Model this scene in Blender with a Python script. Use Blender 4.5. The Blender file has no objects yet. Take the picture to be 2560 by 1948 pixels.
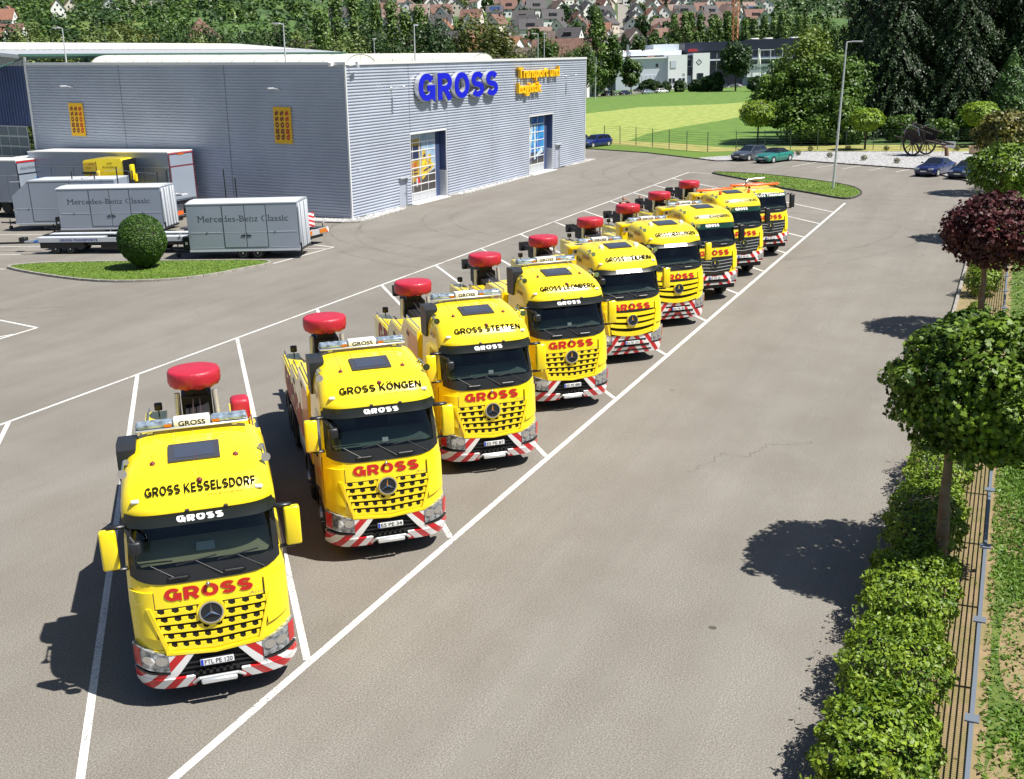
import bpy, bmesh, math, random
import numpy as np
from mathutils import Vector, Matrix, Euler
random.seed(7)
rng = np.random.default_rng(7)
S = bpy.context.scene
R = math.radians
# ---------------------------------------------------------------- camera
CAMP = (-7.851, -10.1575, 9.6975)
PITCH, ROLL, YAW, FPX = 0.2942, -0.0308, 1.1336, 2677.7
cam_d = bpy.data.cameras.new('camera')
cam = bpy.data.objects.new('camera', cam_d)
S.collection.objects.link(cam)
fw = Vector((math.sin(YAW)*math.cos(PITCH), math.cos(YAW)*math.cos(PITCH), -math.sin(PITCH)))
rt = Vector((math.cos(YAW), -math.sin(YAW), 0)); up = rt.cross(fw)
r2 = rt*math.cos(ROLL)+up*math.sin(ROLL); u2 = -rt*math.sin(ROLL)+up*math.cos(ROLL)
cam.matrix_world = Matrix(((r2.x, u2.x, -fw.x, CAMP[0]), (r2.y, u2.y, -fw.y, CAMP[1]), (r2.z, u2.z, -fw.z, CAMP[2]), (0, 0, 0, 1)))
cam_d.sensor_width = 36; cam_d.lens = 36*FPX/2560
cam_d.clip_start = 0.1; cam_d.clip_end = 9000
S.camera = cam
# ---------------------------------------------------------------- light
SUN = Vector((0.03, -0.61, 1.0)).normalized()
w = bpy.data.worlds.new('World'); S.world = w; w.use_nodes = True
nt = w.node_tree; bg = nt.nodes['Background']; sky = nt.nodes.new('ShaderNodeTexSky')
sky.sky_type = 'NISHITA'; sky.sun_disc = False
sky.sun_elevation = math.asin(SUN.z); sky.sun_rotation = math.atan2(SUN.x, SUN.y)
sky.air_density = 1.0; sky.dust_density = 0.7; sky.ozone_density = 2.5
bg.inputs[1].default_value = 0.055
nt.links.new(sky.outputs[0], bg.inputs[0])
sl = bpy.data.lights.new('sun', 'SUN'); sl.energy = 4.9; sl.angle = R(0.53); sl.color = (1, .955, .88)
so = bpy.data.objects.new('sun', sl); S.collection.objects.link(so)
so.rotation_euler = SUN.to_track_quat('Z', 'Y').to_euler(); so.location = (0, 0, 60)
vs = S.view_settings; vs.view_transform = 'Standard'; vs.look = 'None'; vs.exposure = 0.74; vs.gamma = 1
vs.use_curve_mapping = False
S.cycles.use_denoising = True
S.cycles.max_bounces = 6; S.cycles.transparent_max_bounces = 8; S.cycles.caustics_reflective = False; S.cycles.caustics_refractive = False

# ---------------------------------------------------------------- materials
def mat(name, col, rough=.6, metal=0., var=0., vscale=3., bump=0., bscale=40., coat=0., spec=.5, col2=None, emis=None):
    m = bpy.data.materials.new(name); m.use_nodes = True
    t = m.node_tree; b = t.nodes['Principled BSDF']
    b.inputs['Roughness'].default_value = rough; b.inputs['Metallic'].default_value = metal
    b.inputs['Specular IOR Level'].default_value = spec
    b.inputs['Coat Weight'].default_value = coat; b.inputs['Coat Roughness'].default_value = .04
    c = (*col, 1)
    b.inputs['Base Color'].default_value = c
    if var or bump or col2:
        tc = t.nodes.new('ShaderNodeTexCoord')
        if var or col2:
            n = t.nodes.new('ShaderNodeTexNoise'); n.inputs['Scale'].default_value = vscale; n.inputs['Detail'].default_value = 5
            t.links.new(tc.outputs['Object'], n.inputs['Vector'])
            r = t.nodes.new('ShaderNodeValToRGB')
            c2 = col2 if col2 else tuple(x*(1-var) for x in col)
            r.color_ramp.elements[0].position = .32; r.color_ramp.elements[1].position = .68
            r.color_ramp.elements[0].color = (*c2, 1)
            r.color_ramp.elements[1].color = (*[min(1, x*(1+var*.5)) for x in col], 1)
            t.links.new(n.outputs[0], r.inputs[0]); t.links.new(r.outputs[0], b.inputs['Base Color'])
        if bump:
            n2 = t.nodes.new('ShaderNodeTexNoise'); n2.inputs['Scale'].default_value = bscale; n2.inputs['Detail'].default_value = 3
            t.links.new(tc.outputs['Object'], n2.inputs['Vector'])
            bp = t.nodes.new('ShaderNodeBump'); bp.inputs['Strength'].default_value = bump; bp.inputs['Distance'].default_value = .02
            t.links.new(n2.outputs[0], bp.inputs['Height']); t.links.new(bp.outputs[0], b.inputs['Normal'])
    return m

def leafmat(name, ca, cb, scale=1.2, trans=.25, rough=.5, per_face=True):
    """leaf colour varies from clump to clump (noise) and leaf to leaf (random attribute 'tint')"""
    m = bpy.data.materials.new(name); m.use_nodes = True
    t = m.node_tree; b = t.nodes['Principled BSDF']; out = t.nodes['Material Output']
    b.inputs['Roughness'].default_value = rough; b.inputs['Specular IOR Level'].default_value = .35
    at = t.nodes.new('ShaderNodeAttribute'); at.attribute_name = 'tint'
    tc = t.nodes.new('ShaderNodeTexCoord')
    n = t.nodes.new('ShaderNodeTexNoise'); n.inputs['Scale'].default_value = scale; n.inputs['Detail'].default_value = 4
    t.links.new(tc.outputs['Object'], n.inputs['Vector'])
    mx = t.nodes.new('ShaderNodeMath'); mx.operation = 'ADD'
    ms = t.nodes.new('ShaderNodeMath'); ms.operation = 'MULTIPLY_ADD'; ms.inputs[1].default_value = 1.6; ms.inputs[2].default_value = -.55
    t.links.new(n.outputs[0], ms.inputs[0])
    m2 = t.nodes.new('ShaderNodeMath'); m2.operation = 'MULTIPLY'; m2.inputs[1].default_value = .55
    t.links.new(at.outputs['Fac'], m2.inputs[0])
    t.links.new(ms.outputs[0], mx.inputs[0]); t.links.new(m2.outputs[0], mx.inputs[1])
    r = t.nodes.new('ShaderNodeValToRGB'); r.color_ramp.elements[0].color = (*ca, 1); r.color_ramp.elements[1].color = (*cb, 1)
    r.color_ramp.elements[0].position = .1; r.color_ramp.elements[1].position = .95
    t.links.new(mx.outputs[0], r.inputs[0]); t.links.new(r.outputs[0], b.inputs['Base Color'])
    tr = t.nodes.new('ShaderNodeBsdfTranslucent'); t.links.new(r.outputs[0], tr.inputs['Color'])
    mi = t.nodes.new('ShaderNodeMixShader'); mi.inputs[0].default_value = trans
    t.links.new(b.outputs[0], mi.inputs[1]); t.links.new(tr.outputs[0], mi.inputs[2]); t.links.new(mi.outputs[0], out.inputs[0])
    return m

def glassmat(name, tint, mixr=.75, rough=.02):
    m = bpy.data.materials.new(name); m.use_nodes = True
    t = m.node_tree; out = t.nodes['Material Output']
    t.nodes.remove(t.nodes['Principled BSDF'])
    tr = t.nodes.new('ShaderNodeBsdfTransparent'); tr.inputs[0].default_value = (*tint, 1)
    gl = t.nodes.new('ShaderNodeBsdfGlossy'); gl.inputs['Roughness'].default_value = rough; gl.inputs[0].default_value = (.9, .95, 1, 1)
    fr = t.nodes.new('ShaderNodeFresnel'); fr.inputs[0].default_value = 1.52
    mm = t.nodes.new('ShaderNodeMath'); mm.operation = 'MULTIPLY'; mm.inputs[1].default_value = mixr*2
    t.links.new(fr.outputs[0], mm.inputs[0])
    mi = t.nodes.new('ShaderNodeMixShader'); t.links.new(mm.outputs[0], mi.inputs[0])
    t.links.new(tr.outputs[0], mi.inputs[1]); t.links.new(gl.outputs[0], mi.inputs[2]); t.links.new(mi.outputs[0], out.inputs[0])
    return m

def stripemat(name, a, b_, kx, kz, period, duty=.5, mirror=True, axis='XZ', rough=.35):
    m = bpy.data.materials.new(name); m.use_nodes = True
    t = m.node_tree; b = t.nodes['Principled BSDF']; b.inputs['Roughness'].default_value = rough
    b.inputs['Coat Weight'].default_value = .3
    tc = t.nodes.new('ShaderNodeTexCoord'); sp = t.nodes.new('ShaderNodeSeparateXYZ'); t.links.new(tc.outputs['Object'], sp.inputs[0])
    def M(op, x, y=None):
        n = t.nodes.new('ShaderNodeMath'); n.operation = op
        for i, v in enumerate((x, y)):
            if v is None: continue
            if isinstance(v, (int, float)): n.inputs[i].default_value = v
            else: t.links.new(v, n.inputs[i])
        return n.outputs[0]
    X = sp.outputs[axis[0]]; Z = sp.outputs[axis[1]]
    if mirror: X = M('ABSOLUTE', X)
    u = M('ADD', M('MULTIPLY', X, kx/period), M('MULTIPLY', Z, kz/period))
    f = M('FRACT', M('ADD', u, 20.))
    g = M('GREATER_THAN', f, duty)
    mi = t.nodes.new('ShaderNodeMix'); mi.data_type = 'RGBA'
    mi.inputs[6].default_value = (*a, 1); mi.inputs[7].default_value = (*b_, 1)
    t.links.new(g, mi.inputs[0]); t.links.new(mi.outputs[2], b.inputs['Base Color'])
    return m

YEL = (.94, .72, .012)
M = {}
M['yellow'] = mat('yellow_paint', YEL, .28, coat=.8, var=.07, vscale=1.1, bump=.03, bscale=3)
M['roofglass'] = mat('roof_hatch_glass', (.05, .06, .09), .22)
M['yellow_dull'] = mat('yellow_deck', (.62, .46, .06), .5, var=.15)
M['red'] = mat('red_foil', (.50, .018, .02), .35, coat=.3)
M['redtext'] = mat('red_lettering', (.50, .015, .012), .5)
M['black'] = mat('black_plastic', (.012, .013, .016), .38)
M['satin'] = mat('satin_black', (.014, .016, .02), .42)
M['visor'] = mat('smoked_visor', (.012, .014, .010), .3, coat=.15)
M['greenvisor'] = mat('green_visor', (.004, .035, .018), .15, coat=.6)
M['darkgrey'] = mat('dark_grey_plastic', (.045, .048, .06), .45)
M['hole'] = mat('grille_cavity', (.006, .006, .007), .9)
M['chrome'] = mat('chrome', (.82, .84, .86), .12, 1.)
M['steel'] = mat('steel', (.45, .46, .48), .35, 1., var=.15)
M['silver'] = mat('silver_paint', (.62, .64, .66), .35, .5)
M['white'] = mat('white_paint', (.8, .8, .78), .4, coat=.3)
M['whitetext'] = mat('white_lettering', (.85, .85, .85), .5)
M['blacktext'] = mat('black_lettering', (.008, .008, .008), .9, spec=.05)
M['amber'] = mat('amber_plastic', (.50, .15, .01), .3)
M['orange'] = mat('orange_beacon', (.75, .13, .02), .3, coat=.4)
M['tarp'] = mat('red_tarpaulin', (.45, .018, .04), .45, var=.12, vscale=4, bump=.6, bscale=7, coat=.15)

M['tyre'] = mat('tyre_rubber', (.014, .014, .015), .8, bump=.4, bscale=60)
M['frame'] = mat('chassis', (.016, .016, .018), .6, var=.3)
M['maroon'] = mat('maroon_boom', (.16, .02, .025), .5)
M['glass'] = glassmat('windscreen_glass', (.72, .82, .77), .42)
M['sideglass'] = mat('side_glass', (.01, .013, .016), .06, coat=.5)
M['beige'] = mat('beige_dash', (.62, .55, .36), .6)
M['greydash'] = mat('grey_dash', (.22, .28, .25), .6)
M['seat'] = mat('seat_cloth', (.03, .032, .035), .9)
M['lens'] = mat('clear_lens', (.55, .6, .65), .08, .6)
M['domelens'] = mat('beacon_lens', (.34, .42, .5), .12, .4, var=.6, vscale=9)
M['hdl'] = mat('headlamp_glass', (.46, .49, .53), .1, .6, var=.7, vscale=16)
M['stripes'] = stripemat('red_white_foil', (.55, .015, .02), (.8, .8, .8), 1., .95, .34)
M['stripes2'] = stripemat('red_white_foil_wide', (.55, .015, .02), (.8, .8, .8), 1., .75, .38, .45)
M['sidestripes'] = stripemat('side_stripes', (.6, .02, .01), YEL, 1., .28, .16, .62, False, 'YZ')
M['plate'] = mat('number_plate', (.78, .79, .8), .4)
M['blue'] = mat('plate_blue', (.01, .05, .55), .4)
M['paper'] = mat('paper', (.8, .8, .82), .7)
M['wood'] = mat('old_wood', (.05, .038, .03), .8, var=.4, vscale=8)
M['skin'] = mat('skin', (.52, .27, .18), .6)
M['hair'] = mat('dark_hair', (.02, .014, .01), .7)
M['shirt'] = mat('black_shirt', (.012, .012, .014), .85)
M['jeans'] = mat('blue_jeans', (.03, .05, .1), .85)

# ---------------------------------------------------------------- mesh helper
class MB:
    def __init__(s): s.v = []; s.f = []; s.m = []; s.mi = 0
    def add(s, vs, fs):
        o = len(s.v); s.v += [tuple(p) for p in vs]; s.f += [tuple(i+o for i in f) for f in fs]; s.m += [s.mi]*len(fs); return s
    def box(s, x0, x1, y0, y1, z0, z1, T=None):
        vs = [(x, y, z) for z in (z0, z1) for y in (y0, y1) for x in (x0, x1)]
        if T: vs = [T(p) for p in vs]
        return s.add(vs, [(0, 2, 3, 1), (4, 5, 7, 6), (0, 1, 5, 4), (2, 6, 7, 3), (0, 4, 6, 2), (1, 3, 7, 5)])
    def rbox(s, x0, x1, y0, y1, z0, z1, r=.02, seg=2, T=None):
        bm = bmesh.new(); bmesh.ops.create_cube(bm, size=1)
        for v in bm.verts: v.co = Vector((x0+(v.co.x+.5)*(x1-x0), y0+(v.co.y+.5)*(y1-y0), z0+(v.co.z+.5)*(z1-z0)))
        bmesh.ops.bevel(bm, geom=bm.edges[:], offset=r, segments=seg, affect='EDGES', profile=.5)
        return s.bm(bm, T)
    def bm(s, bm, T=None):
        bm.verts.index_update(); vs = [tuple(v.co) for v in bm.verts]
        if T: vs = [T(p) for p in vs]
        fs = [[v.index for v in f.verts] for f in bm.faces]; bm.free(); return s.add(vs, fs)
    def cyl(s, p0, p1, r0, r1=None, n=12, cap=True):
        r1 = r0 if r1 is None else r1
        p0 = Vector(p0); p1 = Vector(p1); d = (p1-p0).normalized()
        a = d.orthogonal().normalized(); b = d.cross(a)
        vs = [p+(a*math.cos(2*math.pi*i/n)+b*math.sin(2*math.pi*i/n))*r for p, r in ((p0, r0), (p1, r1)) for i in range(n)]
        fs = [(i, (i+1) % n, n+(i+1) % n, n+i) for i in range(n)]
        if cap: fs += [tuple(range(n))[::-1], tuple(range(n, 2*n))]
        return s.add(vs, fs)
    def tube(s, pts, r, n=6):
        for a, b in zip(pts[:-1], pts[1:]): s.cyl(a, b, r, r, n)
        return s
    def sph(s, c, rx, ry=None, rz=None, u=12, v=8):
        ry = rx if ry is None else ry; rz = rx if rz is None else rz
        vs = [(c[0], c[1], c[2]-rz)]
        for j in range(1, v):
            ph = -math.pi/2+math.pi*j/v
            for i in range(u):
                th = 2*math.pi*i/u; vs.append((c[0]+rx*math.cos(ph)*math.cos(th), c[1]+ry*math.cos(ph)*math.sin(th), c[2]+rz*math.sin(ph)))
        vs.append((c[0], c[1], c[2]+rz)); fs = []
        for i in range(u): fs.append((0, 1+(i+1) % u, 1+i)); fs.append((len(vs)-1, len(vs)-1-u+i, len(vs)-1-u+(i+1) % u))
        for j in range(v-2):
            for i in range(u): a = 1+j*u; fs.append((a+i, a+(i+1) % u, a+u+(i+1) % u, a+u+i))
        return s.add(vs, fs)
    def lathe(s, prof, c=(0, 0, 0), n=24, axis='Z'):
        vs = []
        for r, h in prof:
            for i in range(n):
                th = 2*math.pi*i/n; a, b = r*math.cos(th), r*math.sin(th)
                p = {'Z': (a, b, h), 'X': (h, a, b), 'Y': (a, h, b)}[axis]; vs.append((p[0]+c[0], p[1]+c[1], p[2]+c[2]))
        fs = [(j*n+i, j*n+(i+1) % n, (j+1)*n+(i+1) % n, (j+1)*n+i) for j in range(len(prof)-1) for i in range(n)]
        if prof[0] == prof[-1]: return s.add(vs, fs)
        if prof[0][0] > 1e-6: fs.append(tuple(range(n))[::-1])
        if prof[-1][0] > 1e-6: fs.append(tuple(range((len(prof)-1)*n, len(prof)*n)))
        return s.add(vs, fs)
    def prism(s, poly, z0, z1, T=None):
        n = len(poly); vs = [(x, y, z0) for x, y in poly]+[(x, y, z1) for x, y in poly]
        if T: vs = [T(p) for p in vs]
        return s.add(vs, [tuple(range(n))[::-1], tuple(range(n, 2*n))]+[(i, (i+1) % n, n+(i+1) % n, n+i) for i in range(n)])
    def grid(s, F, nu, nv, wrap=False):
        vs = [F(i/nu, j/nv) for j in range(nv+1) for i in range(nu+1)]
        return s.add(vs, [(j*(nu+1)+i, j*(nu+1)+i+1, (j+1)*(nu+1)+i+1, (j+1)*(nu+1)+i) for j in range(nv) for i in range(nu)])
    def mesh(s, name, mats, smooth=None):
        me = bpy.data.meshes.new(name); me.from_pydata(s.v, [], s.f)
        for m in (mats if isinstance(mats, (list, tuple)) else [mats]): me.materials.append(m)
        if any(s.m): me.polygons.foreach_set('material_index', s.m)
        me.update()
        if smooth:
            bm = bmesh.new(); bm.from_mesh(me); bmesh.ops.remove_doubles(bm, verts=bm.verts, dist=.0004)
            bmesh.ops.recalc_face_normals(bm, faces=bm.faces)
            a = R(smooth)
            for e in bm.edges:
                if len(e.link_faces) == 2: e.smooth = e.calc_face_angle(0) < a
            for f in bm.faces: f.smooth = True
            bm.to_mesh(me); bm.free()
        return me

def link(name, data, parent=None, loc=None, rotz=0):
    o = bpy.data.objects.new(name, data); S.collection.objects.link(o)
    if parent: o.parent = parent
    if loc is not None: o.location = loc
    if rotz: o.rotation_euler = (0, 0, rotz)
    return o
def part(name, mb, m, parent=None, smooth=None, loc=None, label=None):
    if isinstance(m, str): m = M[m]
    o = link(name, mb.mesh(name, m, smooth), parent, loc)
    if label: o['label'] = label
    return o
def tag(o, label, cat, group=None):
    o['label'] = label; o['category'] = cat
    if group: o['group'] = group
    return o
def thing(name, label, cat, loc=(0, 0, 0), rotz=0, group=None):
    o = link(name, None, None, loc, rotz); o.empty_display_size = .5; return tag(o, label, cat, group)
def setting(o, kind='structure'): o['kind'] = kind; return o
def copytree(root, loc=None, rotz=None, label=None, group=None):
    c = root.copy(); S.collection.objects.link(c)
    if loc is not None: c.location = loc
    if rotz is not None: c.rotation_euler = (0, 0, rotz)
    if label: c['label'] = label
    if group: c['group'] = group
    for ch in CH.get(root, kids(root)):
        d = ch.copy(); S.collection.objects.link(d); d.parent = c
        for g in kids(ch):
            e = g.copy(); S.collection.objects.link(e); e.parent = d
    return c
CH = {}
def kids(o):
    if o not in CH: CH[o] = [x for x in S.collection.objects if x.parent == o]
    return CH[o]

_tc = {}
def textmesh(txt, size=1., bold=0., xs=1., ext=0., serif=False, align='CENTER', spacing=1.):
    """flat (or extruded) letters as vertices in the x-y plane, width measured; returns (verts, faces, width)"""
    key = (txt, size, bold, xs, ext, align, spacing)
    if key in _tc: return _tc[key]
    c = bpy.data.curves.new('t', 'FONT'); c.body = txt; c.size = size; c.offset = bold*size; c.extrude = ext
    c.resolution_u = 3; c.align_x = align; c.space_character = spacing
    o = bpy.data.objects.new('t', c); S.collection.objects.link(o)
    bpy.context.view_layer.update()
    me = o.to_mesh(); vs = [(v.co.x*xs, v.co.y, v.co.z) for v in me.vertices]; fs = [tuple(p.vertices) for p in me.polygons]
    o.to_mesh_clear(); bpy.data.objects.remove(o); bpy.data.curves.remove(c)
    _tc[key] = (vs, fs); return vs, fs
def textpart(name, txt, T, m, parent, **k):
    vs, fs = textmesh(txt, **k); mb = MB(); mb.add([T(p) for p in vs], fs); return part(name, mb, m, parent)
def fittext(txt, width, height, **k):
    """size/xs so the text's bounding box has this width and capital height"""
    vs, fs = textmesh(txt, size=1., **k); xs_ = [v[0] for v in vs]; ys = [v[1] for v in vs]
    cap = max(v[1] for v in textmesh('H', size=1., **k)[0])
    w_ = max(xs_)-min(xs_); cx = (max(xs_)+min(xs_))/2
    sy = height/cap; sx = width/w_
    return [((v[0]-cx)*sx, v[1]*sy, v[2]) for v in vs], fs
def fitpart(name, txt, width, height, T, m, parent, **k):
    vs, fs = fittext(txt, width, height, **k); mb = MB(); mb.add([T(p) for p in vs], fs); return part(name, mb, m, parent)
# ---------------------------------------------------------------- a plain grotesque drawn with strokes
def _arc(cx, cy, rx, ry, a0, a1, n=8): return [(cx+rx*math.cos(R(a0+(a1-a0)*i/n)), cy+ry*math.sin(R(a0+(a1-a0)*i/n))) for i in range(n+1)]
GW = dict(O=.86, G=.86, R=.78, S=.76, K=.80, E=.66, L=.62, D=.80, F=.64, N=.80, T=.70, H=.80, I=.24, M=.94, W=1.16, B=.76, U=.78, C=.82, P=.74)
def glyph(ch, t):
    b = {'Ö': 'O', 'Ü': 'U'}.get(ch, ch); W = GW[b]; h = t/2; Tt = 1-h; m = W/2; st = []
    ry = (1-2*h)/4; stem = [(h, 0), (h, 1)]
    if b == 'O': st = [_arc(m, .5, m-h, .5-h, 90, 450, 20)]
    elif b == 'G': st = [_arc(m, .5, m-h, .5-h, 38, 318, 16)+[(W-h, .17), (W-h, .47)], [(m+.02, .47), (W, .47)]]
    elif b == 'C': st = [_arc(m, .5, m-h, .5-h, 40, 320, 16)]
    elif b == 'S': st = [_arc(m, 1-h-ry, m-h, ry, 25, 255, 9)+_arc(m, h+ry, m-h, ry, 75, -155, 9)]
    elif b == 'R': st = [stem, [(h, Tt), (W*.55, Tt)]+_arc(W*.55, Tt-.235, W*.45-h, .235, 90, -90, 7)+[(h, Tt-.47)], [(W*.50, Tt-.47), (W-h*.9, 0)]]
    elif b == 'P': st = [stem, [(h, Tt), (W*.55, Tt)]+_arc(W*.55, Tt-.25, W*.45-h, .25, 90, -90, 7)+[(h, Tt-.5)]]
    elif b == 'B': st = [stem, [(h, Tt), (W*.5, Tt)]+_arc(W*.5, Tt-.22, W*.46-h, .22, 90, -90, 6)+[(h, Tt-.44)], [(W*.5, Tt-.44)]+_arc(W*.52, h+(Tt-.44-h)/2, W*.48-h, (Tt-.44-h)/2, 90, -90, 6)+[(h, h)]]
    elif b == 'D': st = [stem, [(h, Tt), (W*.42, Tt)]+_arc(W*.42, .5, W*.58-h, .5-h, 90, -90, 9)+[(h, h)]]
    elif b == 'K': st = [stem, [(h, .36), (W-h, 1)], [(W*.36, .56), (W-h*.8, 0)]]
    elif b == 'E': st = [stem, [(h, Tt), (W, Tt)], [(h, .51), (W*.93, .51)], [(h, h), (W, h)]]
    elif b == 'F': st = [stem, [(h, Tt), (W, Tt)], [(h, .5), (W*.9, .5)]]
    elif b == 'L': st = [stem, [(h, h), (W, h)]]
    elif b == 'N': st = [stem, [(h, 1-h*.5), (W-h, h*.5)], [(W-h, 0), (W-h, 1)]]
    elif b == 'T': st = [[(0, Tt), (W, Tt)], [(m, 1), (m, 0)]]
    elif b == 'H': st = [stem, [(W-h, 0), (W-h, 1)], [(h, .5), (W-h, .5)]]
    elif b == 'I': st = [[(W/2, 0), (W/2, 1)]]
    elif b == 'M': st = [stem, [(h, 1-h*.4), (m, .15), (W-h, 1-h*.4)], [(W-h, 0), (W-h, 1)]]
    elif b == 'W': st = [[(h*.9, 1), (W*.27, h*.6), (m, .95), (W*.73, h*.6), (W-h*.9, 1)]]
    elif b == 'U': st = [[(h, 1), (h, .38)]+_arc(m, .38, m-h, .38-h, 180, 360, 10)+[(W-h, 1)]]
    if ch in 'ÖÜ': st += [[(m-.2-h, 1.24), (m-.2+h, 1.24)], [(m+.2-h, 1.24), (m+.2+h, 1.24)]]
    return W, st
def ribbon(path, hw, closed=False):
    P = [Vector(path[0])]; out = []
    for q_ in path[1:]:
        if (Vector(q_)-P[-1]).length > 1e-4: P.append(Vector(q_))
    cl = (P[0]-P[-1]).length < 1e-3
    if cl: P = P[:-1]
    n = len(P)
    for i in range(n):
        a = P[i-1] if (i or cl) else None; b = P[(i+1) % n] if (i < n-1 or cl) else None
        d0 = (P[i]-a).normalized() if a is not None else None; d1 = (b-P[i]).normalized() if b is not None else None
        if d0 is None: d0 = d1
        if d1 is None: d1 = d0
        n0 = Vector((-d0.y, d0.x)); n1 = Vector((-d1.y, d1.x)); mm = (n0+n1).normalized(); k = hw/max(.45, mm.dot(n0))
        out.append((P[i]+mm*k, P[i]-mm*k))
    return out, cl
def letters(txt, width, height, t=.2, gap=.09, ext=0., grow=0.):
    """list of (char, verts, faces) laid out centred on x=0, cap height = height"""
    x = 0; L = []
    for ch in txt:
        if ch == ' ': x += .36; continue
        W, st = glyph(ch, t); vs, fs = [], []
        for k, s_ in enumerate(st):
            rb, cl = ribbon(s_, t/2+grow); e = -.012*k
            o = len(vs); n = len(rb)
            for a, b in rb: vs += [(x+a.x, a.y, e), (x+b.x, b.y, e)]
            for i in range(n if cl else n-1): j = (i+1) % n; fs.append((o+2*i, o+2*i+1, o+2*j+1, o+2*j))
            if ext:
                o2 = len(vs)
                for a, b in rb: vs += [(x+a.x, a.y, e-1), (x+b.x, b.y, e-1)]
                for i in range(n if cl else n-1):
                    j = (i+1) % n; fs += [(o+2*i, o+2*j, o2+2*j, o2+2*i), (o+2*i+1, o2+2*i+1, o2+2*j+1, o+2*j+1)]
                if not cl: fs += [(o, o2, o2+1, o+1), (o+2*n-2, o+2*n-1, o2+2*n-1, o2+2*n-2)]
        L.append((ch, vs, fs)); x += W+gap
    tot = x-gap; sx = width/tot; sy = height
    return [(c, [((v[0]-tot/2)*sx, v[1]*sy, v[2]) for v in vs], fs) for c, vs, fs in L]
def strokepart(name, txt, width, height, T, m, parent, t=.2, gap=.12):
    """flat print: T maps (u, v, lift) to the surface; lift keeps crossing strokes apart"""
    mb = MB()
    for c, vs, fs in letters(txt, width, height, t, gap): mb.add([T((v[0], v[1], v[2]*.08)) for v in vs], fs)
    return part(name, mb, m, parent)
# ================================================================ ground, markings
def terrain(x, y):
    d = (x-CAMP[0])*.906+(y-CAMP[1])*.423
    lat = -(x-CAMP[0])*.423+(y-CAMP[1])*.906
    z = 0.
    d0 = 405-135*min(1, max(0, (lat-70)/70))
    if d > d0: z += (d-d0)*.112
    if d > 440: z += min(1, (d-440)/300)*(6*math.sin(lat*.006+1)+3*math.sin(lat*.017+d*.01))
    return z
def sheet(name, pts, z, m, parent=None):
    mb = MB(); mb.add([(x, y, z) for x, y in pts], [tuple(range(len(pts)))]); o = part(name, mb, m, parent); o['kind'] = 'structure'; return o

def asphalt():
    m = bpy.data.materials.new('asphalt'); m.use_nodes = True; t = m.node_tree; b = t.nodes['Principled BSDF']
    b.inputs['Roughness'].default_value = .85; b.inputs['Specular IOR Level'].default_value = .25
    tc = t.nodes.new('ShaderNodeTexCoord')
    def noise(sc, det, rough=.5, vec=None):
        n = t.nodes.new('ShaderNodeTexNoise'); n.inputs['Scale'].default_value = sc; n.inputs['Detail'].default_value = det; n.inputs['Roughness'].default_value = rough
        t.links.new(vec or tc.outputs['Object'], n.inputs['Vector']); return n.outputs[0]
    def ramp(src, p0, c0, p1, c1):
        r = t.nodes.new('ShaderNodeValToRGB'); r.color_ramp.elements[0].position = p0; r.color_ramp.elements[1].position = p1
        r.color_ramp.elements[0].color = (*c0, 1); r.color_ramp.elements[1].color = (*c1, 1); t.links.new(src, r.inputs[0]); return r.outputs[0]
    def mul(a, b_):
        mx = t.nodes.new('ShaderNodeMix'); mx.data_type = 'RGBA'; mx.blend_type = 'MULTIPLY'; mx.inputs[0].default_value = 1
        t.links.new(a, mx.inputs[6]); t.links.new(b_, mx.inputs[7]); return mx.outputs[2]
    base = ramp(noise(.09, 4, .55), .3, (.188, .177, .157), .7, (.216, .204, .182))
    grain = ramp(noise(34, 3, .7), .34, (.60, .58, .56), .66, (1.32, 1.32, 1.33))
    # bright chippings
    vo = t.nodes.new('ShaderNodeTexVoronoi'); vo.inputs['Scale'].default_value = 26; t.links.new(tc.outputs['Object'], vo.inputs['Vector'])
    chips = ramp(vo.outputs['Distance'], .08, (1.6, 1.6, 1.55), .2, (1, 1, 1))
    # long streaks of wear running with the traffic
    mp = t.nodes.new('ShaderNodeMapping'); mp.inputs['Scale'].default_value = (.05, .55, 1); t.links.new(tc.outputs['Object'], mp.inputs[0])
    streak = ramp(noise(1.0, 5, .6, mp.outputs[0]), .35, (.92, .91, .90), .62, (1.04, 1.04, 1.04))
    patch = ramp(noise(.5, 3, .5), .38, (.95, .94, .93), .6, (1.02, 1.02, 1.02))
    c = mul(mul(mul(mul(base, grain), chips), streak), patch)
    t.links.new(c, b.inputs['Base Color'])
    bp = t.nodes.new('ShaderNodeBump'); bp.inputs['Strength'].default_value = .35; bp.inputs['Distance'].default_value = .01
    t.links.new(noise(45, 2), bp.inputs['Height']); t.links.new(bp.outputs[0], b.inputs['Normal'])
    return m
M['asphalt'] = asphalt()
M['asphalt2'] = mat('parking_surface', (.24, .225, .195), .85, var=.25, vscale=1.5, bump=.3, bscale=50)
M['line'] = mat('road_marking', (.72, .72, .69), .6, col2=(.60, .59, .56), vscale=9, bump=.2)
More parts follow.
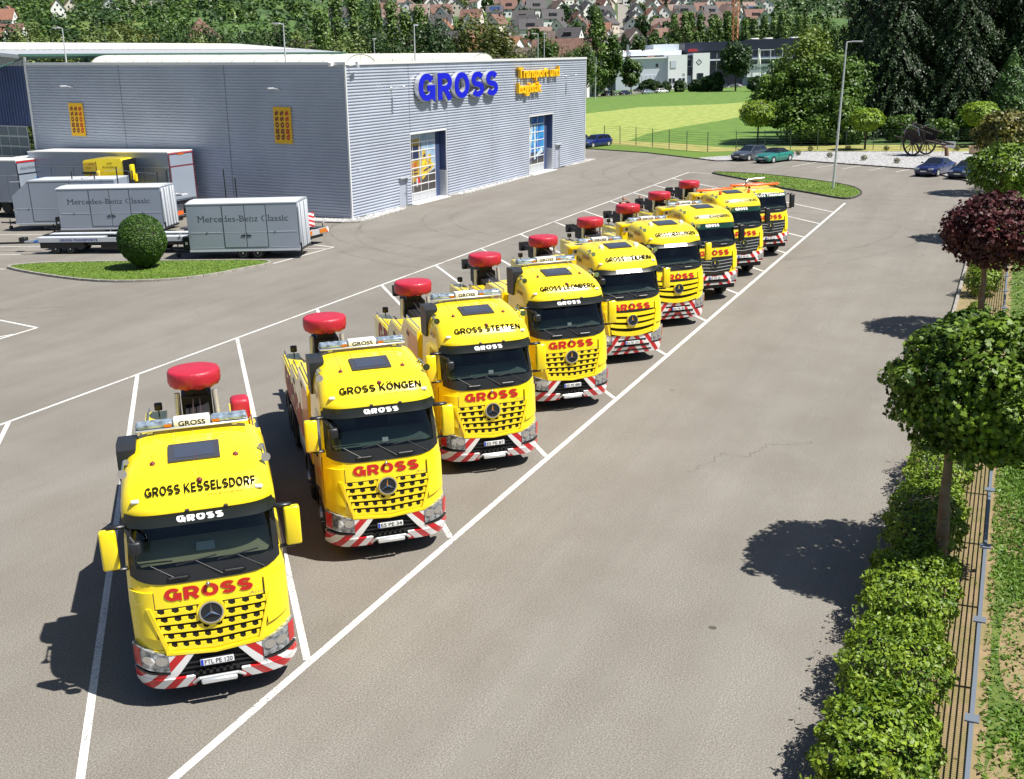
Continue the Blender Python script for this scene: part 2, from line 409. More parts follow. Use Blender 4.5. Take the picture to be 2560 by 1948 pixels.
def worn(m, lo=.335, hi=.42, sc=22):
    """let the asphalt show where the paint has chipped off"""
    t = m.node_tree; b = t.nodes['Principled BSDF']; tc = t.nodes.new('ShaderNodeTexCoord'); n = t.nodes.new('ShaderNodeTexNoise'); n.inputs['Scale'].default_value = sc; n.inputs['Detail'].default_value = 6; n.inputs['Roughness'].default_value = .7
    n2 = t.nodes.new('ShaderNodeTexNoise'); n2.inputs['Scale'].default_value = .6; mm = t.nodes.new('ShaderNodeMath'); mm.operation = 'MULTIPLY_ADD'; mm.inputs[1].default_value = .35
    t.links.new(tc.outputs['Object'], n.inputs['Vector']); t.links.new(tc.outputs['Object'], n2.inputs['Vector']); t.links.new(n2.outputs[0], mm.inputs[0]); t.links.new(n.outputs[0], mm.inputs[2])
    r = t.nodes.new('ShaderNodeValToRGB'); r.color_ramp.elements[0].position = lo+.2; r.color_ramp.elements[1].position = hi+.2; t.links.new(mm.outputs[0], r.inputs[0]); t.links.new(r.outputs[0], b.inputs['Alpha'])
worn(M['line'])
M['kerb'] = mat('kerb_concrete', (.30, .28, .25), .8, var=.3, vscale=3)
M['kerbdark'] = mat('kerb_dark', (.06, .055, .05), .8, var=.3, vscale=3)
M['lawn'] = mat('lawn', (.12, .20, .02), .9, col2=(.075, .14, .015), vscale=4.5, bump=1., bscale=26)
M['field'] = mat('meadow', (.12, .21, .025), .9, col2=(.07, .14, .02), vscale=.5, bump=1., bscale=5)
M['soil'] = mat('dry_soil', (.27, .19, .11), .95, col2=(.18, .16, .06), vscale=2.5, bump=.6, bscale=20)
M['gravel'] = mat('white_gravel', (.50, .50, .49), .9, col2=(.14, .14, .15), vscale=5, bump=1., bscale=14)
M['hay'] = mat('mown_hay', (.34, .30, .10), .95, col2=(.20, .22, .05), vscale=.8, bump=.5, bscale=8)
M['straw'] = mat('pale_grass', (.34, .36, .10), .95, col2=(.16, .24, .035), vscale=.8, bump=1., bscale=5)

# terrain sheet: flat near by, rising to the hill
def build_ground():
    mb = MB(); xs = np.concatenate([np.linspace(-60, 300, 13), np.linspace(330, 600, 19), np.linspace(650, 3400, 45)])
    ys = np.concatenate([np.linspace(-900, -100, 9), np.linspace(-60, 600, 23), np.linspace(680, 3000, 30)])
    X, Y = np.meshgrid(xs, ys); nx, ny = len(xs), len(ys)
    mb.v = [(X[j, i], Y[j, i], terrain(X[j, i], Y[j, i])-.012) for j in range(ny) for i in range(nx)]
    mb.f = [(j*nx+i, j*nx+i+1, (j+1)*nx+i+1, (j+1)*nx+i) for j in range(ny-1) for i in range(nx-1)]; mb.m = [0]*len(mb.f)
    g = bpy.data.materials.new('countryside'); g.use_nodes = True; t = g.node_tree; b = t.nodes['Principled BSDF']; b.inputs['Roughness'].default_value = .95
    tc = t.nodes.new('ShaderNodeTexCoord')
    n = t.nodes.new('ShaderNodeTexVoronoi'); n.inputs['Scale'].default_value = .016; t.links.new(tc.outputs['Object'], n.inputs['Vector'])
    r = t.nodes.new('ShaderNodeValToRGB'); e = r.color_ramp.elements
    e[0].color = (.06, .12, .025, 1); e[1].color = (.16, .22, .05, 1); e.new(.5).color = (.05, .10, .03, 1)
    sp = t.nodes.new('ShaderNodeSeparateColor'); t.links.new(n.outputs['Color'], sp.inputs[0]); t.links.new(sp.outputs[0], r.inputs[0])
    n2 = t.nodes.new('ShaderNodeTexNoise'); n2.inputs['Scale'].default_value = .6; n2.inputs['Detail'].default_value = 5; t.links.new(tc.outputs['Object'], n2.inputs['Vector'])
    mx = t.nodes.new('ShaderNodeMix'); mx.data_type = 'RGBA'; mx.blend_type = 'MULTIPLY'; mx.inputs[0].default_value = 1
    r3 = t.nodes.new('ShaderNodeValToRGB'); r3.color_ramp.elements[0].color = (.55, .6, .5, 1); r3.color_ramp.elements[1].color = (1.3, 1.3, 1.2, 1); r3.color_ramp.elements[0].position = .3; r3.color_ramp.elements[1].position = .7
    t.links.new(n2.outputs[0], r3.inputs[0]); t.links.new(r.outputs[0], mx.inputs[6]); t.links.new(r3.outputs[0], mx.inputs[7]); t.links.new(mx.outputs[2], b.inputs['Base Color'])
    setting(part('terrain', mb, g))
build_ground()
sheet('yard', [(-45, -8.6), (80.2, -8.6), (92.4, -2.4), (95.4, 2.4), (99.75, 9.1), (98.2, 16.5), (107.3, 26.4), (113.6, 37.3), (118, 44), (118, 110), (-45, 110)], 0., 'asphalt')

def slabline(name, a, b, wd, z=.005, m='line'):
    a, b = Vector(a), Vector(b); d = (b-a).normalized(); n_ = Vector((-d.y, d.x))*wd/2
    return [(a+n_), (a-n_), (b-n_), (b+n_)]
def lines(name, segs, wd, z=.005):
    for a, b in segs:
        q_ = slabline(name, a, b, wd); mb = MB(); mb.add([(p.x, p.y, z) for p in q_], [(0, 1, 2, 3)]); setting(part(name, mb, 'line'))
V = Vector((.75261, .65847)); N = Vector((.65847, -.75261)); SW = 5.311; SX, SY = 18.548, 16.228
lines('road_marking', [((-12, 0), (13*SW-.6, 0))], .15)
lines('road_marking', [((SX-45, SY), (13*SW+SX, SY))], .12)
lines('road_marking', [((k*SW+.08, .08), (k*SW+SX-.05, SY-.07)) for k in range(-1, 13)], .13, .0049)
lines('road_marking', [((13*SW+SX, SY), (86.3, 13.9))], .12, .0049)
lines('road_marking', [((22.71, 25.42), (23.9, 31.5)), ((22.71, 25.42), (17.5, 25.2)), ((21.55, 25.43), (17, 27.3))], .12, .0053)
lines('road_marking', [((43.43, 24.78), (37.9, 24.95)), ((43.4, 24.85), (44.6, 29.5)), ((42.9, 24.95), (40.2, 32.5)), ((38.65, 36.21), (35.5, 44)), ((40.9, 37.0), (37.5, 48)), ((32.49, 38.5), (31.5, 46)), ((45.5, 35), (42, 50))], .12, .0057)
# faint bay lines of the far car park
lines('road_marking', [((99.6-4.8*0-i*1.0, 9.0-i*2.35), (94.9-i*1.0, 10.6-i*2.35)) for i in (1, 2, 3, 4, 5)], .10, .0061)

def kerb(name, pts, h=.12, wd=.13, m='kerb', closed=False, seglen=1.0):
    """a run of separate kerb stones"""
    root = thing(name, KL['kerb%d' % len(KUSED)], 'kerb'); KUSED.append(1)
    P = [Vector(p) for p in pts]+([Vector(pts[0])] if closed else [])
    me = None; k = 0
    for a, b in zip(P[:-1], P[1:]):
        L = (b-a).length; n_ = max(1, round(L/seglen)); ang = math.atan2(b.y-a.y, b.x-a.x)
        for i in range(n_):
            c = a+(b-a)*((i+.5)/n_); l = L/n_
            if me is None:
                mb = MB(); mb.rbox(-.5, .5, -wd/2, wd/2, -.05, h, .012, 1); me = mb.mesh('kerb_stone', M[m])
            o = link('kerb_stone', me, root, (c.x, c.y, random.uniform(-.004, .004)), ang); o.scale = (l-.008, 1, 1)
    return root
KUSED = []
KL = {'kerb0': 'pale kerb stones round the left grass island with the clipped bush', 'kerb1': 'dark kerb stones round the right grass island under the lamp post',
      'kerb2': 'long straight kerb in front of the leafy hedge beside the fence', 'kerb3': 'kerb edging the white gravel bed behind the parked cars',
      'kerb4': 'low kerb round the gravel strip at the warehouse corner', 'kerb5': 'low kerb of the gravel strip between the two warehouse gates', 'kerb6': 'low kerb of the gravel strip past the second warehouse gate'}
def smoothpoly(pts, n=3):
    P = [Vector(p) for p in pts]; out = []
    for i in range(len(P)):
        p0, p1, p2, p3 = P[i-1], P[i], P[(i+1) % len(P)], P[(i+2) % len(P)]
        for k in range(n):
            t = k/n; out.append(.5*((2*p1)+(p2-p0)*t+(2*p0-5*p1+4*p2-p3)*t*t+(-p0+3*p1-3*p2+p3)*t**3))
    return [tuple(p) for p in out]
ISL1 = smoothpoly([(32.7, 38.45), (31.6, 34.4), (31.2, 30.5), (32.05, 27.8), (33.7, 26.1), (36.0, 25.4), (37.7, 25.05), (38.2, 26.4), (36.7, 31.2), (34.8, 36.6), (33.7, 38.5)])
ISL2 = smoothpoly([(86.6, 13.8), (81.41, 9.5), (76.34, 5.85), (73.4, 3.1), (70.99, .9), (70.7, .05), (72.44, -.35), (75.0, -.2), (78.6, 1.2), (82.3, 4.6), (85.7, 8.8), (87.3, 12.4)])
def inset(P, d):
    c = sum((Vector(p) for p in P), Vector((0, 0)))/len(P); out = []
    for i in range(len(P)):
        a, b = Vector(P[i-1]), Vector(P[(i+1) % len(P)]); t = (b-a).normalized(); n_ = Vector((-t.y, t.x))
        if n_.dot(c-Vector(P[i])) < 0: n_ = -n_
        out.append(tuple(Vector(P[i])+n_*d))
    return out
sheet('grass_island', inset(ISL1, .03), .075, 'lawn'); kerb('kerb', ISL1, closed=True, seglen=.8)
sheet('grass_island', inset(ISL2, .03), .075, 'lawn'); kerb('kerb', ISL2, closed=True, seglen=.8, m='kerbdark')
# right-hand planting strip, fence strip and slope
sheet('planting_bed', [(-30, -8.68), (-30, -10.6), (80, -10.6), (80, -8.68)], .03, 'soil')
kerb('kerb', [(-20, -8.62), (80, -8.62)], seglen=1.0, m='kerb')
M['verge'] = mat('weedy_ground', (.13, .17, .03), .95, col2=(.05, .095, .015), vscale=7., bump=.8, bscale=30)
sheet('verge', [(-30, -10.6), (-30, -40), (92, -40), (92, -10.6)], .032, 'verge')
# gravel bed in the far corner, mown strips and the meadow
sheet('gravel_bed', [(80.3, -8.75), (92.5, -2.5), (95.5, 2.3), (99.9, 9.1), (98.4, 16.6), (101.5, 19.2), (109.6, 11.3), (110.6, -6.5), (110.6, -24), (86, -24)], .06, 'gravel')
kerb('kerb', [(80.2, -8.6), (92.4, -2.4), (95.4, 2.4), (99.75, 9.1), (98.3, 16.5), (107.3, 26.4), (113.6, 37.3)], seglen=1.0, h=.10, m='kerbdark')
sheet('lawn_strip', [(98.6, 16.8), (107.4, 26.3), (113.7, 37.3), (121, 37.2), (112.5, 25.8), (108.3, 20.0), (112.1, 11), (110, 11), (101.6, 19.3)], .05, 'lawn')
sheet('hay_strip', [(110.6, -24), (110.6, 11.3), (112.0, 11.5), (108.3, 20.2), (112.6, 26.2), (121, 37.5), (128, 41), (120, 26), (114.5, 19), (119, 5), (119, -24)], .045, 'hay')
sheet('meadow', [(128, 44), (120, 26), (114.5, 19), (150, 14), (225, 30), (330, 52), (372, 74), (370, 88), (362, 96), (300, 91), (291, 95), (270, 104), (200, 85)], .02, 'field')
sheet('pale_grass_field', [(123, 39), (120, 33), (125, 34.6), (138, 36.2), (153, 35.7), (168, 33.8), (194, 32), (251, 43), (234, 50), (224, 65), (193, 68), (160, 56)], .027, 'straw')
sheet('road', [(285, 108), (316, 100), (330, 97), (362, 98), (395, 90), (398, 97), (366, 107), (333, 106), (318, 110), (290, 122)], .03, 'asphalt2')
sheet('car_park', [(362, 100), (376, 78), (392, 80), (398, 97)], .035, 'asphalt2')

# two hairline cracks in the asphalt
M['crack'] = mat('asphalt_crack', (.07, .06, .05), .9)
for a, b, n_ in (((16.2, -3.6), (19.5, -5.9), 60), ((27, 22), (33, 19.5), 50)):
    mb = MB(); P = []; off = 0
    for i in range(n_+1):
        off += random.uniform(-.05, .05); off *= .93; d = Vector(b)-Vector(a); n2 = Vector((-d.y, d.x)).normalized(); P.append(Vector(a)+d*(i/n_)+n2*off*3)
    for i in range(n_):
        if random.random() < .12: continue
        p, q_ = P[i], P[i+1]; d = (q_-p).normalized(); n2 = Vector((-d.y, d.x))*random.uniform(.003, .007)
        mb.add([(*(p+n2), .0035), (*(p-n2), .0035), (*(q_-n2), .0035), (*(q_+n2), .0035)], [(0, 1, 2, 3)])
    setting(part('crack', mb, 'crack'))

# faint tyre marks, seams and oil spots on the asphalt
def markmat(name, col, a):
    m = mat(name, col, .8); t = m.node_tree; b = t.nodes['Principled BSDF']; tc = t.nodes.new('ShaderNodeTexCoord'); n = t.nodes.new('ShaderNodeTexNoise'); n.inputs['Scale'].default_value = 1.3; n.inputs['Detail'].default_value = 6
    t.links.new(tc.outputs['Object'], n.inputs['Vector']); r = t.nodes.new('ShaderNodeValToRGB'); r.color_ramp.elements[0].position = .35; r.color_ramp.elements[1].position = .7; r.color_ramp.elements[0].color = (0, 0, 0, 1); r.color_ramp.elements[1].color = (a, a, a, 1)
    t.links.new(n.outputs[0], r.inputs[0]); t.links.new(r.outputs[0], b.inputs['Alpha']); return m
M['mark'] = markmat('tyre_mark', (.08, .075, .07), .16); M['markpale'] = markmat('scuffed_asphalt', (.34, .32, .28), .32); M['oil'] = markmat('oil_spot', (.03, .028, .025), .6)
rm_ = random.Random(31)
def arcmark(cx, cy, r_, a0, a1, w_, m_, z):
    for off in (0, 1.9):
        mb = MB(); rr = r_+off; mb.grid(lambda u, v: (cx+(rr+(v-.5)*w_)*math.cos(R(a0+(a1-a0)*u)), cy+(rr+(v-.5)*w_)*math.sin(R(a0+(a1-a0)*u)), z), 40, 1); setting(part('tyre_mark', mb, m_))
for i in range(16):
    cx, cy = ((30, 60, 85, 20, 95, 45)[i % 6]+rm_.uniform(-4, 4), (-24, 14, -10, 34, 2, 40)[i % 6]+rm_.uniform(-3, 3)); arcmark(cx, cy, rm_.uniform(12, 26), rm_.uniform(0, 120), rm_.uniform(140, 300), rm_.uniform(.18, .32), ('mark', 'markpale')[i % 3 == 0], .0010+.00012*i)
for i in range(10):
    y = -7.5+rm_.uniform(0, 6.5); mb = MB(); w_ = rm_.uniform(.15, .5); k = rm_.uniform(-.02, .02); mb.grid(lambda u, v: (2+78*u, y+(v-.5)*w_+k*78*u+.35*math.sin(u*9+i), .0030+.00003*i), 50, 1); setting(part('tyre_mark', mb, 'markpale'))
for i in range(40):
    k = rm_.randrange(9); x, y = k*SW+rm_.uniform(2, 14), 0; b_ = rm_.uniform(0, 12); c_ = Vector((k*SW+2.6, 0))+V*b_+N*rm_.uniform(-.8, .8) if i < 26 else Vector((rm_.uniform(5, 70), rm_.uniform(-7, 26)))
    r_ = rm_.uniform(.03, .11); mb = MB(); mb.add([(c_.x+r_*rm_.uniform(.7, 1.2)*math.cos(a), c_.y+r_*rm_.uniform(.7, 1.2)*math.sin(a), .0040) for a in np.linspace(0, 6.1, 11)], [tuple(range(11))]); setting(part('oil_spot', mb, 'oil'))
for pts_ in (((-6, 20.5), (31, 19.8), (60, 21.5)), ((34, -8.5), (36, 2)), ((5, 33), (10, 20), (11, 17))):
    for a, b in zip(pts_[:-1], pts_[1:]):
        q_ = slabline('', a, b, .025); mb = MB(); mb.add([(p.x, p.y, .0042) for p in q_], [(0, 1, 2, 3)]); setting(part('seam', mb, 'mark'))

rp_ = random.Random(8)
for cx, cy, a, b in ((10.3, -11.35, 2.1, .75), (5.6, -10.85, 1.6, .3), (15.5, -11.0, 1.8, .45), (24, -11.2, 3, .6), (33, -11.3, 3.5, .6), (2.6, -10.9, 1.2, .3)):
    sheet('bare_soil', smoothpoly([(cx+a*rp_.uniform(.8, 1.15)*math.cos(t), cy+b*rp_.uniform(.75, 1.2)*math.sin(t)) for t in np.linspace(0, 5.7, 11)]), .037+.001*rp_.random(), 'soil')
# ================================================================ tow trucks
TR = -0.85227      # heading: local +Y runs back along the stall
def interp(x, xs, ys):
    return float(np.interp(x, xs, ys))
class Cab:
    def __init__(s, style):
        s.style = style
        if style == 'arocs':
            s.z = [.34, .60, 1.0, 1.3, 1.8, 2.13, 2.42, 3.08, 3.2]; s.y = [.10, .03, .0, .0, .01, .03, .07, .33, .36]
            s.w = [1.17, 1.21, 1.22, 1.22, 1.22, 1.21, 1.20, 1.17, 1.16]
            s.roof = [(.20, 3.25), (.22, 3.34), (.29, 3.47), (.40, 3.60), (.58, 3.71), (.85, 3.79), (1.25, 3.86), (1.8, 3.92), (2.3, 3.95)]
            s.zb = 3.06; s.zbot = .98; s.W = 1.17; s.back = 2.3; s.star = 1.63; s.tz = 1.985
        elif style == 'actros':
            s.z = [.34, .60, 1.0, 1.3, 1.8, 2.10, 2.36, 3.05, 3.2]; s.y = [.08, .02, .0, .0, .02, .05, .09, .36, .40]
            s.w = [1.18, 1.21, 1.22, 1.22, 1.21, 1.20, 1.19, 1.15, 1.14]
            s.roof = [(.26, 3.14), (.27, 3.24), (.33, 3.38), (.46, 3.55), (.70, 3.68), (1.0, 3.75), (1.4, 3.80), (1.8, 3.82), (2.15, 3.82)]
            s.zb = 3.02; s.zbot = .98; s.W = 1.15; s.back = 2.15; s.star = 1.50; s.tz = 1.93
        elif style == 'site':
            s.z = [.60, .80, 1.1, 1.4, 1.9, 2.18, 2.42, 3.08, 3.2]; s.y = [.04, .0, .0, .0, .02, .05, .09, .34, .38]
            s.w = [1.18, 1.2, 1.21, 1.21, 1.20, 1.19, 1.18, 1.14, 1.13]
            s.roof = [(.28, 3.22), (.29, 3.3), (.35, 3.42), (.47, 3.57), (.70, 3.70), (1.0, 3.76), (1.4, 3.80), (1.7, 3.82), (1.95, 3.82)]
            s.zb = 3.06; s.zbot = 1.12; s.W = 1.14; s.back = 1.95; s.star = 1.58; s.tz = 2.03
        else:      # low roof
            s.z = [.60, .80, 1.1, 1.4, 1.9, 2.18, 2.42, 3.02, 3.2]; s.y = [.04, .0, .0, .0, .02, .05, .09, .30, .36]
            s.w = [1.18, 1.2, 1.21, 1.21, 1.20, 1.19, 1.18, 1.14, 1.13]
            s.roof = [(.30, 3.12), (.31, 3.16), (.36, 3.22), (.46, 3.28), (.70, 3.33), (1.0, 3.36), (1.3, 3.37), (1.5, 3.37), (1.7, 3.36)]
            s.zb = 3.0; s.zbot = 1.12; s.W = 1.14; s.back = 1.7; s.star = 1.58; s.tz = 2.03
        s.t = [0]
        for a, b in zip(s.roof[:-1], s.roof[1:]): s.t.append(s.t[-1]+math.hypot(b[0]-a[0], b[1]-a[1]))
    def F(s, x, z, off=0.):
        w = interp(z, s.z, s.w); y = interp(z, s.z, s.y); k = min(1.12, abs(x)/w)
        d = .40
        yy = y+d*k**7
        # outward direction in plan
        sl = d*7*k**6/w*(1 if x > 0 else -1)
        L = math.hypot(1, sl); dz = (interp(z+.02, s.z, s.y)-interp(z-.02, s.z, s.y))/.04
        return (x+off*sl/L, yy-off/L, z+off*dz*.7)
    def roofpt(s, x, t, off=0.):
        y = interp(t, s.t, [p[0] for p in s.roof]); zt = interp(t, s.t, [p[1] for p in s.roof])
        k = min(.999, abs(x)/s.W); z = s.zb+(zt-s.zb)*(1-k**5)**(1/5)
        dy = interp(t+.02, s.t, [p[0] for p in s.roof])-interp(t-.02, s.t, [p[0] for p in s.roof])
        dz = interp(t+.02, s.t, [p[1] for p in s.roof])-interp(t-.02, s.t, [p[1] for p in s.roof])
        L = math.hypot(dy, dz) or 1
        fr = max(0, 1-t/1.2)
        return (x, y+.30*fr*(abs(x)/s.W)**5-off*dz/L, z+off*dy/L)
    def rooft(s, y): return interp(y, [p[0] for p in s.roof], s.t)
    def slab(s, mb, x0, x1, z0, z1, off, off0=0., nx=8, nz=3):
        fx0 = x0 if callable(x0) else (lambda z: x0); fx1 = x1 if callable(x1) else (lambda z: x1)
        fz0 = z0 if callable(z0) else (lambda u: z0); fz1 = z1 if callable(z1) else (lambda u: z1)
        def P(u, v, o):
            zz0 = fz0(u); zz1 = fz1(u); z = zz0+(zz1-zz0)*v; a, b = fx0(z), fx1(z); return s.F(a+(b-a)*u, z, o)
        mb.grid(lambda u, v: P(u, v, off), nx, nz)
        if off0 < off:
            mb.grid(lambda u, v: P(u, 0, off0+(off-off0)*v), nx, 1); mb.grid(lambda u, v: P(u, 1, off+(off0-off)*v), nx, 1)
            mb.grid(lambda u, v: P(0, u, off+(off0-off)*v), nz, 1); mb.grid(lambda u, v: P(1, u, off0+(off-off0)*v), nz, 1)
        return mb
    def fdisc(s, mb, x, z, r0, r1, off, n=28, depth=.02):
        """ring/disc lying on the front surface"""
        c = s.F(x, z, off)
        rings = [(r0, 0)] if r0 else []
        for r in ([r0] if r0 else [])+[r1]: pass
        def ring(r, o): return [tuple(Vector(s.F(x+r*math.cos(2*math.pi*i/n), z+r*math.sin(2*math.pi*i/n), o))) for i in range(n)]
        if r0:
            vs = ring(r0, off)+ring(r1, off)+ring(r1, off-depth)+ring(r0, off-depth)
            mb.add(vs, [(a*n+i, a*n+(i+1) % n, b*n+(i+1) % n, b*n+i) for a, b in ((0, 1), (1, 2), (3, 0)) for i in range(n)])
        else:
            vs = [c]+ring(r1, off)+ring(r1, off-depth)
            mb.add(vs, [(0, 1+i, 1+(i+1) % n) for i in range(n)]+[(1+i, 1+n+i, 1+n+(i+1) % n, 1+(i+1) % n) for i in range(n)])
        return mb

def wheel(parent, x, y, r, wdt, side, dual=False):
    t = MB(); s = 1 if side > 0 else -1
    prof = [(r*.60, -wdt/2), (r*.9, -wdt/2), (r*.985, -wdt*.42), (r, -wdt*.3), (r, wdt*.3), (r*.985, wdt*.42), (r*.9, wdt/2), (r*.60, wdt/2)]
    t.lathe([(a, x+b) for a, b in prof], (0, y, r), 22, 'X')
    o = part('wheel', t, 'tyre', parent, 40)
    m = MB(); e = x+s*wdt*.5
    pr = [(r*.62, e), (r*.60, e-s*.03), (r*.50, e-s*.05), (r*.42, e-s*(.02 if not dual else .16)), (r*.25, e-s*(.0 if not dual else .18)), (r*.24, e+s*(.05 if not dual else -.02)), (.001, e+s*(.06 if not dual else -.01))]
    m.lathe(pr, (0, y, r), 20, 'X')
    for i in range(10):
        a = 2*math.pi*i/10; rr = r*.32; ee = e+s*(.0 if not dual else -.165)
        m.cyl((ee-s*.02, y+rr*math.cos(a), r+rr*math.sin(a)), (ee+s*.03, y+rr*math.cos(a), r+rr*math.sin(a)), .016, n=6)
    part('rim', m, 'steel', o, 40)
    return o

def star_emblem(cab, root, z, r=.165, lift=0.):
    e = part('emblem_disc', cab.fdisc(MB(), 0, z, 0, r, .062+lift, depth=.05), 'satin', root)
    mb = MB(); cab.fdisc(mb, 0, z, r, r*1.13, .075+lift, depth=.07)
    part('emblem_ring', mb, 'chrome', e, 40)
    st = MB(); rr = r*.96
    for k in range(3):
        a = math.pi/2+k*2*math.pi/3
        tip = (rr*math.cos(a), rr*math.sin(a)); vs = []
        L = (r*.17*math.cos(a+math.pi/3), r*.17*math.sin(a+math.pi/3)); Rr = (r*.17*math.cos(a-math.pi/3), r*.17*math.sin(a-math.pi/3))
        pts = [cab.F(tip[0], z+tip[1], .068+lift), cab.F(L[0], z+L[1], .068+lift), cab.F(0, z, .10+lift), cab.F(Rr[0], z+Rr[1], .068+lift)]
        st.add(pts, [(0, 1, 2), (0, 2, 3)])
    part('emblem_star', st, 'chrome', e)
    return e

def lightbar(root, y, z, hw, txt=True, orange=False):
    if orange:
        mb = MB(); mb.rbox(-hw, hw, y-.07, y+.07, z, z+.11, .04, 2)
        for k in range(9):
            x = -hw+.12+k*(2*hw-.24)/8; mb.cyl((x, y, z+.09), (x, y, z+.13), .06, .05, 8)
        b = part('light_bar', mb, 'orange', root, 50)
        f = MB(); [f.box(x-.04, x+.04, y-.05, y+.05, z-.1, z) for x in (-hw*.75, hw*.75)]; part('bracket', f, 'black', b)
        return b
    mb = MB(); mb.rbox(-hw, hw, y-.15, y+.15, z, z+.035, .012, 1); mb.box(-hw*.8, -hw*.7, y-.08, y+.08, z-.06, z); mb.box(hw*.7, hw*.8, y-.08, y+.08, z-.06, z)
    b = part('light_bar', mb, 'silver', root, 40)
    c = MB(); c.rbox(-.30, .30, y-.13, y+.13, z+.03, z+.16, .025, 2); part('centre_panel', c, 'white', b, 40)
    for s in (-1, 1):
        d = MB(); d.rbox(min(s*.31, s*(hw-.01)), max(s*.31, s*(hw-.01)), y-.13, y+.13, z+.034, z+.14, .05, 3)
        part('lens', d, 'domelens', b, 50)
        e = MB()
        for k in range(4 if hw > .8 else 3):
            x = s*(.42+k*.145)
            if x*s > hw-.05: break
            if k == 0: continue
            e.cyl((x, y, z+.138), (x, y, z+.152), .05, .045, 12)
        part('beacon', e, 'lens', b, 40)
        a = MB(); a.box(min(s*.33, s*.45), max(s*.33, s*.45), y-.134, y-.09, z+.05, z+.10); part('amber_lamp', a, 'amber', b)
    if txt:
        fitpart('lettering', 'GROSS', .44, .085, lambda p: (p[0], y-.1335, z+.045+p[1]), 'blacktext', b, bold=.02)
    return b

def plate(root, cab, z, txt, off):
    y = cab.F(0, z)[1]-off; k = .12
    mb = MB(); T = lambda p: (p[0], p[1]-(p[2]-z)*0, p[2])
    mb.rbox(-.26, .26, y-.012, y, z-.056, z+.056, .01, 1); p = part('number_plate', mb, 'plate', root, 30)
    b = MB(); b.box(-.252, -.212, y-.0145, y-.011, z-.05, z+.05); part('blue_band', b, 'blue', p)
    b = MB(); b.box(-.262, .262, y-.006, y+.03, z-.062, z+.062); part('plate_frame', b, 'black', p)
    fitpart('plate_lettering', txt, .43, .076, lambda q_: (q_[0]+.022, y-.0155, z-.036+q_[1]), 'blacktext', p, bold=.004)
    return p

TEMPLATES = {}
def make_truck(label, group, style, A, roofword, platetxt, opts):
    key = style+str(sorted(k for k in opts if opts[k] is True))
    c = Cab(style)
    if key in TEMPLATES:
        src = TEMPLATES[key]; root = copytree(src[0]); bx = None
        own = {id_: None for id_ in ()}
        # drop nothing: template holds only the parts common to its style
    else:
        root = build_truck_template(c, style, opts); TEMPLATES[key] = (root,)
        CH.pop(root, None)
        kids(root)          # remember the common parts before this truck's own lettering is added
        root = root if True else root
        TEMPLATES[key] = (root,)
    root.name = 'tow_truck'
    tag(root, label, 'tow truck', group)
    root.location = (A[0], A[1], 0); root.rotation_euler = (0, 0, TR+opts.get('rot', 0))
    # lettering on the roof
    dark = 'blacktext'
    if style != 'low':
        t0 = {'arocs': .30, 'actros': .30, 'site': .22}[style]
        Wd = {'arocs': 1.66, 'actros': 1.62, 'site': 1.6}[style]; hh = {'arocs': .155, 'actros': .165, 'site': .15}[style]
        strokepart('roof_lettering', 'GROSS '+roofword, Wd, hh, lambda p: c.roofpt(p[0]+.06, t0+p[1], .024+p[2]), dark, root, t=.185, gap=.13)
        fitpart('web_address', 'www.gross-gruppe.com', .72, .034, lambda p: c.roofpt(p[0]+.50, t0-.075+p[1], .014), M['amber'] if style == 'arocs' else dark, root)
    else:
        strokepart('roof_lettering', 'GROSS '+roofword, 1.75, .12, lambda p: c.F(p[0], 3.02+p[1], .085+p[2]), 'whitetext', root, t=.22)
    plate(root, c, opts.get('platez', .79), platetxt, .085)
    return root

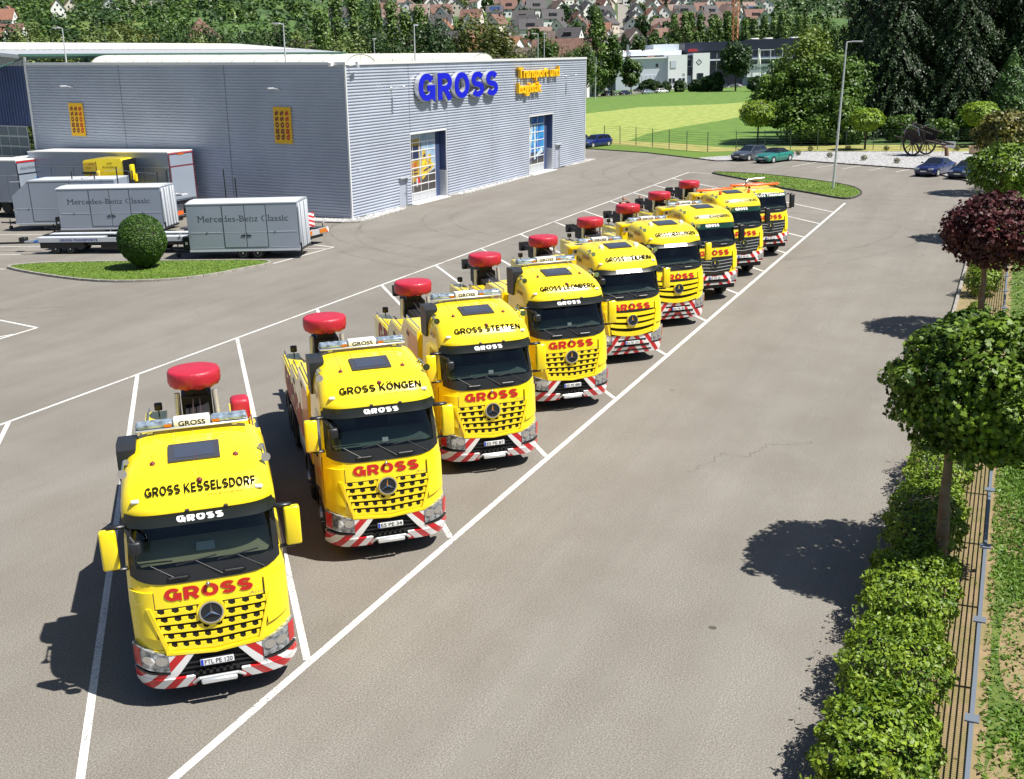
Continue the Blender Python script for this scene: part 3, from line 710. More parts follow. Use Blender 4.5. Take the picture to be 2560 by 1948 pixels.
def build_truck_template(c, style, opts):
    root = thing('tow_truck', 'x', 'tow truck')
    ar = style == 'arocs'; site = style in ('site', 'low')
    # ---- cab shell
    fr = [-1, -.985, -.96, -.92, -.84, -.7, -.5, -.25, 0, .25, .5, .7, .84, .92, .96, .985, 1]
    zs = [c.zbot, 1.3, 1.55, 1.8, 2.13, c.z[6], 2.6, 2.8, c.z[7]]
    mb = MB(); nr = 0
    for z in zs:
        w_ = interp(z, c.z, c.w); pts = [(-w_, c.back, z), (-w_, 1.0, z)]+[c.F(f*w_, z) for f in fr]+[(w_, 1.0, z), (w_, c.back, z)]
        nr = len(pts); mb.v += [tuple(p) for p in pts]
    for j in range(len(zs)-1):
        for i in range(nr-1):
            fi = i-2
            if zs[j] >= c.z[6]-.001 and 0 <= fi < len(fr)-1 and abs(fr[fi]+fr[fi+1])/2 < .95: continue
            mb.f.append((j*nr+i, j*nr+i+1, (j+1)*nr+i+1, (j+1)*nr+i)); mb.m.append(0)
        mb.f.append((j*nr+nr-1, j*nr, (j+1)*nr, (j+1)*nr+nr-1)); mb.m.append(0)
    part('cab_shell', mb, 'yellow', root, 35)
    # ---- roof
    mb = MB(); n = 20; rows = []
    tt = np.interp(np.linspace(0, 1, 27), np.linspace(0, 1, len(c.t)), c.t)
    for t in tt:
        zt = interp(t, c.t, [p[1] for p in c.roof]); y = interp(t, c.t, [p[0] for p in c.roof]); frn = max(0, 1-t/1.2)
        row = []
        for i in range(n+1):
            ph = math.pi*i/n; cx = math.cos(ph); x = -c.W*math.copysign(abs(cx)**.4, cx)
            row.append((x, y+.30*frn*(abs(x)/c.W)**5, c.zb+(zt-c.zb)*math.sin(ph)**.4 if 0 < i < n else c.zb))
        rows.append(row)
    for r_ in rows: mb.v += r_
    for j in range(len(rows)-1):
        for i in range(n): a = j*(n+1)+i; mb.f.append((a, a+1, a+n+2, a+n+1)); mb.m.append(0)
    mb.f.append(tuple(range((len(rows)-1)*(n+1), len(rows)*(n+1)))); mb.m.append(0)
    mb.f.append(tuple(range(0, n+1))); mb.m.append(0)
    part('roof', mb, 'yellow', root, 40)
    for x in ((-.62, -.31, -.0, .31, .62) if style != 'low' else ()):
        g = MB(); a = c.rooft(1.65 if abs(x) < .5 else .95); b = c.rooft(c.back-.2)
        g.grid(lambda u, v: c.roofpt(x+(u-.5)*.02, a+(b-a)*v, .004+.012*(1-abs(2*u-1))), 2, 6); part('roof_rib', g, 'yellow', root, 60)
    # ---- interior
    zb, zt = 1.95, c.z[7]-.01
    mb = MB(); mb.add([(-1.1, .45, zb), (1.1, .45, zb), (1.1, c.back-.1, zb), (-1.1, c.back-.1, zb), (-1.1, .5, zt), (1.1, .5, zt), (1.1, c.back-.1, zt), (-1.1, c.back-.1, zt)], [(0, 1, 2, 3), (4, 7, 6, 5), (3, 2, 6, 7), (0, 3, 7, 4), (1, 5, 6, 2)])
    io = part('interior', mb, 'seat', root)
    mb = MB(); zd = c.z[6]
    mb.add([(-1.05, .42, zd+.05), (1.05, .42, zd+.05), (1.05, .95, zd+.12), (-1.05, .95, zd+.12), (-1.05, .95, zd-.5), (1.05, .95, zd-.5), (-.95, .20, zd+.02), (.95, .20, zd+.02)], [(0, 1, 2, 3), (3, 2, 5, 4), (6, 7, 1, 0)])
    part('dashboard', mb, 'beige' if opts.get('beige') else 'greydash', root)
    for sx in (-.58, .58):
        mb = MB(); mb.rbox(sx-.25, sx+.25, 1.45, 1.62, zd-.4, zd+.42, .06, 2); mb.rbox(sx-.14, sx+.14, 1.47, 1.58, zd+.43, zd+.62, .04, 2)
        part('seat', mb, 'darkgrey', io, 50)
    mb = MB(); cc = Vector((.55, 1.0, zd+.13))
    pts = [cc+Vector((.23*math.cos(a), .13*math.sin(a), .19*math.sin(a))) for a in np.linspace(0, 2*math.pi, 19)]; mb.tube(pts, .015, 6); mb.cyl(cc, cc+Vector((0, .1, -.2)), .03)
    mb.cyl(cc+Vector((-.22, 0, 0)), cc+Vector((.22, 0, 0)), .015)
    part('steering_wheel', mb, 'black', root)
    # ---- windscreen + frame
    z0, z1 = c.z[6]+.0, c.z[7]
    mb = MB(); c.slab(mb, -1.08, 1.08, z0, z1, .004, .004, 22, 5); part('windscreen', mb, 'glass', root, 60)
    mb = MB()
    for s in (-1, 1):
        c.slab(mb, *sorted((s*1.04, s*1.125)), z0, z1, .012, -.02, 3, 4)
    c.slab(mb, -1.06, 1.06, z1-.05, z1+.02, .014, -.02, 18, 1)
    part('windscreen_seal', mb, 'satin', root, 50)
    lo = {'arocs': 2.13, 'actros': 2.13, 'site': 2.22, 'low': 2.22}[style]
    mb = MB(); c.slab(mb, -1.13, 1.13, (lambda u: lo+.03+.12*abs(2*u-1)**4), z0+.0, .014, .0, 24, 3); pn = part('wiper_panel', mb, 'satin', root, 50)
    for s in (-1, 1):
        h = MB(); x0 = s*.42
        h.tube([c.F(x0-.17, lo+.12, .01), c.F(x0-.14, lo+.14, .05), c.F(x0+.14, lo+.14, .05), c.F(x0+.17, lo+.12, .01)], .016, 6); part('grab_handle', h, 'black', pn)
    for x0 in (-.72, .02, .72)[:3]:
        h = MB(); a = c.F(x0*.9+.22, lo+.1, .03); b = c.F(x0*.9-.16, z0+.06, .03)
        h.cyl(a, b, .012, .008, 6); h.cyl(c.F(x0*.9-.16-.30, z0+.03, .022), c.F(x0*.9-.16+.32, z0+.10, .022), .012, .012, 5); part('wiper', h, 'black', pn)
    # side windows
    for s in (-1, 1):
        mb = MB(); x = s*(interp(2.6, c.z, c.w)+.004)
        poly = [(.55, 2.28), (1.42, 2.28), (1.42, 3.0), (.66, 3.0)]
        mb.add([(s*(interp(z, c.z, c.w)+.006), y, z) for y, z in poly], [(0, 1, 2, 3)]); part('side_window', mb, 'sideglass', root)
        d = MB()
        for y0, y1, z_0, z_1 in ((.50, .512, 1.2, 3.02), (1.5, 1.512, 1.2, 3.02), (.5, 1.5, 1.19, 1.2)):
            d.box(*sorted((s*(1.205), s*1.2235)), y0, y1, z_0, min(z_1, 2.2) if y1-y0 < .1 else z_1)
        part('door_gap', d, 'hole', root)
        h = MB(); h.rbox(*sorted((s*1.215, s*1.25)), 1.28, 1.46, 1.95, 2.0, .01, 1); part('door_handle', h, 'black', root)
        st = MB(); st.rbox(*sorted((s*.75, s*1.19)), .42, .95, .42, c.zbot+.15, .05, 2)
        part('step_box', st, 'black' if not ar else 'black', root, 40)
        sk = MB(); sk.rbox(*sorted((s*1.13, s*1.2)), .45, .98, .62 if not site else .8, 1.25, .03, 2); part('step_cover', sk, 'yellow', root, 40)
        f = MB()
        for a0 in range(8):
            t0, t1 = math.pi*(a0/8), math.pi*((a0+1)/8)
            P = lambda t, r_: (1.55+r_*math.cos(t), .52+r_*math.sin(t))
            q4 = [P(t0, .60), P(t1, .60), P(t1, .66), P(t0, .66)]
            f.prism([(p[0], p[1]) for p in q4], *sorted((s*.85, s*1.235)), T=lambda p: (p[2], p[0], p[1]))
        part('wheel_arch', f, 'black', root)
        # air deflector at the corner
        mb = MB(); e0, e1 = s*.84, s*1.17
        c.slab(mb, min(e0, e1), max(e0, e1), (lambda u: 1.26+.10*((1-u) if s < 0 else u)) if ar else 1.35, 2.06, .034, 0., 8, 4); part('corner_deflector', mb, 'yellow', root, 40)
        mb = MB(); c.slab(mb, *sorted((s*.826, s*.838)), 1.26, 2.04, .004, 0, 1, 3); part('deflector_gap_shade', mb, 'darkgrey', root)  # dark grey strip paints the shadow line along the deflector's inner edge
    # ---- nose
    strokepart('front_lettering', 'GROSS', 1.34, .21, lambda p: c.F(p[0], c.tz-.10+p[1], .012+p[2]), 'redtext', root, t=.25, gap=.10)
    if ar: fitpart('model_script', 'Arocs', .30, .045, lambda p: c.F(p[0]+.74+p[1]*.5, 1.815+p[1], .03), 'steel', root)
    mb = MB(); mb.sph(c.F(0, c.tz+.12, .05), .035, u=8, v=6); part('front_camera', mb, 'steel', root, 60)
    if ar:
        # toothed grille
        hw = lambda z: .68+(z-1.06)*.28
        drop = lambda z, x: -(1.80-z)*.12*(1-min(1, abs(x)/.8))
        mb = MB(); c.slab(mb, lambda z: -hw(z)-.01, lambda z: hw(z)+.01, 1.02, 1.77, .004, 0, 12, 4); part('grille_backing', mb, 'hole', root)
        for r_ in range(5):
            zt_ = 1.755-.142*r_; zb_ = zt_-.142+.036; gl_, gr_ = MB(), MB(); H = hw(zt_-.07); nt_ = 8
            xs_ = np.linspace(-H, H, nt_*4+1)
            for i in range(nt_*4):
                k = i % 4; a, b = xs_[i], xs_[i+1]
                if r_ < 2 and abs((a+b)/2) < .2: continue
                if k in (1, 2): ta = tb = zt_-.075
                elif k == 0: ta, tb = zt_, zt_
                else: ta, tb = zt_, zt_
                if k == 1: a2, b2 = a, b
                ap, bp = drop(zt_, a), drop(zt_, b)
                if k == 1: va, vb = zt_-.05, zt_-.078
                elif k == 2: va, vb = zt_-.078, zt_-.05
                else: va, vb = zt_, zt_
                P = [c.F(a, zb_+ap, .026), c.F(b, zb_+bp, .026), c.F(b, vb+bp, .026), c.F(a, va+ap, .026), c.F(a, zb_+ap, .006), c.F(b, zb_+bp, .006), c.F(b, vb+bp, .006), c.F(a, va+ap, .006)]
                (gl_ if r_ > 1 or a < 0 else gr_).add(P, [(0, 1, 2, 3), (3, 2, 6, 7), (0, 4, 5, 1), (0, 3, 7, 4), (1, 5, 6, 2)])
            part('grille_slat', gl_, 'yellow', root); part('grille_slat', gr_, 'yellow', root) if r_ < 2 else None
        # surround
        mb = MB(); c.fdisc(mb, 0, c.star, 0, .225, .045, depth=.04); part('emblem_boss', mb, 'yellow', root, 30)
        mb = MB()
        for s in (-1, 1):
            c.slab(mb, (lambda z: min(s*(hw(z)+.0), s*(hw(z)+.06))), (lambda z: max(s*(hw(z)+.0), s*(hw(z)+.06))), 1.02, 1.80, .052, 0, 2, 5)
        c.slab(mb, -.74, .74, lambda u: .995-.07*(1-abs(2*u-1)), lambda u: 1.05-.085*(1-abs(2*u-1)), .055, 0, 12, 1)
        part('grille_surround', mb, 'yellow', root, 40)
        # lower yellow apron between the headlamps
        mb = MB(); c.slab(mb, -1.2, 1.2, lambda u: (.93 if abs(2*u-1) < .6 else .93+.25*(abs(2*u-1)-.6)/.4), 1.06, .012, 0, 24, 2); part('lower_apron', mb, 'yellow', root, 40)
        # bumper with a dark opening
        ih = lambda z: .34+(.95-z)/(.95-.56)*.30
        mb = MB(); c.slab(mb, -.8, .8, .40, .96, .005, -.05, 12, 4); part('bumper_opening', mb, 'hole', root)
        for s in (-1, 1):
            mb = MB(); c.slab(mb, (lambda z: min(s*ih(z), s*.76)), (lambda z: max(s*ih(z), s*.76)), .55, .97, .05, 0, 5, 4); part('bumper_strut', mb, 'stripes', root, 40)
            mb = MB(); c.slab(mb, *sorted((s*.36, s*1.22)), .37, .56, .065, 0, 14, 3); part('bumper', mb, 'stripes', root, 40)
            mb = MB(); c.slab(mb, *sorted((s*.755, s*1.22)), .56, .68, .055, 0, 8, 2); part('bumper_corner', mb, 'stripes', root, 40)
        mb = MB()
        for k in range(3): c.slab(mb, -.60, .60, .60+k*.085, .63+k*.085, .03, 0, 8, 1)
        for k in range(7): c.slab(mb, -.35+k*.105, -.30+k*.105, .56, .62, .055, .0, 1, 1)
        part('bumper_mesh', mb, 'black', root)
        mb = MB(); mb.tube([c.F(-.40, .42, .06), c.F(-.30, .52, .10), c.F(.30, .52, .10), c.F(.40, .42, .06)], .028, 8); part('tow_bar', mb, 'silver', root, 60)
        mb = MB(); mb.rbox(-.28, .28, -.10, .0, .40, .485, .02, 1); part('tow_plate', mb, 'silver', root, 40)
        hz = (.69, .92, 1.16, .72)
    elif style == 'actros':
        hw = lambda z: .86-(1.85-z)*.15
        mb = MB(); c.slab(mb, lambda z: -hw(z), lambda z: hw(z), 1.0, 1.84, .004, 0, 12, 4); part('grille_backing', mb, 'hole', root)
        for i, (za, zc, o) in enumerate(((1.68, 1.79, .05), (1.50, 1.61, .06), (1.32, 1.43, .07), (1.08, 1.22, .085))):
            g = MB(); dr = .05+.02*i
            c.slab(g, lambda z: -hw(z)+.02, lambda z: hw(z)-.02, (lambda u: za-dr*(1-abs(2*u-1)**2)), (lambda u: zc-dr*(1-abs(2*u-1)**2)), o, 0, 14, 2)
            part('grille_slat', g, 'yellow', root, 35)
        for s in (-1, 1):
            mb = MB(); c.slab(mb, (lambda z: min(s*hw(z), s*(hw(z)+.07))), (lambda z: max(s*hw(z), s*(hw(z)+.07))), 1.0, 1.84, .06, 0, 2, 5)
            part('grille_surround', mb, 'yellow', root, 40)
        mb = MB(); c.fdisc(mb, 0, c.star, 0, .20, .09, depth=.06); part('emblem_boss', mb, 'yellow', root, 30)
        mb = MB(); c.slab(mb, -1.22, 1.22, .36, 1.0, .05, 0, 26, 5); part('bumper', mb, 'stripes2', root, 40)
        for z_0, z_1, hx in ((.79, .85, .5), (.60, .67, .62), (.45, .50, .7)):
            g = MB(); c.slab(g, -hx, hx, z_0, z_1, .056, .04, 10, 1); part('bumper_slot', g, 'hole', root)
        hz = (.72, .92, 1.18, .70)
    else:
        hw = lambda z: .70+(z-1.25)*.42
        mb = MB(); c.slab(mb, lambda z: -hw(z), lambda z: hw(z), 1.22, 1.86, .03, 0, 14, 4); part('grille_panel', mb, 'satin', root, 30)
        for k in range(4):
            g = MB(); z = 1.32+k*.135; dr = .06
            c.slab(g, lambda z_: -hw(z_)+.05, lambda z_: hw(z_)-.05, (lambda u: z-dr*(1-abs(2*u-1))), (lambda u: z+.022-dr*(1-abs(2*u-1))), .045, .0, 10, 1); part('grille_slat', g, 'silver', root)
        mb = MB(); c.slab(mb, -1.21, 1.21, .72, 1.20, .06, 0, 26, 4); part('bumper', mb, 'stripes2', root, 40)
        g = MB(); c.slab(g, -.62, .62, .80, .93, .066, .04, 10, 1); part('bumper_slot', g, 'hole', root)
        g = MB(); c.slab(g, -.45, .45, 1.10, 1.21, .068, .04, 10, 1); part('bumper_slot', g, 'hole', root)
        hz = (.82, .98, 1.19, .78)
    star_emblem(c, root, c.star, .165, .045 if style == 'actros' else .0)
    for s in (-1, 1):
        z0_, _, z1_, xi = hz
        mb = MB(); c.slab(mb, *sorted((s*xi, s*1.20)), (lambda u: z0_+.06*(u if s > 0 else 1-u)), (lambda u: z1_-.18*((1-u) if s > 0 else u)), .064, 0., 10, 4)
        hd = part('headlight', mb, 'hdl', root, 40)
        mb = MB()
        for x_, r_ in ((.82, .085), (.99, .082)):
            c.fdisc(mb, s*x_, (z0_+z1_)/2-.02+.05*(x_-.84), 0, r_, .075, 14, .012)
        part('reflector', mb, 'chrome', hd, 40)
        mb = MB()
        c.slab(mb, *sorted((s*xi, s*1.21)), z0_-.045, z0_-.005, .06, 0, 8, 1)
        part('headlight_trim', mb, 'black', hd)
        mb = MB(); c.slab(mb, *sorted((s*1.10, s*1.19)), z0_+.08, z1_-.06, .069, .05, 3, 3); part('indicator', mb, 'red' if ar else 'amber', hd)
    # ---- visor
    if ar:
        mb = MB()
        mb.grid(lambda u, v: c.F((u-.5)*2.12, 3.03+.24*v, .19-.01*v-.06*abs(2*u-1)**6), 26, 3); mb.grid(lambda u, v: c.F((u-.5)*2.12, 3.03, (.19-.06*abs(2*u-1)**6)*(1-v)), 26, 1)
        part('sun_visor', mb, 'visor', root, 40)
        strokepart('visor_lettering', 'GROSS', .70, .125, lambda p: c.F(p[0], 3.085+p[1], .20-.01*(p[1]+.055)/.24+p[2]), 'whitetext', root, t=.30)
        for x in (-.18, .40):
            mb = MB(); q_ = c.F(x, 3.25, .16); mb.rbox(q_[0]-.03, q_[0]+.03, q_[1]-.03, q_[1]+.05, 3.25, 3.30, .008, 1); part('visor_bracket', mb, 'black', root)
    elif style == 'actros':
        mb = MB(); mb.grid(lambda u, v: c.F((u-.5)*2.28, 2.98+.2*v, .14-.04*v), 26, 3); mb.grid(lambda u, v: c.F((u-.5)*2.28, 2.98, .14*(1-v)), 26, 1); part('sun_visor', mb, 'visor', root, 40)
        mb = MB(); mb.grid(lambda u, v: c.F((u-.5)*.9, 3.0+.13*v, .15-.03*v), 10, 2); part('visor_centre', mb, 'silver', root, 40)
    else:
        mb = MB(); top = 3.22 if style == 'site' else 3.18
        mb.grid(lambda u, v: c.F((u-.5)*2.26, 2.98+(top-2.98)*v, .07), 26, 3); mb.grid(lambda u, v: c.F((u-.5)*2.26, 2.98, .07*(1-v)), 26, 1); part('sun_visor', mb, 'greenvisor', root, 40)
        if style == 'site': strokepart('visor_lettering', 'GROSS', .62, .12, lambda p: c.F(p[0], 3.05+p[1], .085+p[2]), 'whitetext', root, t=.30)
    # ---- mirrors
    for s in (-1, 1):
        col = 'yellow' if not site else 'black'
        a = MB(); x0, x1 = sorted((s*1.27, s*1.52))
        y0 = .30
        a.rbox(x0, x1, y0, y0+.14, 2.40, 3.06, .035, 2); mo = part('mirror', a, col, root, 50)
        b = MB(); b.rbox(x0+.02, x1-.02, y0+.13, y0+.16, 2.44, 3.02, .01, 1); part('mirror_glass', b, 'sideglass', mo)
        b = MB(); b.rbox(*sorted((s*1.12, s*1.40)), y0+.04, y0+.14, 3.055, 3.11, .02, 1); part('mirror_arm', b, 'black', mo, 40)
        b = MB(); b.rbox(*sorted((s*1.15, s*1.40)), y0+.05, y0+.14, 2.35, 2.40, .02, 1); part('mirror_arm', b, 'black', mo, 40)
    b = MB(); q_ = c.F(-1.0, 2.86, .0)
    b.tube([c.F(-1.1, 3.0, .05), (-1.06, q_[1]-.30, 3.02), (-1.0, q_[1]-.34, 2.93)], .03, 6); b.rbox(-1.09, -.90, q_[1]-.40, q_[1]-.26, 2.74, 2.95, .04, 2); part('ramp_mirror', b, 'satin', root, 50)
    # ---- roof gear
    if style != 'low':
        ta, tb = c.rooft(.95), c.rooft(1.55)
        mb = MB()
        mb.grid(lambda u, v: c.roofpt((u-.5)*.80, ta+(tb-ta)*v, .035), 8, 6)
        for (u0, v0, u1, v1) in ((0, 0, 1, 0), (1, 0, 1, 1), (1, 1, 0, 1), (0, 1, 0, 0)):
            mb.grid(lambda u, v: c.roofpt((u0+(u1-u0)*u-.5)*.80, ta+(tb-ta)*(v0+(v1-v0)*u), .035*(1-v)), 8, 1)
        sr = part('sunroof', mb, 'darkgrey', root)
        mb = MB(); mb.grid(lambda u, v: c.roofpt((u-.5)*.62, ta+.09+(tb-ta-.18)*v, .04), 8, 6); part('sunroof_glass', mb, 'roofglass', sr)
    for s in (-1, 1):
        for y_ in (1.0,):
            if ar:
                mb = MB(); p = Vector(c.roofpt(s*.64, c.rooft(y_), .0)); mb.lathe([(.045, p.z-.01), (.04, p.z+.03), (.012, p.z+.05)], (p.x, p.y, 0), 10); mb.cyl(p+Vector((0, 0, .04)), p+Vector((0, .02, .14)), .006, .004, 5); part('antenna', mb, 'maroon', root, 50)
        if ar or style == 'actros':
            mb = MB(); p = c.roofpt(s*.93, c.t[0]+.24, .0); mb.rbox(p[0]-.06, p[0]+.06, p[1]-.03, p[1]+.03, p[2]-.005, p[2]+.05, .015, 2); part('clearance_lamp', mb, 'white', root, 40)
        # air horns
        if style != 'low':
            mb = MB(); y0_ = .95 if ar else .75; zz = c.zb+(interp(c.rooft(y0_), c.t, [p[1] for p in c.roof])-c.zb)*.82
            x = s*1.10
            mb.cyl((x, y0_-.05, zz+.10), (x, y0_+.45, zz+.12), .018, .015, 8); mb.lathe([(.075, y0_-.14), (.07, y0_-.12), (.03, y0_-.04), (.018, y0_)], (x, 0, zz+.10), 14, 'Y')
            mb.lathe([(.05, y0_+.30), (.045, y0_+.34), (.018, y0_+.42)], (x*.96, 0, zz+.14), 12, 'Y'); mb.cyl((x, y0_+.1, zz), (x, y0_+.1, zz+.1), .012, n=5); mb.cyl((x, y0_+.4, zz+.02), (x, y0_+.4, zz+.12), .012, n=5)
            part('air_horn', mb, 'chrome', root, 50)
        if style == 'actros':
            mb = MB(); p = c.roofpt(s*.62, c.rooft(1.15), 0); mb.lathe([(.09, p[2]-.01), (.085, p[2]+.06), (.05, p[2]+.10), (.001, p[2]+.11)], (p[0], p[1], 0), 14); part('roof_beacon', mb, 'white', root, 60)
        if style == 'site' and opts.get('beacons'):
            mb = MB(); p = c.roofpt(s*.72, c.rooft(.95), 0); mb.lathe([(.07, p[2]-.01), (.065, p[2]+.14), (.04, p[2]+.18), (.001, p[2]+.19)], (p[0], p[1], 0), 14); part('roof_beacon', mb, 'orange', root, 60)
    if ar:
        mb = MB(); p = Vector(c.roofpt(.05, c.rooft(.47), 0)); mb.sph(p+Vector((0, 0, .01)), .05, .05, .04, 10, 6); mb.cyl(p+Vector((0, 0, .04)), p+Vector((-.02, .14, .42)), .005, .003, 5); mb.cyl(p+Vector((-.01, 0, .04)), p+Vector((-.11, .08, .2)), .004, .003, 5); part('antenna', mb, 'maroon', root, 50)
        mb = MB()
        pl = [(1.70, 3.2), (2.26, 3.16), (2.28, 3.93), (1.72, 3.98), (1.58, 3.9), (1.55, 3.65), (1.62, 3.3)]
        mb.prism(pl, -1.21, -1.0, T=lambda p: (p[2]+(.10 if p[2] > -1.1 and p[1] > 3.8 else 0), p[0], p[1])); part('air_intake', mb, 'satin', root, 30)
        lightbar(root, c.back-.06, 4.0, .92)
    for s in (-1, 1):
        fitpart('side_lettering', 'GROSS', .62, .12, (lambda p: (-1.178, 1.55-p[0]-.35, 3.42+p[1])) if s < 0 else (lambda p: (1.178, 1.2+p[0], 3.42+p[1])), 'maroon', root, bold=.02) if style != 'low' and not ar else None
        if ar and s < 0:
            fitpart('side_lettering', 'GROSS', .62, .11, lambda p: (-1.2285, 1.15-p[0], 1.62+p[1]), 'redtext', root, bold=.02)
            fitpart('side_lettering', 'GROSS', .50, .10, lambda p: (-1.178+.0*p[1], 1.08-p[0], 3.34+p[1]), 'maroon', root, bold=.02)
    if style == 'actros':
        fitpart('jubilee_lettering', '60 Jahre', .5, .16, lambda p: (-1.160, 1.85-p[0], 3.25+p[1]), 'blacktext', root, bold=.01)
    # ================= chassis and recovery body
    mb = MB(); mb.box(-.45, -.33, .8, 10.2, .72, 1.0); mb.box(.33, .45, .8, 10.2, .72, 1.0)
    for y in (1.5, 3.8, 7.7, 9.1): mb.box(-.9, .9, y-.08, y+.08, .44, .6)
    mb.box(-.9, .9, .25, .8, .5, .95); mb.box(-1.1, 1.1, 2.35, 2.75, .7, 1.6)
    part('chassis', mb, 'frame', root)
    for s in (-1, 1):
        wheel(root, s*1.06, 1.55, .52, .31, s); wheel(root, s*1.06, 3.85, .52, .31, s)
        wheel(root, s*.93, 7.7, .52, .56, s, True); wheel(root, s*.93, 9.1, .52, .56, s, True)
        mb = MB(); mb.rbox(*sorted((s*.55, s*1.15)), 4.75, 6.7, .45, 1.1, .06, 2); part('fuel_tank', mb, 'steel', root, 40)
        f = MB()
        for yc in (3.85, 7.7, 9.1):
            for a0 in range(8):
                t0, t1 = math.pi*(a0/8), math.pi*((a0+1)/8)
                P = lambda t, r_: (yc+r_*math.cos(t), .52+r_*math.sin(t))
                f.prism([P(t0, .60), P(t1, .60), P(t1, .66), P(t0, .66)], *sorted((s*.85, s*1.235)), T=lambda p: (p[2], p[0], p[1]))
        part('wheel_arch', f, 'black', root)
        # stepped side locker
        poly = [(10.0, 1.2), (10.0, 2.0), (7.55, 2.03), (6.95, 2.5), (5.3, 2.53), (4.7, 3.02), (2.9, 3.05), (2.9, 1.2)]
        mb = MB(); mb.prism(poly, *sorted((s*.72, s*1.20)), T=lambda p: (p[2], p[0], p[1])); lk = part('side_locker', mb, 'yellow', root)
        for y0, y1, zz in ((7.6, 9.95, 2.02), (5.35, 6.9, 2.52), (2.95, 4.65, 3.04)):
            r_ = MB(); x = s*1.12; r_.tube([(x, y0, zz), (x, y0, zz+.09), (x, y1, zz+.09), (x, y1, zz)], .016, 6); part('rail', r_, 'chrome', lk)
        for y0, z0_ in ((8.0, 1.75), (6.4, 2.2), (4.2, 2.72), (7.2, 1.7)):
            r_ = MB(); r_.rbox(*sorted((s*1.19, s*1.212)), y0-.16, y0+.16, z0_-.05, z0_+.05, .02, 1); part('side_vent', r_, 'black', lk)
        g = MB()
        for y_ in (8.8, 7.4, 6.2, 4.9): g.box(*sorted((s*1.195, s*1.2025)), y_, y_+.015, 1.22, 1.98 if y_ > 7.5 else 2.4)
        part('locker_gap', g, 'hole', lk)
        if ar:
            g = MB(); g.add([(s*1.2035, 2.95, 1.25), (s*1.2035, 4.3, 1.25), (s*1.2035, 4.3, 2.85), (s*1.2035, 2.95, 2.85)], [(0, 1, 2, 3)]); part('stripe_foil', g, 'sidestripes', lk)
            strokepart('locker_lettering', 'GROSS', 4.6, .80, (lambda p: (-1.2065-p[2], 7.0-p[0], 1.20+p[1])) if s < 0 else (lambda p: (1.2065+p[2], 7.0+p[0], 1.20+p[1])), 'redtext', lk, t=.27)
    mb = MB(); mb.box(-.72, .72, 2.9, 10.0, 1.2, 1.62); part('deck', mb, 'yellow_dull', root)
    mb = MB(); mb.box(-1.1, 1.1, 2.75, 2.9, 1.2, 3.0 if ar else 3.3); part('bulkhead', mb, 'yellow', root)
    if not ar:
        zt_ = 3.62 if style != 'low' else 3.3; y_ = 3.05 if style != 'low' else 2.6
        mb = MB(); mb.rbox(-1.18, 1.18, y_-.35, y_+.35, zt_-.12, zt_, .03, 1)
        for s in (-1, 1): mb.rbox(*sorted((s*.98, s*1.16)), y_-.1, y_+.3, 1.2, zt_-.11, .03, 1)
        part('body_header', mb, 'yellow', root, 40)
        if opts.get('orange'): lightbar(root, y_-.1, zt_+.06, .95, orange=True)
        else: lightbar(root, y_-.1, zt_+.05, .82)
        for s in (-1, 1):
            for k in (0, 1):
                b = MB(); b.cyl((s*.75+k*s*.2, y_-.37, zt_-.2), (s*.75+k*s*.2, y_-.33, zt_-.2), .06, n=10); part('work_lamp', b, 'black', root)
    if style == 'low':
        lightbar(root, .95, 3.50, .95, orange=True)
        b = MB(); b.tube([(-.35, 1.9, 3.2), (-.35, 1.95, 3.62), (-.2, 2.0, 3.72), (.7, 2.0, 3.75)], .06, 10); part('exhaust_stack', b, 'steel', root, 60)
    # boom and mast
    dz = -.07 if ar else -.24
    bm_ = 'frame' if not opts.get('maroon') else 'maroon'
    mb = MB()
    mb.add([(-.30, 4.2, 1.62), (.30, 4.2, 1.62), (.30, 9.6, 1.75), (-.30, 9.6, 1.75), (-.26, 4.4, 2.05), (.26, 4.4, 2.05), (.26, 9.6, 2.35), (-.26, 9.6, 2.35)], [(0, 3, 2, 1), (4, 5, 6, 7), (0, 1, 5, 4), (1, 2, 6, 5), (2, 3, 7, 6), (3, 0, 4, 7)])
    mb.box(-.34, .34, 9.15, 9.95, 1.0, 2.6+dz); mb.box(-.24, .24, 9.2, 9.8, 2.6+dz, 2.95+dz)
    mb.cyl((0, 9.9, 2.42+dz), (0, 12.0, 2.42+dz), .10, .10, 8); mb.box(-.2, .2, 11.9, 12.1, 2.24+dz, 2.60+dz); mb.cyl((0, 12.1, 2.42+dz), (0, 12.5, 2.42+dz), .07, .07, 8); mb.box(-.42, .42, 10.2, 10.5, .5, 1.6)
    mb.box(-.16, .16, 10.3, 10.9, 1.9, 2.5)
    part('boom', mb, bm_, root)
    for s in (-1, 1):
        mb = MB(); mb.cyl((s*.44, 9.05, 1.5), (s*.42, 9.1, 2.65), .065, .065, 10); part('hydraulic_ram', mb, 'silver', root, 60)
    mb = MB()
    for s in (-1, 1): mb.cyl((s*.12, 4.6, 2.2), (s*.07, 9.2, 2.55), .012, n=5)
    part('winch_cable', mb, 'steel', root)
    mb = MB(); mb.tube([(-.82, 8.5, 2.24), (-.72, 8.5, 2.14), (.72, 8.5, 2.14), (.82, 8.5, 2.24)], .025, 6); part('cable_spreader', mb, 'black', root)
    mb = MB(); n_ = 48; prof = [(r_, z_+dz) for r_, z_ in [(.50, 2.84), (.56, 2.87), (.59, 2.97), (.60, 3.12), (.59, 3.19), (.565, 3.225), (.52, 3.235), (.30, 3.24), (.001, 3.245)]]
    rows = []
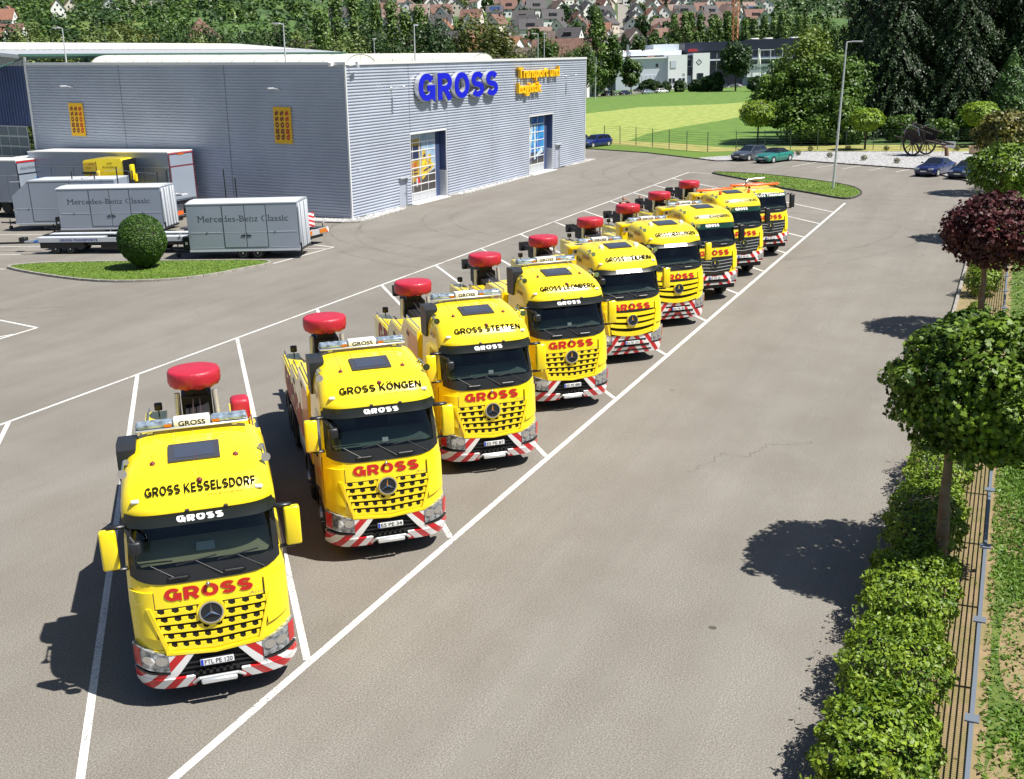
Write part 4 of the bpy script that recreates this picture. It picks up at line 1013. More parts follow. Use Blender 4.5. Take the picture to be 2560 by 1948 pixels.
    for k, (r_, z_) in enumerate(prof):
        rows.append([((r_+(.014*math.sin(i*1.7+k)+.012*math.sin(i*4.1) if k < 3 else 0))*math.cos(2*math.pi*i/n_), 9.3+(r_+(.012*math.sin(i*2.3) if k < 3 else 0))*math.sin(2*math.pi*i/n_), z_+(.02*math.sin(i*1.3) if k == 0 else 0)) for i in range(n_)])
    for r_ in rows: mb.v += r_
    for j in range(len(rows)-1):
        for i in range(n_): mb.f.append((j*n_+i, j*n_+(i+1) % n_, (j+1)*n_+(i+1) % n_, (j+1)*n_+i)); mb.m.append(0)
    mb.f.append(tuple(range(n_))[::-1]); mb.m.append(0)
    part('cover', mb, 'tarp', root, 50, label='round red tarpaulin cover on the mast')
    mb = MB(); mb.rbox(-.98, -.80, 9.55, 9.68, 2.14, 2.32, .03, 2); mb.cyl((-.89, 9.6, 2.0), (-.89, 9.6, 2.15), .015); part('work_light', mb, 'black', root, 50)
    return root

ROW = 'tow trucks parked in a slanted row'
def place_trucks():
    spec = [
     ('nearest yellow tow truck whose roof reads KESSELSDORF, plate FTL PE 120', 'arocs', (3.833, .637), 'KESSELSDORF', 'FTL PE 120', dict(beige=True)),
     ('second yellow tow truck, roof lettered KÖNGEN, plate ES PE 34', 'arocs', (9.40, .76), 'KÖNGEN', 'ES PE 34', dict(rot=.0)),
     ('third yellow tow truck, roof lettered STETTEN, plate ES PE 87', 'arocs', (14.57, .87), 'STETTEN', 'ES PE 87', dict()),
     ('fourth yellow tow truck, roof lettered LEONBERG, plate ES PE 880', 'arocs', (19.83, .86), 'LEONBERG', 'ES PE 880', dict()),
     ('yellow tow truck with slatted grille and roof lettered WEILHEIM', 'actros', (25.21, .84), 'WEILHEIM', 'ES PE 127', dict(platez=.74)),
     ('yellow tow truck with slatted grille and roof lettered MERKLINGEN', 'actros', (30.6, .82), 'MERKLINGEN', 'ES PE 83', dict(platez=.74)),
     ('yellow tow truck with black grille, green visor and roof lettered HERRENBERG', 'site', (35.45, .67), 'HERRENBERG', 'ES PE 45', dict(platez=1.0, maroon=False)),
     ('yellow tow truck with orange roof beacons and roof lettered LUDWIGSBURG', 'site', (40.75, .69), 'LUDWIGSBURG', 'ES PE 94', dict(platez=1.0, beacons=True, orange=True)),
     ('farthest low-roofed yellow tow truck with green band lettered TÜBINGEN', 'low', (46.29, .61), 'TÜBINGEN', 'ES PE 51', dict(platez=1.0, orange=True)),
    ]
    out = []
    for lab, st, A, wd, pl, op in spec: out.append(make_truck(lab, ROW, st, A, wd, pl, op))
    r0 = out[0]
    # things seen only on single trucks
    mb = MB(); mb.rbox(.72, 1.12, 6.9, 7.4, 2.5, 2.98, .10, 3); part('winch_cover', mb, 'tarp', out[0], 60, label='crumpled red tarpaulin bag over the right locker')
    mb = MB(); mb.rbox(.3, .65, 7.6, 8.0, 2.3, 2.6, .08, 3); part('winch_cover', mb, 'tarp', out[1], 60)
    mb = MB(); mb.add([(-.12, .33, 2.53), (.16, .33, 2.53), (.16, .50, 2.60), (-.12, .50, 2.60)], [(0, 1, 2, 3)]); part('paper_sheet', mb, 'paper', out[0])
    for t, x in ((1, .05), (2, .05), (3, .02)):
        mb = MB(); mb.add([(x-.06, .16, 2.50), (x+.06, .16, 2.50), (x+.06, .20, 2.58), (x-.06, .20, 2.58)], [(0, 1, 2, 3)]); part('toll_box', mb, 'paper', out[t])
    return out
TRUCKS = place_trucks()
# ================================================================ warehouse
def corrmat(name, col, rough, metal):
    m = mat(name, col, rough, metal, var=.10, vscale=.35); return m
M['cladding'] = corrmat('aluminium_cladding', (.46, .50, .585), .42, .12)
M['claddingblue'] = mat('blue_cladding', (.06, .09, .20), .5, .2, var=.2, vscale=.6)
M['roofpale'] = mat('pale_roof', (.55, .55, .52), .7, var=.1)
M['vault'] = mat('skylight_polycarbonate', (.72, .70, .60), .4, var=.06, vscale=.7)
M['greensteel'] = mat('green_steel', (.03, .09, .07), .5)
M['gateframe'] = mat('gate_frame', (.75, .76, .77), .4, .2)
M['gatepanel'] = mat('gate_panel', (.50, .52, .54), .4, .3)
M['gateblack'] = mat('gate_seal', (.01, .012, .02), .4)
M['doorgrey'] = mat('grey_door', (.42, .46, .55), .4, .2)
M['bluesign'] = mat('blue_sign', (.0, .004, .5), .45)
M['yellowsign'] = mat('yellow_sign', (.85, .48, .01), .4)
M['pane_grey'] = mat('dull_pane', (.13, .16, .22), .15, coat=.3)
BR = (.0266, -.0007, -.0083)
def bthing(name, label, cat, a=0, b=0, z=0, group=None):
    o = thing(name, label, cat, group=group)
    Mx = Matrix.Translation((53.558, 30.051, 0)) @ Euler(BR).to_matrix().to_4x4() @ Matrix.Translation((a, b, z))
    o.matrix_world = Mx; return o
LR, LL, H = 42.95, 28.56, 10.19
PITCHC = .2
def corrugate(mb, length, z0, z1, wall, s0=0., depth=.06):
    """horizontal ribs; wall(u, d, z) places a point u along the wall and d out of it"""
    z = z0; rows = []
    while z < z1-.001:
        for dz, d in ((0, 0), (.095, 0), (.11, depth), (.18, depth)):
            if z+dz <= z1: rows.append((z+dz, d))
        z += PITCHC
    rows.append((z1, 0))
    o = len(mb.v)
    for zz, d in rows: mb.v += [wall(s0, d, zz), wall(s0+length, d, zz)]
    for i in range(len(rows)-1): mb.f.append((o+2*i, o+2*i+1, o+2*i+3, o+2*i+2)); mb.m.append(0)
def build_warehouse():
    root = bthing('warehouse', 'large grey ribbed-metal warehouse with blue and yellow lettering and two gates', 'warehouse')
    WR = lambda u, d, z: (u, -d, z); WL = lambda u, d, z: (-d, u, z)
    g1 = (8.02, 13.43, 5.05); g2 = (29.2, 34.56, 5.16); d1 = (6.27, 7.33, 2.05); d2 = (35.29, 36.33, 2.2)
    js = [0.06, 8.05, 13.7, 21.6, 29.5, 35.2, LR-.06]
    def panel(name, a0, a1, z0, z1, W):
        mb = MB(); corrugate(mb, a1-a0-.02, z0, z1, W, a0+.01); part(name, mb, 'cladding', root)
    # right wall, cut round gates and doors
    def rightspan(a0, a1):
        holes = [h_ for h_ in (g1, g2, d1, d2) if h_[0] < a1-.01 and h_[1] > a0+.01]
        xs_ = sorted(set([a0, a1]+[min(max(v, a0), a1) for h_ in holes for v in h_[:2]]))
        mb = MB()
        for x0, x1 in zip(xs_[:-1], xs_[1:]):
            if x1-x0 < .02: continue
            top = max([h_[2] for h_ in holes if h_[0] < (x0+x1)/2 < h_[1]], default=0)
            zs0 = math.ceil(top/PITCHC)*PITCHC if top else 0
            if top and zs0 > top: mb.add([WR(x0, .0, top), WR(x1, 0, top), WR(x1, 0, zs0), WR(x0, 0, zs0)], [(0, 1, 2, 3)])
            corrugate(mb, x1-x0, zs0, 10.0, WR, x0)
        part('wall_panel', mb, 'cladding', root)
    for a0, a1 in zip(js[:-1], js[1:]): rightspan(a0+.012, a1-.012)
    for b0, b1 in ((.06, 9.83), (9.83, 19.35), (19.35, LL)): panel('wall_panel', b0+.01, b1-.01, 0, 10.0, WL)
    mb = MB(); mb.add([(0, .02, -.3), (LR, .02, -.3), (LR, .02, 10), (0, .02, 10), (.02, 0, -.3), (.02, LL, -.3), (.02, LL, 10), (.02, 0, 10), (LR, 0, -.3), (LR, LL, -.3), (LR, LL, 10), (LR, 0, 10)], [])
    for x0, x1, zt in ((0, d1[0], 10), (d1[1], g1[0], 10), (g1[1], g2[0], 10), (g2[1], d2[0], 10), (d2[1], LR, 10)): mb.add([(x0, .02, -.3), (x1, .02, -.3), (x1, .02, 10), (x0, .02, 10)], [(0, 1, 2, 3)])
    for h_ in (g1, g2, d1, d2): mb.add([(h_[0], .02, h_[2]), (h_[1], .02, h_[2]), (h_[1], .02, 10), (h_[0], .02, 10)], [(0, 1, 2, 3)])
    mb.add([(.02, 0, -.3), (.02, LL, -.3), (.02, LL, 10), (.02, 0, 10)], [(0, 1, 2, 3)]); mb.add([(LR, 0, -.3), (LR, LL, -.3), (LR, LL, 10), (LR, 0, 10)], [(0, 1, 2, 3)]); mb.add([(0, LL, -.3), (LR, LL, -.3), (LR, LL, 10), (0, LL, 10)], [(0, 1, 2, 3)])
    part('wall_core', mb, 'darkgrey', root)
    mb = MB(); mb.box(.1, LR-.1, .1, LL-.1, 9.8, 9.9); part('roof', mb, 'roofpale', root)
    mb = MB(); mb.box(-.12, LR+.1, -.12, .12, 10.0, H); part('parapet_cap', mb, 'gateframe', root)
    mb = MB(); mb.box(-.121, .12, .121, LL, 10.0, H); part('parapet_cap', mb, 'gateframe', root)
    mb = MB(); mb.box(-.07, .05, -.07, .05, -.2, 10.0); part('corner_trim', mb, 'gateframe', root)
    mb = MB(); mb.box(LR-.05, LR+.07, -.07, .05, -.2, 10.0); part('corner_trim', mb, 'gateframe', root)
    mb = MB(); mb.box(-.07, .05, LL-.05, LL+.15, -.2, 10.6); part('corner_trim', mb, 'gateframe', root)
    # vaulted rooflights
    for a0, a1, b0, b1 in ((1.7, 5.3, 1.0, 14.4), (20.3, 24.0, 1.0, 14.4), (5.5, 9, 17.5, 27.5)):
        n = 12; ac = (a0+a1)/2; r_ = (a1-a0)/2
        mb = MB(); mb.grid(lambda u, v: (ac-r_*math.cos(math.pi*u), b0+(b1-b0)*v, 9.95+.72*math.sin(math.pi*u)), n, 1)
        for b_ in (b0, b1): mb.add([(ac-r_*math.cos(math.pi*i/n), b_, 9.95+.72*math.sin(math.pi*i/n)) for i in range(n+1)], [tuple(range(n+1))])
        vl = part('rooflight', mb, 'vault', root, 40)
        b_ = b0
        while b_ <= b1+.01:
            mb = MB(); mb.grid(lambda u, v: (ac-(r_+.02)*math.cos(math.pi*u), b_-.04+.08*v, 9.95+.74*math.sin(math.pi*u)), n, 1); part('rooflight_rib', mb, 'gatepanel', vl); b_ += (b1-b0)/7
        mb = MB(); mb.box(ac-.02, ac+.02, b0-.02, b0, 9.95, 10.67); part('rooflight_mullion', mb, 'gatepanel', vl)
    # gates
    def gate(g, cols, rows, prints):
        x0, x1, zt = g; w_ = x1-x0-1.1 if False else (x1-x0)*.86; yb = .55
        gt = MB(); gt.box(x0, x0+w_, yb, yb+.06, .02, zt); o = part('gate', gt, 'gateblack', root)
        # reveal
        rv = MB(); rv.add([(x0, 0, 0), (x0, yb, 0), (x0, yb, zt), (x0, 0, zt)], [(0, 1, 2, 3)]); rv.add([(x0, 0, zt), (x1, 0, zt), (x1, yb, zt), (x0, yb, zt)], [(0, 1, 2, 3)])
        rv.add([(x1, 0, 0), (x1, yb, 0), (x1, yb, zt), (x1, 0, zt)], [(0, 1, 2, 3)]); rv.add([(x0+w_, yb, 0), (x1, yb, 0), (x1, yb, zt), (x0+w_, yb, zt)], [(0, 1, 2, 3)])
        part('gate_reveal', rv, 'claddingblue', root)
        fr = MB(); fr.box(x0-.08, x0, -.06, .02, 0, zt+.1); fr.box(x1, x1+.08, -.06, .02, 0, zt+.1); fr.box(x0-.08, x1+.08, -.062, .02, zt, zt+.12); fr.box(x0-.1, x1+.1, -.5, yb, -.02, .05); part('gate_surround', fr, 'gateframe', root)
        st = MB(); st.box(x1-.12, x1-.02, -.02, yb, 0, 2.0); part('impact_post', st, 'gatepanel', root)
        hrow = (zt-.1)/rows
        for r_ in range(rows):
            for c_ in range(cols):
                xa = x0+.05+c_*(w_-.1)/cols; xb = x0+.05+(c_+1)*(w_-.1)/cols; za = .06+r_*hrow
                p_ = MB(); p_.box(xa+.03, xb-.03, yb-.02, yb-.002, za+.05, za+hrow-.05)
                part('gate_pane', p_, 'gatepanel' if r_ == 0 else 'pane_grey', o)
        fm = MB()
        for r_ in range(rows+1): fm.box(x0+.02, x0+w_-.02, yb-.05, yb-.003, .03+r_*hrow-.035, .03+r_*hrow+.045)
        part('gate_rails', fm, 'gateframe', o)
        fm = MB()
        for c_ in range(cols+1): x = x0+.05+c_*(w_-.1)/cols; fm.box(x-.022, x+.022, yb-.045, yb-.0035, .05, zt-.05)
        part('gate_stiles', fm, 'gateframe', o)
        for k, (mt, polys) in enumerate(prints):
            pm = MB()
            for poly in polys: pm.add([(x0+u*w_, yb-.022-.0012*k, .06+hrow+v*(zt-.12-hrow)) for u, v in poly], [tuple(range(len(poly)))])
            part('printed_picture', pm, mt, o)
        return o
    M['skyprint'] = mat('print_sky', (.16, .30, .48), .3, col2=(.45, .55, .62), vscale=.6, coat=.3)
    M['navyprint'] = mat('print_navy', (.006, .015, .07), .3, coat=.3)
    M['yprint'] = mat('print_yellow', (.50, .33, .02), .3, col2=(.25, .15, .01), vscale=2.5, coat=.3)
    M['ybright'] = mat('print_bright_yellow', (.85, .60, .03), .3, col2=(.35, .2, .02), vscale=3, coat=.3)
    M['roadprint'] = mat('print_road', (.05, .045, .045), .4, coat=.3)
    M['cyanprint'] = mat('print_cyan', (.05, .35, .65), .3, col2=(.01, .05, .35), vscale=1.2, coat=.3)
    M['whiteprint'] = mat('print_white', (.7, .75, .78), .3, col2=(.25, .4, .5), vscale=3, coat=.3)
    rect = lambda a, b, c_, d: [(a, c_), (b, c_), (b, d), (a, d)]
    G1 = gate(g1, 4, 8, [('skyprint', [rect(.0, 1, .3, 1)]), ('roadprint', [[(0, 0), (1, 0), (1, .36), (.4, .2), (0, .16)]]),
        ('yprint', [[(.06, .17), (.47, .20), (.48, .92), (.1, .9), (.05, .8)]]), ('navyprint', [rect(.04, .45, .55, .80), rect(.5, .54, .3, .86)]),
        ('ybright', [[(.55, .2), (.92, .38), (.97, .44), (.72, .52), (.66, .72), (.58, .74), (.55, .5)], rect(.5, .535, .28, .6), rect(.75, .86, .48, .62)]),
        ('navyprint', [rect(.08, .42, .375, .395), rect(.08, .42, .32, .34), rect(.1, .42, .27, .285), [(.58, .6), (.68, .66), (.67, .58)], [(.6, .36), (.85, .42), (.84, .38), (.6, .33)]]),
        ('red', [rect(.08, .16, .10, .20), rect(.40, .47, .12, .26)]), ('whiteprint', [rect(.16, .2, .08, .2), rect(.36, .4, .1, .24), rect(.24, .34, .12, .14)])])
    fitpart('gate_lettering', 'GROSS', 1.3, .32, lambda p: (g1[0]+1.15+p[0], .55-.0355, 2.55+p[1]+.08*p[0]), 'redtext', G1, bold=.02)
    G2 = gate(g2, 3, 7, [('navyprint', [rect(0, 1, 0, 1)]), ('cyanprint', [rect(.35, 1, .25, .97), rect(0, .3, .2, .7)]), ('whiteprint', [[(.05, .1), (.3, .12), (.45, .8), (.2, .92), (.02, .7)], rect(.5, .58, .1, .85), [(.6, .14), (.95, .22), (.9, .34), (.82, .3), (.62, .2)]]), ('roadprint', [[(0, 0), (1, 0), (1, .12), (0, .04)], rect(.12, .26, .5, .74), rect(.36, .5, .12, .22)])])
    # personnel doors
    for (x0, x1, zt) in (d1, d2):
        mb = MB(); mb.box(x0+.05, x1-.05, .04, .08, 0, zt-.05); dd = part('door', mb, 'doorgrey', root)
        mb = MB(); mb.box(x0, x0+.05, -.03, .09, 0, zt); mb.box(x1-.05, x1, -.03, .09, 0, zt); mb.box(x0+.05, x1-.05, -.03, .09, zt-.05, zt); mb.box(x0-.1, x1+.15, -.25, .0, zt+.02, zt+.1); part('door_frame', mb, 'gatepanel', root)
        mb = MB(); mb.tube([(x1-.18, -.02, .95), (x1-.18, .03, .95)], .02); mb.box(x1-.32, x1-.16, -.04, -.02, .93, .97); part('handle', mb, 'black', dd)
    # wall lamps and cameras
    for kind, u, z in (('r', 5.6, 8.4), ('r', 37.7, 8.5), ('l', 24.05, 8.42), ('l', 5.3, 8.42)):
        mb = MB(); W = WR if kind == 'r' else WL
        mb.tube([W(u, 0, z), W(u+.1, .7, z+.12)], .035, 6); mb.rbox(-.11, .11, -.3, .3, -.06, .06, .03, 1, T=lambda p: W(u+.1+p[0], .8+p[1], z+.1+p[2])); mb.box(-.12, .12, -.05, .05, -.12, .12, T=lambda p: W(u+p[0], .05+p[1]*.5, z+p[2])); part('wall_lamp', mb, 'silver' if kind == 'r' else 'gatepanel', root)
    mb = MB(); mb.tube([WR(.35, 0, 9.95), WR(.5, .45, 10.0)], .03); mb.rbox(-.35, .35, -.09, .09, -.09, .09, .02, 1, T=lambda p: (.75+p[0]*.8, -.5+p[0]*.35+p[1], 10.02-p[0]*.35+p[2])); part('security_camera', mb, 'white', root)
    mb = MB(); mb.tube([WL(.9, 0, 10.0), WL(.9, .3, 10.05)], .03); mb.rbox(-.22, .1, .75, 1.05, 9.9, 10.2, .05, 1, T=lambda p: (p[0]-.2, p[1], p[2])); part('security_camera', mb, 'white', root)
    mb = MB(); mb.tube([WR(.9, 0, 3.4), WR(.9, .12, 3.42), WR(1.0, .15, 3.35), WR(1.0, .15, 3.2)], .025); part('overflow_pipe', mb, 'white', root)
    # lettering: blue letters in white cases, yellow block letters
    def word(txt, a0, a1, z0, z1, face, case, dep, t, grow):
        w_ = a1-a0; ac = (a0+a1)/2
        A = letters(txt, w_, z1-z0, t, .16, 1., 0.); B_ = letters(txt, w_, z1-z0, t, .16, 1., grow)
        for (c_, vs, fs), (_, v0, f0) in zip(A, B_):
            mb = MB(); mb.add([(ac+v[0], -.10-(v[2]+1)*(dep-.10), z0+v[1]) for v in v0], f0); cs = part('letter_case', mb, case, root)
            mb = MB(); mb.add([(ac+v[0], -dep-.012-(v[2]+1)*.04, z0+v[1]) for v in vs], fs); part('letter_face', mb, face, cs)
    def words(txt, a0, a1, z0, z1, m_, dep, bold):
        """small letters in block form, one mesh each"""
        meas = [(min(v[0] for v in q_), max(v[0] for v in q_)) for q_ in (textmesh(txt[:i+1], size=1., bold=bold, align='LEFT')[0] for i in range(len(txt)))]
        sc = (a1-a0)/(meas[-1][1]-meas[-1][0]); sz = (z1-z0)/max(v[1] for v in textmesh('H', size=1., bold=bold)[0])
        for i, ch in enumerate(txt):
            if ch == ' ': continue
            right = a0+(meas[i][1]-meas[-1][0])*sc; v1, f1 = textmesh(ch, size=1., bold=bold, align='LEFT', ext=.5); mx_ = max(v[0] for v in v1)
            mb = MB(); mb.add([(right+(v[0]-mx_)*sc, -.12-(v[2]+.5)*dep, z0+v[1]*sz) for v in v1], f1); part('letter', mb, m_, root)
    word('GROSS', 8.75, 21.9, 7.34, 9.28, 'bluesign', 'silver', .42, .215, .022)
    words('Transport und', 26.2, 35.35, 8.58, 9.45, 'yellowsign', .28, .028)
    words('Logistik', 26.2, 31.2, 7.33, 8.18, 'yellowsign', .28, .028)
    # banners on the left wall
    for b0, b1, z0, z1 in ((23.2, 24.6, 4.9, 7.3), (4.42, 5.86, 4.89, 7.3)):
        mb = MB(); mb.box(-.11, -.06, b0, b1, z0, z1); bn = part('banner', mb, 'yellowsign', root)
        for k, mt in enumerate(('maroon', 'maroon', 'redtext')):
            strokepart('banner_lettering', 'GROSS', (z1-z0)*.80, .29, lambda p: (-.1145-p[2], b1-.40-.42*k+p[1]-.02, (z0+z1)/2+p[0]), mt, bn, t=.27)
    return root
WAREHOUSE = build_warehouse()

def build_hall():
    root = bthing('open_hall', 'open steel hall with pale gabled roof behind the warehouse', 'hall')
    b0, b1 = LL+.25, LL+28; bm_ = (b0+b1)/2; ez, rz = 10.75, 11.75
    LA = 43
    def prof(u, b, z, d=.0): return None
    for side, (ba, za, bb, zb_) in enumerate(((b0-.6, ez, bm_, rz), (bm_, rz, b1, ez))):
        mb = MB(); n = int(LA/.33); vs = []
        for i in range(n+1):
            a = -.8+i*(LA+.8)/n; dz = .05 if i % 2 else 0
            vs += [(a, ba, za+dz), (a, bb, zb_+dz)]
        mb.add(vs, [(2*i, 2*i+2, 2*i+3, 2*i+1) for i in range(n)]); part('roof_slope', mb, 'gatepanel', root)
    mb = MB()
    for k in range(21):
        a = 1+k*1.9; mb.add([(a, b0+4.2, ez+.07+(rz-ez)*4.8/14.6), (a+1.8, b0+4.2, ez+.07+(rz-ez)*4.8/14.6), (a+1.8, bm_-.3, rz+.05), (a, bm_-.3, rz+.05)], [(0, 1, 2, 3)])
    part('rooflight_band', mb, 'vault', root)
    mb = MB(); mb.box(-.85, LA, b0-.66, b0-.6, ez-.12, ez+.06); part('gutter', mb, 'greensteel', root)
    mb = MB(); mb.add([(-.85, b0-.6, ez+.02), (-.85, bm_, rz+.02), (-.85, bm_, rz-.25), (-.85, b0-.6, ez-.25)], [(0, 1, 2, 3)]); mb.add([(-.85, bm_, rz+.02), (-.85, b1, ez+.02), (-.85, b1, ez-.25), (-.85, bm_, rz-.25)], [(0, 1, 2, 3)]); part('verge_board', mb, 'gateframe', root)
    mb = MB()
    for k in range(7):
        a = .3+k*6.2; mb.box(a-.12, a+.12, b0-.05, b0+.25, 0, ez-.1); mb.cyl((a, b0, ez-.2), (a+2.6, b0, ez-.9), .05, n=5); mb.cyl((a, b0, ez-.2), (a-2.6, b0, ez-.9), .05, n=5)
    mb.box(0, LA, b0, b0+.2, ez-.3, ez-.1); part('steel_frame', mb, 'greensteel', root)
    # gable end wall above three sectional gates
    mb = MB(); mb.add([(0, b0, 5.5), (0, b1, 5.5), (0, b1, ez-.2), (0, bm_, rz-.2), (0, b0, ez-.2)], [(0, 1, 2, 3, 4)])
    for i in range(90): y = b0+i*.3; mb.box(-.05, .0, y, y+.12, 5.5, 9.9)
    part('gable_wall', mb, 'claddingblue', root)
    mb = MB(); [mb.box(-.09, -.05, b0+i*.14, b0+i*.14+.07, 9.95, 10.7) for i in range(60)]; part('gable_louvre', mb, 'gatepanel', root)
    for g_ in range(3):
        y0 = b0+.5+g_*5.6; gt = MB(); gt.box(-.02, .05, y0, y0+5.2, 0, 5.5); go = part('sectional_gate', gt, 'gatepanel', root)
        for r_ in range(7):
            for c_ in range(5):
                p_ = MB(); p_.box(-.05, -.02, y0+.1+c_*1.02, y0+1.0+c_*1.02, .15+r_*.77, .80+r_*.77); part('gate_pane', p_, 'pane_grey', go)
    return root
build_hall()

# gravel strips round the warehouse
def gstrip(pts, lab):
    P = smoothpoly(pts, 2); sheet('gravel_strip', P, .09, 'gravel')
    kerb('kerb', P, closed=True, seglen=.7, h=.10)
def kerbname():
    pass
gstrip([(51.9, 31), (52.2, 29.3), (53.0, 28.6), (55.5, 28.8), (58.6, 29.0), (59.7, 29.5), (59.9, 29.9), (56, 30.0), (53.5, 30.0), (53.3, 34), (53.2, 48), (52.2, 48), (52.0, 38)], '')
gstrip([(67.2, 29.9), (67.4, 29.2), (69, 28.8), (75, 28.95), (81.6, 29.2), (82.7, 29.6), (82.8, 29.9), (75, 29.95)], '')
gstrip([(91.0, 29.7), (91.4, 29.4), (93.2, 29.2), (98.4, 29.2), (99.3, 29.9), (98.8, 30.9), (96.7, 30.9), (96.6, 29.75)], '')
for m_ in ('gravel',): pass
# loose white stones along the strips
mb = MB()
for (x0, x1, y0, y1) in ((53, 59.3, 28.9, 29.9), (68, 82, 29.1, 29.9), (92, 98.5, 29.4, 29.7), (52.3, 53.2, 30, 40)):
    for k in range(int((x1-x0)*(y1-y0)*26)):
        x, y, r_ = random.uniform(x0, x1), random.uniform(y0, y1), random.uniform(.03, .08)
        vs = [(x+r_*random.uniform(.7, 1.2)*a, y+r_*random.uniform(.7, 1.2)*b, .09+r_*c_) for a, b, c_ in ((1, 0, 0), (-1, 0, 0), (0, 1, 0), (0, -1, 0), (0, 0, .9))]
        mb.add(vs, [(0, 2, 4), (2, 1, 4), (1, 3, 4), (3, 0, 4)])
M['stone'] = mat('pale_stone', (.66, .65, .62), .85, var=.4, vscale=6)
setting(part('gravel', mb, 'stone'), 'stuff')
# ================================================================ trailers and yard vehicles
def frame_thing(name, label, cat, P, d, group=None):
    return thing(name, label, cat, (P[0], P[1], 0), math.atan2(d[1], d[0]), group)
M['traileralu'] = mat('trailer_aluminium', (.30, .345, .42), .38, .15, var=.06, vscale=.5, coat=.2)
M['trailerroof'] = mat('trailer_roof', (.48, .51, .55), .5)
M['ctext'] = mat('dark_grey_lettering', (.04, .05, .07), .5)
M['bluetext'] = mat('blue_lettering', (.01, .02, .25), .5)
M['bluegraf'] = mat('blue_graphic', (.02, .2, .65), .5)
def smallwheel(root, x, y, r, w_=.2):
    t = MB(); t.lathe([(r*.62, y), (r*.95, y), (r, y+.03), (r, y+w_-.03), (r*.95, y+w_), (r*.62, y+w_)], (x, 0, r), 18, 'Y'); o = part('wheel', t, 'tyre', root, 40)
    t = MB(); t.lathe([(r*.64, y+.01), (r*.58, y-.005), (r*.5, y+.03), (r*.2, y+.03), (r*.16, y-.02), (.001, y-.02)], (x, 0, r), 16, 'Y'); part('rim', t, 'silver', o, 50)
